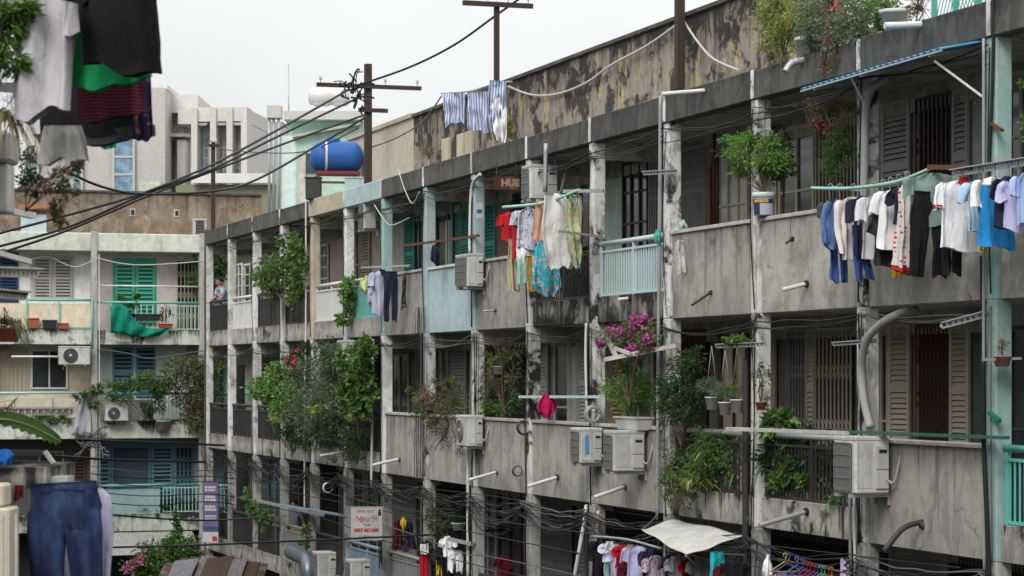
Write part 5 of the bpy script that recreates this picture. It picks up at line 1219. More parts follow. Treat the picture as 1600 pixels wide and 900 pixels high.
# people
def skin(name, mat, parent, V, E, Rr, sub=2):
    me = bpy.data.meshes.new(name); me.from_pydata(V, E, []); o = bpy.data.objects.new(name, me); COL.objects.link(o)
    m = o.modifiers.new('s', 'SKIN'); m.use_smooth_shade = True; s2 = o.modifiers.new('u', 'SUBSURF'); s2.levels = sub
    for i, v in enumerate(me.skin_vertices[0].data): v.radius = Rr[i] if isinstance(Rr[i], tuple) else (Rr[i], Rr[i]); v.use_root = (i == 0)
    bpy.context.view_layer.update()
    m2 = bpy.data.meshes.new_from_object(o.evaluated_get(bpy.context.evaluated_depsgraph_get())); bpy.data.objects.remove(o); bpy.data.meshes.remove(me)
    m2.materials.clear(); m2.materials.append(mat); m2.polygons.foreach_set('use_smooth', [True]*len(m2.polygons))
    o = bpy.data.objects.new(name, m2); COL.objects.link(o)
    if parent: o.parent = parent
    return o
SKIN = paint('skin', lin('a9745a'), .55, .1, lin('8a5a45')); HAIR = paint('black_hair', (.012,.011,.011), .6, .0)
def person(label, origin, k, shirt, trousers, hands, yaw=0, lean=.12, frame=FF):
    """faces local -y; k scales a 1.65 m figure; hands: two points in local metres"""
    root = thing('person', label, 'person', origin, frame, None, yaw)
    def q(*p): return tuple(c*k for c in p)
    L = lean
    V = [q(0,0,.92), q(0,-.02-L*.3,1.08), q(0,-L*.7,1.26), q(0,-L,1.36), q(0,-L-.02,1.43), q(0,-L-.035,1.49), q(0,-L-.05,1.56), q(0,-L-.045,1.62), q(0,-L-.135,1.525)]
    E = [(0,1),(1,2),(2,3),(3,4),(4,5),(5,6),(6,7),(5,8)]; Rr = [(.15*k,.1*k),(.14*k,.095*k),(.155*k,.1*k),(.1*k,.075*k),.05*k,.07*k,.08*k,.06*k,.018*k]
    for s_, h in zip((-1, 1), hands):
        b = len(V); sh = (s_*.18, -L+.0, 1.34); el = ((sh[0]+h[0])/2+s_*.05, (sh[1]+h[1])/2+.07, (sh[2]+h[2])/2-.03)
        V += [q(*sh), q(*el), q(*h), q(h[0], h[1]-.06, h[2]-.03)]; E += [(3, b), (b, b+1), (b+1, b+2), (b+2, b+3)]; Rr += [.058*k, .042*k, .028*k, (.038*k, .018*k)]
        for j in range(4):
            V.append(q(h[0]+(j-1.5)*.018, h[1]-.11+abs(j-1.5)*.006, h[2]-.06)); E.append((b+3, len(V)-1)); Rr.append(.009*k)
        V.append(q(h[0]-s_*.045, h[1]-.05, h[2]-.035)); E.append((b+2, len(V)-1)); Rr.append(.011*k)
    for s_ in (-1, 1):
        b = len(V); V += [q(s_*.09,0,.86), q(s_*.1,-.02,.48), q(s_*.1,.01,.09), q(s_*.11,-.12,.04)]; E += [(0,b),(b,b+1),(b+1,b+2),(b+2,b+3)]; Rr += [.085*k,.055*k,.04*k,.035*k]
    skin('body', SKIN, root, V, E, Rr)
    V = [q(0,0,.9), q(0,-.02-L*.3,1.08), q(0,-L*.7,1.26), q(0,-L,1.375)]; E = [(0,1),(1,2),(2,3)]; Rr = [(.17*k,.12*k),(.16*k,.115*k),(.175*k,.12*k),(.1*k,.08*k)]
    for s_, h in zip((-1, 1), hands):
        b = len(V); sh = (s_*.18, -L, 1.34); el = ((sh[0]+h[0])/2+s_*.05, (sh[1]+h[1])/2+.07, (sh[2]+h[2])/2-.03)
        V += [q(*sh), q(*[sh[i]*.25+el[i]*.75 for i in range(3)])]; E += [(2, b), (b, b+1)]; Rr += [.075*k, .066*k]
    skin('shirt', shirt, root, V, E, Rr)
    V = [q(0,0,.95), q(0,0,.88)]; E = [(0,1)]; Rr = [(.155*k,.11*k),(.165*k,.12*k)]
    for s_ in (-1, 1):
        b = len(V); V += [q(s_*.09,0,.82), q(s_*.1,-.02,.48), q(s_*.1,.01,.1)]; E += [(1,b),(b,b+1),(b+1,b+2)]; Rr += [.1*k,.075*k,.065*k]
    skin('trousers', trousers, root, V, E, Rr)
    mb = MB(); c = (0, -L-.035, 1.585)
    def hf(u, v):
        t = u*2*math.pi; ph = v*1.75; r = .098+.006*math.sin(t*5)
        front = max(0, -math.sin(t)); ph *= 1-.42*front
        return q(c[0]+r*math.cos(t)*math.sin(ph)*.9, c[1]+r*1.12*math.sin(t)*math.sin(ph), c[2]+.098*math.cos(ph))
    mb.grid(hf, 18, 8).build('hair', HAIR, root)
    for s_ in (-1, 1):
        MB().lathe(q(s_*.083, -L-.03, 1.535), [(.002, -.006*k), (.022*k, 0), (.002, .008*k)], 8, 'x').build('ear', SKIN, root); MB().lathe(q(s_*.03, -L-.118, 1.555), [(.001,.006*k), (.011*k,.003*k), (.012*k,0)], 8, 'y').build('eye', INK, root)
    MB().box(*[v*k for v in (-.025, .025, -L-.125, -L-.1, 1.485, 1.493)]).build('mouth', paint('lips', lin('84493f'), .5), root)
    return root
pp = fpx(343, 500, .3)
person('man in a pale blue shirt leaning on the dark top railing at the far corner', (pp[0], .55, 1.112), 1.19, cloth('shirt_blue', cc('9db9d6')), CHAR, ((-.17, -.42, 1.02), (.17, -.40, 1.0)), R(12), .2)
pp = fpx(457, 820, .6)
person('person with dark hair and grey top standing in the lowest gallery doorway', (pp[0], .7, -5.29), 1.08, cloth('top_grey', cc('6d7078')), CHAR, ((-.25, -.05, .85), (.25, -.05, .85)), R(35), .04)
# ------------------------------------------------------------------ plants
def lf(h):
    c = lin(h); g = (c[0]+c[1]+c[2])/3
    return tuple(max(.004, (g+(x-g)*.86)*.78) for x in c)
LG = leafmat('leaf_mid', lf('3f6b2a'), lf('5c8a38'), lf('86a04a')); LB_ = leafmat('leaf_bright', lf('4d8a2f'), lf('72a545'), lf('9dbb58')); LD = leafmat('leaf_dark', lf('213f22'), lf('36592f'), lf('57793f'))
LGR = leafmat('leaf_greyish', lf('51694a'), lf('75886a'), lf('8d9c7d')); LOL = leafmat('leaf_olive', lf('4d5a2f'), lf('71783f'), lf('948f52')); LYE = leafmat('leaf_yellow', lf('7d8f37'), lf('a3ad4c'), lf('c0b95c')); LDRY = leafmat('leaf_dry', lf('7a6a45'), lf('9d8a5c'), lf('5f5d3a'))
PINK = leafmat('petal_pink', lin('a63d84'), lin('bd5c9f'), lin('cc8ab8')); REDF = leafmat('petal_red', lin('c02840'), lin('d84f58')); PALEP = leafmat('petal_pale', lin('d0b5b8'), lin('e0d2d0'), lin('c84a68'))
BARK = paint('twig_bark', lin('5a4c3c'), .9, .4); POTW = paint('pot_white', lin('c4c4c2'), .5, .3); POTT = paint('pot_terracotta', lin('9a5b40'), .8, .4); POTG = paint('pot_grey', lin('77756f'), .8, .4); POTB = paint('pot_dark', lin('2c2d33'), .6, .3)
DENS = 2.3
def leaf(mb, p, d, L, w, rng):
    d = Vector(d)
    if d.length < 1e-4: d = Vector((0,0,1))
    d.normalize(); s = d.cross(Vector((rng.uniform(-1,1), rng.uniform(-1,1), rng.uniform(-.4,1))))
    if s.length < .05: s = d.cross(Vector((1,0,.3)))
    s.normalize(); n = s.cross(d); p = Vector(p)
    mb.add([p, p+d*(L*.45)+s*(w/2)+n*(L*.06), p+d*L-n*(L*.08), p+d*(L*.45)-s*(w/2)+n*(L*.06)], [(0,1,2,3)], False)
def strap(mb, p, d, L, w, droop, rng, k=4):
    d = Vector(d).normalized(); s = d.cross(Vector((0,0,1)))
    if s.length < .05: s = Vector((1,0,0))
    s.normalize(); pts = []
    for i in range(k+1):
        t = i/k; c = Vector(p)+d*(L*t)-Vector((0,0,1))*(droop*L*t*t); ww = w*(.35+.9*t*(1-t)*2)*(1 if i < k else .1)
        pts += [c-s*ww/2, c+s*ww/2]
    mb.add(pts, [(2*i, 2*i+1, 2*i+3, 2*i+2) for i in range(k)], True)
def fill(mb, cl, n, L, ratio, rng, droop=.3, hollow=.5):
    """leaves spread through uneven ellipsoid clumps (centre, radii)"""
    vol = [max(.001, r[0]*r[1]*r[2])**.67 for c, r in cl]; tot = sum(vol)
    for (c, r), v in zip(cl, vol):
        sub = [Vector((rng.gauss(0, .55), rng.gauss(0, .55), rng.gauss(0, .55))) for _ in range(max(5, int(n*v/tot/30)))]
        for i in range(int(n*v/tot)):
            q = rng.choice(sub)
            if q.length > 1.1: q = q*(1.1/q.length)
            o = q + Vector((rng.gauss(0,.2), rng.gauss(0,.2), rng.gauss(0,.2)))
            pos = Vector((c[0]+o.x*r[0], c[1]+o.y*r[1], c[2]+o.z*r[2]))
            d = Vector((o.x*.8+rng.uniform(-.8,.8), o.y*.8+rng.uniform(-.8,.8), o.z*.4+rng.uniform(-.7,.7)-droop))
            l = L*rng.uniform(.4, 1.4); leaf(mb, pos, d, l, l*ratio*rng.uniform(.8,1.2), rng)
def clumps(lst, d, dep=.6, P=None):
    out = []
    for it in lst:
        x, y, rx, ry = it[:4]; dd = it[4] if len(it) > 4 else d
        c = (P or fw)(x, y, dd); S_ = c[1]/FPX
        out.append((c, (rx*S_, max(.15, min(rx, ry)*S_*dep*1.4), ry*S_)))
    return out
def plant(name, label, cat, base, cl, n, L, ratio, m, seed, pot=None, flowers=None, stem_r=.012, twigs=10, droop=.3, straps=None, group=None):
    rng = random.Random(seed); root = thing(name, label, cat, base, WF, group)
    if n:
        mb = MB(); fill(mb, cl, int(n*DENS), L, ratio, rng, droop)
        mb.build('foliage', m, root, base)
    if straps:
        k, sl, sw, dr, sm = straps; mb = MB()
        for i in range(k):
            c, r = rng.choice(cl); p = Vector(c)+Vector((rng.gauss(0,.35)*r[0], rng.gauss(0,.35)*r[1], -r[2]*.5+rng.uniform(-.2,.3)*r[2]))
            strap(mb, p, (rng.uniform(-1,1), rng.uniform(-1,1), rng.uniform(.2,1.6)), sl*rng.uniform(.6,1.2), sw, dr, rng)
        mb.build('blades', sm, root, base)
    sb = MB(); b = Vector(base)
    for c, r in cl:
        c = Vector(c); mid = b.lerp(c, .5)+Vector((rng.uniform(-.1,.1), rng.uniform(-.1,.1), rng.uniform(0,.12)))
        sb.tube(spline([b, mid, c], 4), stem_r, 5, stem_r*.5)
        for i in range(twigs):
            e = c+Vector((rng.uniform(-1,1)*r[0], rng.uniform(-1,1)*r[1], rng.uniform(-1,1)*r[2])); s0 = mid.lerp(c, rng.uniform(.2, 1))
            sb.tube(spline([s0, s0.lerp(e, .5)+Vector((0,0,rng.uniform(-.05,.1))), e], 3), stem_r*.4, 4, stem_r*.2)
    sb.build('stem', BARK, root, base)
    if pot:
        r, h, pm = pot
        MB().lathe((b.x, b.y, b.z-h), [(.001, 0), (r*.75, 0), (r, h*.9), (r*1.1, h*.9), (r*1.1, h), (r*.9, h), (r*.88, h*.85), (.001, h*.85)], 16).build('pot', pm, root, base)
    if flowers:
        fn, fL, fm, fcl = flowers; mb = MB()
        for i in range(fn):
            c, r = rng.choice(fcl); p = Vector((c[0]+rng.gauss(0,.5)*r[0], c[1]-abs(rng.gauss(0,.5))*r[1], c[2]+rng.gauss(0,.5)*r[2]))
            for j in range(4): leaf(mb, p, (rng.uniform(-1,1), rng.uniform(-1,1), rng.uniform(-.6,1)), fL*rng.uniform(.7,1.2), fL*.75, rng)
        mb.build('flowers', fm, root, base)
    return root
def FP(name, label, cat, bx, by, lst, d, n, Lpx, ratio, m, seed, dep=.6, fl=None, **kw):
    base = fw(bx, by, d); S_ = base[1]/FPX; cl = clumps(lst, d, dep)
    if fl: fn, fpx_, fm, fl_ = fl; kw['flowers'] = (fn, fpx_*S_, fm, clumps(fl_, d, dep))
    return plant(name, label, cat, base, cl, n, Lpx*S_, ratio, m, seed, **kw)
FP('balcony_tree', 'small bushy green tree growing out of the far top gallery', 'tree', 452, 480, [(440,420,36,26), (458,385,15,28), (412,428,22,14), (462,442,14,26), (430,448,18,16), (465,410,12,40)], -.35, 1500, 7, .5, LG, 1, stem_r=.03)
FP('creeper', 'bright green creeper at the left of the dense middle growth', 'climbing plant', 430, 680, [(425,602,28,22), (445,630,26,26), (410,608,14,12), (440,585,20,16)], -.4, 1900, 6, .55, LB_, 2)
FP('creeper', 'grey green leafy creeper in the middle of the dense growth', 'climbing plant', 500, 700, [(480,595,30,32), (508,610,28,38), (470,640,24,28), (518,570,20,28), (495,660,28,26), (535,640,22,34)], -.35, 3600, 5, .42, LGR, 3)
FP('creeper', 'broad leaved bright creeper at the right of the dense growth', 'climbing plant', 560, 690, [(563,590,18,28), (570,550,12,18), (552,560,18,22), (566,628,18,24), (545,605,14,22)], -.45, 900, 9, .8, LG, 4)
FP('creeper', 'dark trailing growth hanging low over the slab below the dense creeper', 'climbing plant', 530, 690, [(540,655,40,34), (505,675,30,26), (560,690,22,26), (530,635,36,24), (575,650,10,34), (545,712,24,12), (475,690,22,18), (455,675,20,20), (520,560,40,24)], -.2, 4200, 5, .4, LD, 5, twigs=22)
FP('creeper', 'yellowish sprigs reaching left out of the middle growth', 'climbing plant', 470, 650, [(450,650,18,8), (440,658,10,5), (520,640,30,5), (560,650,14,5)], -.55, 260, 6, .5, LYE, 6)
FP('flowering_shrub', 'climber with deep pink flowers in the middle gallery left of the dense growth', 'climbing plant', 470, 640, [(462,565,18,16), (480,555,16,14)], -.05, 420, 6, .45, LD, 7, fl=(26, 6, REDF, [(465,562,18,14)]))
FP('twiggy_shrub', 'airy twiggy shrub with few pink flowers over the middle parapet', 'shrub', 690, 650, [(690,620,34,22), (665,640,20,20), (712,630,20,30), (680,665,26,18), (700,595,20,10), (655,612,14,16)], -.25, 1250, 4.5, .4, LOL, 8, twigs=40, fl=(14, 5, PINK, [(665,622,12,8), (652,628,8,6)]))
FP('trailing_plant', 'bare drooping stems below the twiggy shrub', 'plant', 700, 655, [(715,690,16,26), (690,690,20,20), (720,712,8,10)], -.2, 90, 4, .3, LDRY, 9, twigs=26)
FP('trellis_plant', 'thin yellow green climber over the grille above the middle parapet', 'climbing plant', 790, 650, [(780,570,24,26), (770,600,16,30), (800,590,16,34), (790,540,26,16), (762,580,8,40)], -.05, 750, 5, .35, LOL, 10, twigs=26)
FP('low_plant', 'low leafy plants along the middle parapet behind the trellis climber', 'plant', 790, 650, [(765,635,14,12), (800,632,18,14), (782,640,20,8)], .25, 500, 6, .4, LG, 11)
FP('hanging_pot_plant', 'white hanging pot with ferny plant before the middle grille', 'hanging plant', 778, 572, [(778,562,10,8)], -.15, 120, 6, .35, LG, 12, pot=(.11,.16,POTW))
FP('bougainvillea', 'bougainvillea with masses of magenta flowers under the black slab edge', 'flowering shrub', 985, 640, [(985,525,34,22), (960,530,18,12), (1010,530,18,20), (980,560,20,20), (1000,505,18,8)], -.45, 900, 5.5, .6, LG, 13, stem_r=.016, fl=(210, 7, PINK, [(985,515,28,14), (965,520,22,10), (945,533,16,6), (1000,500,14,8), (1010,535,10,14), (990,545,14,10)]))
FP('potted_fern', 'bushy green plant in a white planter on the middle coping', 'potted plant', 990, 655, [(985,620,28,24), (965,605,16,14), (1005,610,20,20), (990,590,20,12)], -.1, 1000, 7, .35, LB_, 14, straps=(24,.5,.05,.4,LG))
p = fpx(990, 672, -.12); t = thing('planter', 'white rectangular planter on the coping above the larger white air conditioner', 'planter', p, FF)
MB().hexa([(-.5,-.1,0), (.45,-.1,0), (.45,.12,0), (-.5,.12,0)], [(-.55,-.14,.2), (.5,-.14,.2), (.5,.16,.2), (-.55,.16,.2)]).build('trough', POTW, t, (0,0,0), None, .01); MB().box(-.57, .52, -.16, .18, .2, .225).build('rim', POTW, t)
FP('climber', 'dark narrow leaved climber rising beside the hanging pots', 'climbing plant', 1065, 700, [(1075,580,22,24), (1085,560,16,18), (1060,610,20,26), (1090,600,14,26), (1045,640,20,20), (1075,640,22,24), (1040,610,12,20)], -.2, 1700, 9, .26, LD, 15, twigs=14)
FP('railing_plants', 'lush green plants pouring through the railing of the third middle bay', 'plant', 1100, 770, [(1075,712,30,28, .25), (1120,720,36,32, .2), (1095,748,44,22, -.12), (1145,720,16,34, .1), (1058,748,20,22, -.12), (1130,692,26,14, .2), (1080,684,22,14, .2), (1110,700,30,30, -.1)], -.1, 2800, 7.5, .3, LG, 16, twigs=16, straps=(60,.42,.035,.8,LB_))
FP('trailing_plant', 'grey drooping stems hanging below the lush railing plants at the column', 'plant', 1050, 740, [(1042,765,14,18), (1062,785,14,16), (1075,775,14,12), (1040,740,10,14)], -.25, 480, 5, .3, LOL, 17, twigs=22)
FP('strap_plant', 'yellow green strap leaved plant low on the slab edge', 'plant', 1085, 765, [(1090,752,18,10)], -.25, 0, 5, .3, LYE, 18, straps=(40,.45,.035,.9,LYE))
for i, (x, y, lab, m, mm) in enumerate(((1112, 620, 'leftmost white hanging pot with grey green bushy plant', POTW, LGR), (1133, 628, 'middle white hanging pot with grey green plant', POTW, LGR), (1152, 624, 'right white hanging pot with few leaves', POTW, LG))):
    FP('hanging_pot_plant', lab, 'hanging plant', x, y, [(x-2, y-16, 16, 13)], -.2, 330 if i < 2 else 60, 6, .22, mm, 20+i, pot=(.1,.2,m), group='hanging pots by the lower column')
    a = Vector(fw(x, y-4, -.2)); MB_ = MB()
    for dx in (-.09, .09): MB_.tube([a+Vector((dx,0,0)), a+Vector((0,0,.75))], .005, 4)
    tag(MB_.build('pot_hanger', HOOK, None, a), 'thin wire sling holding the ' + ('leftmost', 'middle', 'right')[i] + ' white hanging pot', 'wire')
FP('hanging_pot_plant', 'small terracotta hanging pot with trailing stems on the lower column', 'hanging plant', 1189, 628, [(1190,600,10,30), (1186,580,8,14)], -.2, 130, 5, .4, LD, 24, pot=(.08,.12,POTT))
FP('shelf_plant', 'small leafy plant lying on the perforated bar over the hanging pots', 'plant', 1150, 540, [(1150,532,16,7)], -.35, 60, 9, .35, LG, 25, straps=(20,.3,.05,.5,LB_))
FP('railing_plants', 'dark broad leaved plants behind the railing left of the largest air conditioner', 'plant', 1250, 770, [(1225,720,34,34), (1270,725,30,30), (1200,690,14,30), (1250,690,26,20), (1290,740,14,24), (1215,665,22,12)], .3, 900, 15, .38, LD, 26, straps=(70,.6,.07,.6,LG))
FP('railing_plants', 'mid green leafy plant low at the railing near the largest air conditioner', 'plant', 1245, 770, [(1240,740,24,22), (1225,755,20,12), (1262,755,16,12)], .1, 700, 9, .4, LG, 27)
FP('red_tip_plant', 'broad leaved plant with an orange flower above the railing', 'plant', 1215, 680, [(1215,660,22,12)], .1, 70, 20, .5, LG, 28, fl=(3, 10, leafmat('petal_orange', lin('c4552a'), lin('d87038')), [(1205,655,6,4)]))
FP('trailing_plant', 'thin drooping grass leaves under the railing beside the largest air conditioner', 'plant', 1305, 770, [(1308,775,12,16)], .0, 0, 5, .3, LG, 29, straps=(26,.4,.03,1.1,LG))
# bucket with a bush on the top coping
p = fpx(1194, 337, -.02); bp = thing('bell_post', 'brown wooden post topped with small white caps beside the top folding gate', 'ornament post', fpx(1117, 345, 1.35), FF)
def bpl(x, y): q_ = fpx(x, y, 1.35); o_ = fpx(1117, 345, 1.35); return (q_[0]-o_[0], 0, q_[2]-o_[2])
for x, y0 in ((1116, 196), (1121, 244)): MB().tube([bpl(x, 350), bpl(x, y0)], .03, 8).build('post', BROWN, bp)
for x, y in ((1122,192),(1116,206),(1115,234),(1127,222),(1130,231),(1122,243)): MB().lathe(bpl(x, y+3), [(.075,0), (.05,.03), (.012,.06), (.001,.08)], 12).build('cap', POTW, bp)
p = fpx(1194, 337, -.02); t = thing('paint_bucket', 'white paint bucket with a yellow lettered navy label used as a flower pot', 'bucket', p, FF)
S_ = FF.w(p).y/FPX; r_ = 18*S_; h_ = 36*S_
MB().lathe((0,0,0), [(.001,0), (r_*.86,0), (r_*.96,h_*.75), (r_*1.0,h_*.78), (r_*1.06,h_*.79), (r_*1.06,h_*.96), (r_*1.0,h_), (r_*.9,h_), (r_*.88,h_*.9), (.001,h_*.9)], 28).build('tub', paint('bucket_white', lin('c3c8cc'), .4, .2), t)
def arc(a0, a1, z0, z1, k, m, nm):
    mb = MB(); mb.grid(lambda u, v: (k*(r_*.86+r_*.1*(z0+(z1-z0)*v)/.75)*math.cos(a0+(a1-a0)*u), k*(r_*.86+r_*.1*(z0+(z1-z0)*v)/.75)*math.sin(a0+(a1-a0)*u), h_*(z0+(z1-z0)*v)), 14, 2); return mb.build(nm, m, t)
NAVYL = paint('label_navy', lin('33305c'), .4, .1)
arc(R(-140), R(30), .03, .7, 1.012, paint('label_pale', lin('a9aebb'), .4, .1), 'label'); arc(R(-140), R(-48), .03, .7, 1.02, NAVYL, 'label_stripe'); arc(R(-100), R(28), .52, .7, 1.026, NAVYL, 'label_band')
lt = text_mesh(t, 'MAXILITE', h_*.155, (0,0,0), paint('label_yellow', lin('d9a92a'), .4, .1), bold=.004)
for v in lt.data.vertices:
    a = R(-42) + v.co.x/(r_*.97); zz = v.co.z+h_*.61; rr_ = (r_*.95)*1.035 - v.co.y*.2
    v.co = (rr_*math.cos(a), rr_*math.sin(a), zz)
FP('potted_shrub', 'bright feathery green shrub growing from the paint bucket', 'shrub', 1194, 302, [(1180,235,30,24), (1160,245,24,20), (1205,250,22,18), (1175,215,24,12), (1150,215,16,8), (1200,225,18,14), (1160,270,14,10), (1188,265,20,12)], -.05, 1900, 8, .3, LB_, 30, stem_r=.014, twigs=8)
FP('potted_shrub', 'darker shrub behind the bright feathery one on the top gallery', 'shrub', 1225, 310, [(1215,262,22,20), (1228,230,12,20), (1200,205,20,10)], .5, 620, 7, .4, LG, 31)
FP('hanging_plant', 'feathery green plant hanging inside the beige grille cage', 'hanging plant', 1312, 185, [(1310,240,20,26), (1312,215,18,20), (1300,265,12,14)], .35, 900, 7, .25, LG, 32)
FP('dry_climber', 'dry brown climber under the left end of the blue awning', 'climbing plant', 1300, 200, [(1290,170,34,18), (1275,195,16,22), (1325,165,14,12)], .25, 260, 5, .45, LDRY, 33, twigs=50, fl=(5, 6, REDF, [(1287,202,10,6)]))
# roof planting
FP('roof_plant', 'bright yellow green bamboo like plant at the left end of the roof planting', 'plant', 1225, 88, [(1215,28,28,36), (1232,50,28,32), (1207,58,14,26), (1255,18,24,26), (1222,2,30,14)], .1, 1500, 9, .22, LYE, 34, straps=(60,.6,.03,.5,LB_), stem_r=.018)
FP('roof_plant', 'greyish flowering shrub with red blooms on the roof edge', 'flowering shrub', 1300, 75, [(1285,25,34,30), (1312,45,34,28), (1270,52,28,24), (1338,30,28,30), (1300,2,36,16), (1350,50,22,14)], .0, 2300, 5.5, .5, LGR, 35, twigs=30, fl=(26, 7, REDF, [(1300,30,24,18), (1290,60,12,6), (1310,12,14,6)]))
FP('roof_plant', 'green leafy shrub behind the red blooms reaching the frame top', 'shrub', 1360, 55, [(1355,15,34,26), (1388,16,28,24), (1340,50,28,18), (1375,40,20,14)], .3, 1200, 6.5, .45, LG, 36, twigs=20)
FP('roof_plant', 'bare dry bush by the teal roof fence', 'shrub', 1432, 38, [(1432,12,24,20), (1440,-10,20,14)], .3, 90, 5, .3, LDRY, 37, twigs=60)
FP('trailing_plant', 'thin brown stems trailing down the roof edge below the red blooms', 'plant', 1310, 60, [(1300,105,14,12), (1285,110,8,10), (1305,85,14,14)], -.13, 60, 5, .4, LDRY, 38, twigs=14, fl=(5, 6, paint('wilted', lin('7b4038')), [(1286,108,6,8)]))
FP('trailing_plant', 'grassy wisps hanging at the left end of the roof planting', 'plant', 1205, 70, [(1205,92,10,16), (1225,100,5,14)], -.12, 120, 7, .25, LOL, 39)
for x, y, lab, r, m in ((1257, 82, 'pale round flower pot under the yellow green roof plant', .13, POTW), (1275, 74, 'grey flower pot half hidden by the red blooms', .12, POTG), (1397, 34, 'white square flower pot near the roof pipe', .17, POTW)):
    p = fw(x, y, .08); t = thing('flower_pot', lab, 'flower pot', (p[0], p[1], 4.582)); MB().lathe((p[0], p[1], 4.582), [(.001,0), (r*.75,0), (r,.24), (r*1.1,.24), (r*1.1,.29), (r*.9,.29), (r*.85,.25), (.001,.25)], 18).build('tub', m, t, (p[0], p[1], 4.582))
FEN = paint('teal_fence', lin('4d9c8d'), .5, .35, lin('5f6f69')); a = fpx(1460, 20, .12); b = fpx(1600, -10, .12); t = thing('roof_fence', 'teal mesh fence standing on the roof edge at the top right', 'fence', (a[0], .12, 4.582), FF); L_ = b[0]-a[0]
q = MB(); 
for i in range(int(L_/.09)): q.bar((i*.09, .02, 0), (i*.09+.5, .02, 1.0), .008); q.bar((i*.09+.5, .025, 0), (i*.09, .025, 1.0), .008)
q.build('mesh_infill', FEN, t)
for i in range(5): MB().box(L_*i/4-.03, L_*i/4+.03, -.03, .03, 0, 1.1).build('post', FEN, t)
MB().box(0, L_, -.02, .02, 1.0, 1.04).build('rail', FEN, t)
# others
FP('vine', 'green vine on the column left of the teal railing', 'climbing plant', 545, 500, [(543,470,10,26), (540,495,12,10), (548,445,6,14)], -.16, 520, 6, .6, LB_, 40)
FP('vine', 'dark leafy vine on the corner pier behind the leaning man', 'climbing plant', 335, 470, [(340,402,11,26), (330,440,6,20), (343,420,8,16)], .9, 620, 6, .6, LD, 41)
FP('balcony_plant', 'broad leaved plant in the shade below the white sheet', 'plant', 895, 470, [(890,435,24,26), (905,415,12,24)], .3, 160, 20, .35, LD, 42, straps=(8,.6,.1,.5,LYE))
FP('hanging_pot_plant', 'pale pot with light green plant, left of the lowest hanging pair', 'hanging plant', 681, 812, [(680,803,12,9), (695,795,8,10), (688,822,14,14)], -.1, 330, 6, .5, LOL, 43, pot=(.11,.14,POTW)); FP('hanging_pot_plant', 'pale round pot with dark plant, right of the lowest hanging pair', 'hanging plant', 716, 817, [(716,808,10,6), (710,825,12,12)], -.1, 220, 6, .5, LD, 44, pot=(.14,.15,POTW))
FP('balcony_plant', 'bright leaves beside the column of the lowest gallery at the left', 'plant', 395, 800, [(385,770,8,12), (398,790,8,16), (415,810,10,12)], -.1, 330, 6, .5, LB_, 45); FP('balcony_plant', 'small curly plant before the grey duct elbow', 'plant', 478, 860, [(480,832,6,10), (478,848,8,6)], -.4, 90, 6, .6, LG, 46)
FP('low_plant', 'low green plants on the lowest gallery railing under the column at centre', 'plant', 668, 870, [(668,865,8,14), (664,850,8,8)], -.15, 150, 6, .5, LD, 47)
FP('roof_grass', 'dry straw coloured weeds growing at the foot of the stained roof wall', 'weeds', 668, 250, [(668,240,18,14)], 1.2, 0, 5, .3, LDRY, 48, straps=(60,.8,.015,.4,LDRY), twigs=20); FP('roof_grass', 'yellow green weed beside the white sheet on the roof', 'weeds', 794, 214, [(793,200,5,18)], .9, 200, 6, .3, LYE, 49)
FP('pink_pot_plant', 'pink flower pot with dry stems on the teal column shelf', 'flower pot', 1566, 556, [(1567,540,8,10)], -.12, 30, 6, .3, LDRY, 50, pot=(.11,.13,paint('pot_pink', lin('a8736e'), .7, .3)), twigs=16)
FP('vine', 'green leaves poking in at the right edge above the washing', 'plant', 1606, 200, [(1602,205,6,30), (1600,130,4,10)], -.2, 120, 8, .4, LG, 51)
# end block plants
def GP(name, label, cat, bx, by, lst, e, n, Lpx, ratio, m, seed, fl=None, **kw):
    base = gw(bx, by, e); S_ = base[1]/FPX; cl = clumps(lst, e, .6, gw)
    if fl: fn, f_, fm, fl_ = fl; kw['flowers'] = (fn, f_*S_, fm, clumps(fl_, e, .6, gw))
    return plant(name, label, cat, base, cl, n, Lpx*S_, ratio, m, seed, **kw)
GP('balcony_tree', 'airy leafy tree spreading across the far middle railing beside the corner pier', 'tree', 300, 655, [(290,580,32,24), (320,600,24,38), (265,598,26,16), (300,628,30,24), (335,640,16,36), (325,570,22,16), (310,655,22,24)], -.5, 2600, 5, .5, LOL, 60, twigs=26, stem_r=.03)
GP('balcony_shrub', 'sparse shrub with thin branches left on the far middle railing', 'shrub', 228, 655, [(215,600,24,14), (192,622,20,12), (232,592,20,16), (182,602,16,10), (245,612,16,14)], -.45, 700, 5.5, .5, LG, 61, twigs=24); GP('balcony_shrub', 'small dark plant in a box beside the far round fan unit', 'shrub', 229, 657, [(228,640,10,10)], -.1, 160, 5, .5, LG, 62, pot=(.3,.14,POTB)); GP('balcony_shrub', 'grey leafed upright plant on the far middle ledge', 'shrub', 254, 657, [(252,620,10,28)], -.05, 300, 5, .4, LGR, 63, pot=(.26,.34,COPE))
GP('vine', 'green tufts climbing the far column at the middle level', 'climbing plant', 149, 640, [(150,605,10,8), (130,618,10,5), (148,632,10,6)], -.3, 220, 5, .6, LG, 64)
GP('railing_plants', 'row of low green plants behind the lowest far railing', 'plant', 255, 802, [(215,796,22,5), (250,785,16,14), (275,788,16,14), (300,790,10,14)], .35, 800, 5, .4, LD, 65)
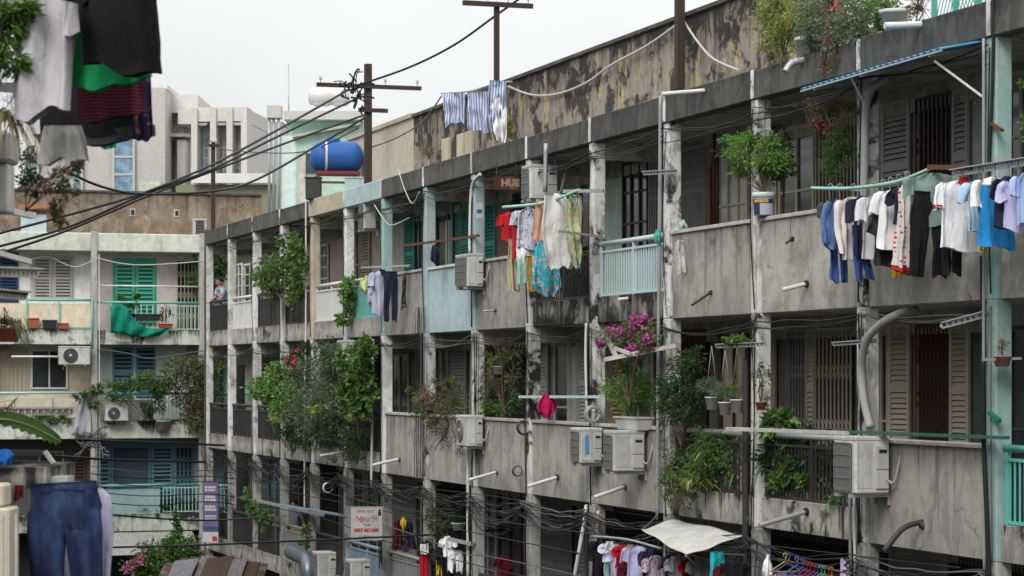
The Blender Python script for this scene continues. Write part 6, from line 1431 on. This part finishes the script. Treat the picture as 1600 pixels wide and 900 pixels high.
GP('potted_plant', 'small sprouting plant in a dark trough behind the green net', 'potted plant', 205, 490, [(205,472,14,10)], .2, 70, 7, .6, LG, 66, pot=(.14,.2,POTB)); GP('potted_plant', 'thin dark leaved plant right of the dark trough', 'potted plant', 258, 510, [(257,496,8,14)], .25, 130, 5, .25, LD, 67, pot=(.14,.16,POTT)); GP('climber', 'grass green plant before the far olive gate', 'plant', 308, 515, [(305,440,8,12), (312,420,6,30)], .5, 240, 6, .35, LG, 68)
for x0, x1, y0, y1, lab, m in ((211, 250, 491, 501, 'long dark planter behind the green net', POTB), (67, 88, 500, 514, 'dark box on the far cream ledge', POTB), (44, 60, 497, 513, 'brown clay box, left one on the far cream ledge', POTT), (92, 106, 505, 514, 'low brown clay box, right one on the far cream ledge', POTT), (248, 269, 506, 513, 'red and white low tray on the far ledge', paint('tray_red', lin('b8402f'), .5))):
    a = gpx(x0, y1, .0); b = gpx(x1, y0, .0); t = thing('planter_box', lab, 'planter', ((a[0]+b[0])/2, .02, a[2]), GF); w_ = b[0]-a[0]; h_ = b[2]-a[2]
    MB().hexa([(-w_*.46,-.12,0), (w_*.46,-.12,0), (w_*.46,.06,0), (-w_*.46,.06,0)], [(-w_/2,-.14,h_*.9), (w_/2,-.14,h_*.9), (w_/2,.075,h_*.9), (-w_/2,.075,h_*.9)]).build('trough', m, t, (0,0,0), None, .01); MB().box(-w_/2-.02, w_/2+.02, -.16, .08, h_*.9+.001, h_).build('rim', m, t)
GP('railing_plants', 'low plants on the far left middle ledge', 'plant', 90, 655, [(65,650,26,6), (98,652,10,8)], .05, 360, 5, .45, LG, 69, straps=(14,.3,.06,.5,LYE))
b = gw(245, 910, -3.2); GP('bush', 'big dark green bush at the bottom under the far awning', 'bush', 255, 905, [(262,868,36,22), (285,850,22,14), (235,880,30,18), (295,880,18,22), (250,895,40,14), (276,830,6,26), (270,850,10,16)], -3.2, 3600, 6, .5, LG, 70, fl=(60, 6, leafmat('petal_dusty', lin('a8577f'), lin('c07f9d')), [(222,872,10,10), (200,888,10,8), (212,880,12,6)]))
# plants on the near row
def NP(name, label, cat, bx, by, lst, Y, n, Lpx, ratio, m, seed, fl=None, **kw):
    base = wpx(bx, by, Y); S_ = Y/FPX; cl = [(wpx(x, y, Y), (rx*S_, rx*S_*.8, ry*S_)) for x, y, rx, ry in lst]
    if fl: fn, f_, fm, fl_ = fl; kw['flowers'] = (fn, f_*S_, fm, [(wpx(x, y, Y), (rx*S_, rx*S_*.6, ry*S_)) for x, y, rx, ry in fl_])
    return plant(name, label, cat, base, cl, n, Lpx*S_, ratio, m, seed, stem_r=.004, **kw)
NP('foreground_plant', 'leafy green plant closest at the upper left edge', 'plant', -10, 200, [(5,60,22,40), (15,95,18,20), (0,30,26,22), (30,12,16,10)], 12.3, 520, 20, .3, LG, 80, straps=(24,.25,.02,.5,LOL))
NP('dry_fronds', 'brown dried palm fronds below the closest green plant', 'plant', -5, 130, [(8,170,18,34)], 12.5, 0, 10, .3, LDRY, 81, straps=(70,.26,.012,1.3,LDRY))
NP('bougainvillea', 'loose bougainvillea with red and white flowers below the closest washing', 'flowering shrub', 40, 330, [(50,250,26,30), (80,280,30,20), (105,300,20,20), (40,290,20,20), (120,255,10,10), (95,330,14,20)], 14.5, 420, 9, .5, LOL, 82, twigs=26, fl=(34, 9, PALEP, [(80,285,26,14), (50,295,16,10), (105,270,10,10), (100,318,8,10)]))
NP('grass_basket', 'terracotta basket of drooping grass at the left edge', 'potted plant', 10, 512, [(14,500,18,12)], 17, 0, 5, .3, LOL, 83, straps=(90,.26,.012,1.2,LOL), pot=(.11,.1,POTT))
t = thing('banana_leaf', 'big green banana leaf arching in at the left edge', 'leaf', wpx(-20, 655, 14)); B = [wpx(-30, 656, 14), wpx(10, 655, 14), wpx(45, 664, 13.9), wpx(75, 678, 13.8), wpx(96, 690, 13.8)]
sp_ = spline(B, 8); W_ = [.02+.03*math.sin(min(1, i/(len(sp_)-1)*1.02)*math.pi)**.6 for i in range(len(sp_))]; mb = MB(); vs = []
for i, p in enumerate(sp_):
    w_ = W_[i] if i < len(sp_)-1 else .005
    vs += [p+Vector((.01,-.05,w_*1.0)), p, p+Vector((-.02,.04,-w_*.9+.01*math.sin(i*2.1)))]
mb.add(vs, [(3*i+j, 3*i+j+1, 3*i+j+4, 3*i+j+3) for i in range(len(sp_)-1) for j in (0, 1)], True); mb.build('blade', paint('banana_green', lin('6f9a58'), .45, .35, lin('4f7b44')), t, wpx(-20,655,14)); MB().tube([p+Vector((0,-.012,0)) for p in sp_], .008, 6, .002).build('midrib', paint('banana_rib', lin('9fae6b'), .5, .2), t, wpx(-20,655,14))
NP('dry_fronds', 'rusty orange dried leaf above the banana leaf', 'plant', 10, 640, [(8,640,12,14)], 14.2, 0, 6, .4, LDRY, 84, straps=(8,.16,.03,.8,leafmat('leaf_rust', lin('a8652f'), lin('bf7d3f'))))

# ------------------------------------------------------------------ cables
CMID = paint('cable_midgrey', lin('38383a'), .6, .3)
CBL = paint('cable_black', (.012,.012,.013), .5, .1); CGR = paint('cable_grey', lin('606062'), .6, .3); CWH = paint('cable_white', lin('b3b2ae'), .5, .3)
def cable(label, pts, r, m=CBL, k=8, cat='cable'):
    P = [Vector(p) for p in pts]
    return tag(MB().tube(spline(P, k), r, 6).build('cable', m, None, P[0]), label, cat)
def cpx(lst): return [wpx(x, y, 57-(57-Y)*.3 if Y < 58 else Y) for x, y, Y in lst]
cable('highest thick black cable from the left edge to the crossarm pole', cpx([(-30,372,17), (110,335,21), (222,302,26), (330,258,34), (430,205,44), (545,140,57)]), .028); cable('second thick black cable from the left edge to the crossarm pole', cpx([(-30,392,17.5), (100,357,21.5), (222,305,26.5), (330,265,34.5), (430,215,45), (555,155,57)]), .028); cable('lowest thick black cable from the left edge to the crossarm pole', cpx([(-30,405,18), (100,362,22), (222,310,27), (330,268,35), (440,226,46), (568,180,57)]), .026)
cable('black cable sagging from the near bougainvillea up to the pole foot', cpx([(100,266,14.5), (160,292,18), (225,303,24), (330,299,33), (400,281,42), (500,225,52), (572,183,57)]), .026); cable('black cable rising from the crossarm pole to the slim roof pole', cpx([(560,133,57), (640,105,55), (710,70,51), (775,24,48), (830,-15,46)]), .026)
cable('thin wire from the far slim pole to the crossarm pole', cpx([(336,232,80), (400,238,74), (480,236,66), (560,200,58)]), .018)
cable('grey white cable looping along the stained roof wall', [fw(794,135,1.38), fw(830,148,1.4), (fw(870,147,1.44)), fw(915,130,1.4), fw(955,102,1.4), fw(1010,72,1.4), fw(1056,40,1.38)], .024, CWH); cable('pale cable dropping along the roof wall right of the thick post', [fw(1068,32,1.38), fw(1090,65,1.4), fw(1115,92,1.4), fw(1155,110,1.4)], .022, CWH); cable('thin pale cable between the striped sheets and the slim pole', [fw(690,146,.55), fw(735,142,.55), fw(775,130,.55), fw(800,128,1.3)], .025, CWH); cable('thin cable from the striped sheets down to the beige roof wall', [fw(690,150,.7), fw(660,190,.9), fw(620,215,1.1), fw(575,232,.8)], .018, CGR)
cable('white cable dropping over the painted roof edge to the teal shutters', [fw(622,265,-.12), fw(634,300,-.14), fw(645,318,-.14), fw(655,300,-.1)], .013, CWH); cable('white cable drooping before the beige bars of the top gallery', [fw(585,320,-.14), fw(598,340,-.16), fw(612,352,-.16), fw(640,340,.2)], .014, CWH)
cable('thick black cable crossing the whole lower left of the view', cpx([(140,856,34), (300,852,36), (420,847,38), (560,841,40), (700,834,42), (810,826,44), (900,822,46)]), .024); cable('black cable sagging before the lowest far parapet', cpx([(150,802,60), (230,809,62), (320,813,64), (420,808,64)]), .025); cable('thick dark cable before the dark far lower openings', cpx([(85,712,50), (150,717,54), (230,720,60), (320,722,66)]), .035); cable('dark cable along the far slab below the middle level', cpx([(120,687,55), (200,690,60), (270,692,66), (350,696,70)]), .035)
for i, (y0, y1, y2) in enumerate(((740,748,744), (752,759,752), (768,775,772), (728,738,735), (783,790,784))): cable(('topmost', 'second', 'third', 'fourth', 'lowest')[i]+' thin wire strung before the far blue louvres', cpx([(140,y0,62), (230,y1,64), (320,y2,68), (365,y2+4,70)]), .014, CGR if i % 2 else CBL)
cable('white cable drooping across the far grey louvred window', [gw(30,410,.3), gw(72,401,.3), gw(100,412,.3), gw(120,417,.2), gw(143,408,-.1)], .02, CWH); cable('white cable across the far green shutters', [gw(152,403,-.12), gw(180,410,-.2), (gw(215,414,-.2)), gw(270,412,-.15), gw(316,408,-.1)], .02, CWH); cable('white cable looping below the far slab into the trees', [gw(150,545,-.2), gw(200,552,-.25), gw(235,560,-.3), gw(290,552,-.25), gw(320,548,-.2)], .018, CGR)
cable('black cable down the upper teal column', [fw(1553,-10,-.09), fw(1551,120,-.09), fw(1546,250,-.1), fw(1543,330,-.1)], .022); cable('black cable down the lower teal column', [fw(1536,560,-.14), fw(1537,690,-.12), fw(1541,790,-.12), fw(1546,905,-.12)], .03); cable('black cable in front of the column foot behind the washing', [fw(1533,400,-.12), fw(1534,480,-.12)], .02)
rng = random.Random(77)
names_ = {0: 'nearest', 1: 'second', 2: 'third', 3: 'fourth', 4: 'fifth', 5: 'sixth', 6: 'seventh', 7: 'eighth', 8: 'ninth', 9: 'tenth', 10: 'eleventh', 11: 'twelfth', 12: 'thirteenth', 13: 'last'}
for n in range(-1, 14):   # tangled bundles under the slab of the lowest gallery
    nw = 13 if 3 <= n <= 11 else 8
    mbs = {0: MB(), 1: MB(), 2: MB()}
    for i in range(nw):
        d = rng.uniform(-.24, -.1); z0 = -2.36-rng.uniform(0, .32); z1 = -2.36-rng.uniform(0, .32)
        w = rng.choice((0, 0, 0, 1, 1, 2)) if n < 12 else 0
        mbs[w].tube(spline(sag(fl(n, d, z0), fl(n+1, d+rng.uniform(-.04,.04), z1), rng.choice((rng.uniform(.02, .2), rng.uniform(.1, .5))), 8, rng, .03), 3), rng.uniform(.006, .013), 5)
    for i in range(4):
        d = rng.uniform(-.16, -.09); z0 = -2.4-rng.uniform(0, .2); o = rng.uniform(-.03, .03)
        mbs[rng.choice((0, 1, 2))].tube(spline([fl(n+o*3, d, z0), fl(n+o*3+.01, d-.03, z0-.6), fl(n+o*2, d, z0-rng.uniform(1.0, 2.6))], 6), rng.uniform(.008, .016), 5)
    r = thing('cable_bundle', 'tangle of black and grey wires under the low slab, %s bay from the right' % (names_[n] if n >= 0 else 'outermost'), 'cable bundle', fl(n+.5, -.15, -2.4), WF, 'wire tangles under the low slab')
    for w, m, nm in ((0, CBL, 'black_wires'), (1, CMID, 'grey_wires'), (2, CGR, 'pale_wires')):
        if mbs[w].v: mbs[w].build(nm, m, r, fl(n+.5, -.15, -2.4))
LONGN = ('top', 'second', 'middle', 'fourth', 'lowest')
for i in range(5):    # long service wires running past many bays
    z = -2.5-.3*i+rng.uniform(-.1,.1); d = -.2-.05*i; pts = []; n0 = rng.choice((0, 1, 2)); n1 = rng.choice((11, 12, 13))
    for n in range(n0, n1+1):
        if n in (n0, n1) or rng.random() < .45: pts.append(fl(n+rng.uniform(-.2,.2), d, z+rng.uniform(-.14,.12)))
    cable('%s long thin service wire along the lowest gallery' % LONGN[i], pts, rng.uniform(.007,.012), (CBL, CMID, CBL, CGR)[i % 4], 5)
ordn = lambda n: names_[n]
for n in range(0, 13):    # thin wires under the middle slab and along the columns
    mb = MB()
    for i in range(3): mb.tube(spline(sag(fl(n, -.09, .9-rng.uniform(.03,.25)), fl(n+1, -.09, .9-rng.uniform(.03,.25)), rng.uniform(.03,.15), 6, rng, .02), 3), rng.uniform(.006,.012), 4)
    for i in range(2): mb.tube(spline([fl(n+rng.uniform(-.025,.025), -.085, .85), fl(n+rng.uniform(-.025,.025), -.1, -.6), fl(n+rng.uniform(-.02,.02), -.085, -2.3)], 6), rng.uniform(.006,.012), 4)
    tag(mb.build('cable_bundle', CBL if n % 3 else CGR, None, fl(n+.5, -.1, .8)), 'thin wires clipped below the middle slab, %s bay from the right' % ordn(n), 'cable bundle', 'thin wires below the middle slab')
    mb = MB()
    for i in range(3): mb.tube(spline(sag(fl(n, -.1, 4.1-rng.uniform(.02,.3)), fl(n+1, -.1, 4.1-rng.uniform(.02,.3)), rng.uniform(.02,.14), 6, rng, .02), 3), rng.uniform(.007,.013), 4)
    mb.tube(spline([fl(n+rng.uniform(-.025,.025), -.085, 4.0), fl(n+rng.uniform(-.025,.025), -.1, 2.5), fl(n+rng.uniform(-.02,.02), -.085, 1.0)], 6), rng.uniform(.008,.014), 4)
    tag(mb.build('cable_bundle', CBL, None, fl(n+.5, -.1, 4.0)), 'thin wires strung below the roof edge, %s bay from the right' % ordn(n), 'cable bundle', 'thin wires below the roof edge')
mb = MB(); c = Vector(wpx(551, 140, 57.2))
for i in range(26):
    a = c+Vector((rng.uniform(-.25,.25), rng.uniform(-.2,.2), rng.uniform(-.4,.2))); b = a+Vector((rng.uniform(-.3,.4), rng.uniform(-.2,.2), rng.uniform(-.35,.45))); mb.tube(spline([a, (a+b)/2+Vector((rng.uniform(-.15,.15),0,rng.uniform(-.1,.2))), b], 4), rng.uniform(.012,.026), 5)
tag(mb.build('cable_bundle', CBL, None, c), 'spiky knot of cut black cables at the crossarm pole', 'cable bundle')
mb = MB(); c = Vector(wpx(146, 690, 78))
for i in range(22):
    a = c+Vector((rng.uniform(-.25,.25), rng.uniform(-.1,.1), rng.uniform(-.3,.3))); b = a+Vector((rng.uniform(-.5,.5), rng.uniform(-.1,.1), rng.uniform(-.8,.8))); mb.tube(spline([a, (a+b)/2+Vector((rng.uniform(-.3,.3),0,rng.uniform(-.2,.2))), b], 4), rng.uniform(.015,.03), 5)
tag(mb.build('cable_bundle', CGR, None, c), 'grey knot of wires on the far column above the blue louvres', 'cable bundle')
for i, x in enumerate((652, 660, 745)):
    mb = MB()
    for j in range(4): q = x+rng.uniform(-5,5); mb.tube(spline([fw(q, 520 if x > 700 else 480, -.09), fw(q+rng.uniform(-3,3), 620, -.12), fw(q+rng.uniform(-4,4), 745, -.1)], 8), rng.uniform(.006,.011), 5)
    tag(mb.build('cable_bundle', (CBL, CGR, CBL)[i], None, fw(x, 600, -.1)), ('black wires running down the column left of the pale blue panel', 'grey wires beside the black ones left of the pale blue panel', 'black wires running down the column under the top air conditioner')[i], 'cable bundle')
# low roof at the bottom left corner pier
r = thing('tin_roof', 'rusty patched tin roof at the foot of the corner pier', 'roof', wpx(335, 885, 68)); o3 = wpx(335, 885, 68)
TIN = [stained('rusty_tin', lin('4a3d38'), lin('211d1c'), .5, .5, lin('77706a'), .6), stained('grey_tin', lin('77757a'), lin('3a3634'), .5, .4), stained('brown_board', lin('4d3a31'), lin('241c18'), .4, .5)]
for i in range(10):
    x = 268+i*13.5; y = 893-13*min(1, i/4)+rng.uniform(-3, 3)+max(0, i-5)*3; a = Vector(wpx(x, y, 66+rng.uniform(-.6,.6))); w_ = rng.uniform(.5, .8); tl = rng.uniform(-.12, .12)
    mb = MB(); n_ = 8
    for j in range(n_):
        xa = w_*(j/n_-.5); xb = w_*((j+1)/n_-.5); za = .015*(j % 2)+tl*xa; zb = .015*((j+1) % 2)+tl*xb
        mb.hexa([a+Vector((xa,-.9,za-.42)), a+Vector((xb,-.9,zb-.42)), a+Vector((xb,1.3,zb+.1)), a+Vector((xa,1.3,za+.1))], [a+Vector((xa,-.9,za-.405)), a+Vector((xb,-.9,zb-.405)), a+Vector((xb,1.3,zb+.115)), a+Vector((xa,1.3,za+.115))])
    mb.build('sheet', TIN[i % 3], r, o3)
for i in range(9): x = 285+i*11+rng.uniform(-3,3); MB().bar(wpx(x, 893-rng.uniform(0,14), 67), wpx(x+rng.uniform(8,20), 884-rng.uniform(0,10), 67.5), .1, .03).build('batten', COPE if i % 2 else BROWN, r, o3)

cable('thin rope tying the left corner of the white tarp to the column', [fw(1003,828,-.95), fw(1018,815,-.5), fw(1030,800,-.1)], .012, CGR); cable('thin rope tying the right corner of the white tarp to the black pipe', [fw(1160,837,-.05), fw(1166,822,-.1), fw(1168,806,-.1)], .012, CGR)
pipe('tarp_pole', 'thin grey pole propping the lower edge of the white tarp', [fw(1072,868,-.93), fw(1110,905,-.1)], .018, GALV, 'pole')
# ------------------------------------------------------------------ ground, sky, light, camera
g = MB().box(-1500, 1500, -300, 2500, -9.7, -8.7).build('ground', stained('asphalt', (.05,.05,.05), (.025,.025,.025), .2, .5), None, (0,0,-8.7))
tag(g, 'dark asphalt ground at the foot of the apartment blocks', 'ground', kind='structure')
w = bpy.data.worlds.new('World'); scene.world = w; w.use_nodes = True
t = w.node_tree; bg = t.nodes['Background']
sky = t.nodes.new('ShaderNodeTexSky'); sky.sky_type = 'NISHITA'; sky.sun_disc = False
sky.sun_elevation = R(42); sky.sun_rotation = R(200); sky.dust_density = 4; sky.air_density = 1
tc = t.nodes.new('ShaderNodeTexCoord'); sp = t.nodes.new('ShaderNodeSeparateXYZ'); t.links.new(tc.outputs['Generated'], sp.inputs[0])
mr = t.nodes.new('ShaderNodeMapRange'); t.links.new(sp.outputs[2], mr.inputs[0])
mr.inputs[1].default_value = 0; mr.inputs[2].default_value = 1; mr.inputs[3].default_value = SKY0; mr.inputs[4].default_value = SKY1
nz = t.nodes.new('ShaderNodeTexNoise'); nz.inputs['Scale'].default_value = 5; nz.inputs['Detail'].default_value = 6; t.links.new(tc.outputs['Generated'], nz.inputs['Vector'])
nm = t.nodes.new('ShaderNodeMapRange'); t.links.new(nz.outputs['Fac'], nm.inputs[0]); nm.inputs[1].default_value = .3; nm.inputs[2].default_value = .7; nm.inputs[3].default_value = .92; nm.inputs[4].default_value = 1.05
mm = t.nodes.new('ShaderNodeMath'); mm.operation = 'MULTIPLY'; t.links.new(mr.outputs[0], mm.inputs[0]); t.links.new(nm.outputs[0], mm.inputs[1])
cb = t.nodes.new('ShaderNodeCombineColor'); cb.mode = 'RGB'
for i, f in enumerate((.985, 1.0, 1.0)):
    m = t.nodes.new('ShaderNodeMath'); m.operation = 'MULTIPLY'; m.inputs[1].default_value = f; t.links.new(mm.outputs[0], m.inputs[0]); t.links.new(m.outputs[0], cb.inputs[i])
mx = t.nodes.new('ShaderNodeMix'); mx.data_type = 'RGBA'; mx.inputs[0].default_value = .95
t.links.new(sky.outputs[0], mx.inputs[6]); t.links.new(cb.outputs[0], mx.inputs[7])
t.links.new(mx.outputs[2], bg.inputs[0]); bg.inputs[1].default_value = .1
sd = bpy.data.lights.new('overcast_sun', 'SUN'); sd.energy = 1.5; sd.angle = R(25); sd.color = (1, .97, .93)
so = bpy.data.objects.new('overcast_sun', sd); COL.objects.link(so)
az = R(200); el = R(42)   # from behind-left of the camera
d = Vector((math.sin(az)*math.cos(el), math.cos(az)*math.cos(el), math.sin(el)))
so.rotation_euler = d.to_track_quat('Z', 'Y').to_euler(); so.location = (0, 0, 60)
cd = bpy.data.cameras.new('camera'); cam = bpy.data.objects.new('camera', cd); COL.objects.link(cam)
cd.sensor_width = 36; cd.lens = FPX/1600*36; cd.clip_end = 6000; cd.clip_start = .1
cd.shift_y = (HY-450)/1600
cam.location = (0, 0, EYE); cam.rotation_euler = (R(90), 0, 0); scene.camera = cam
cd.dof.use_dof = True; cd.dof.focus_distance = 42; cd.dof.aperture_fstop = 6.3
scene.view_settings.view_transform = 'Standard'; scene.view_settings.look = 'None'
scene.view_settings.gamma = 1; scene.view_settings.exposure = EXPO; scene.view_settings.use_curve_mapping = False
scene.render.engine = 'CYCLES'
scene.cycles.max_bounces = 6; scene.cycles.diffuse_bounces = 4; scene.cycles.transparent_max_bounces = 8
scene.cycles.use_denoising = True
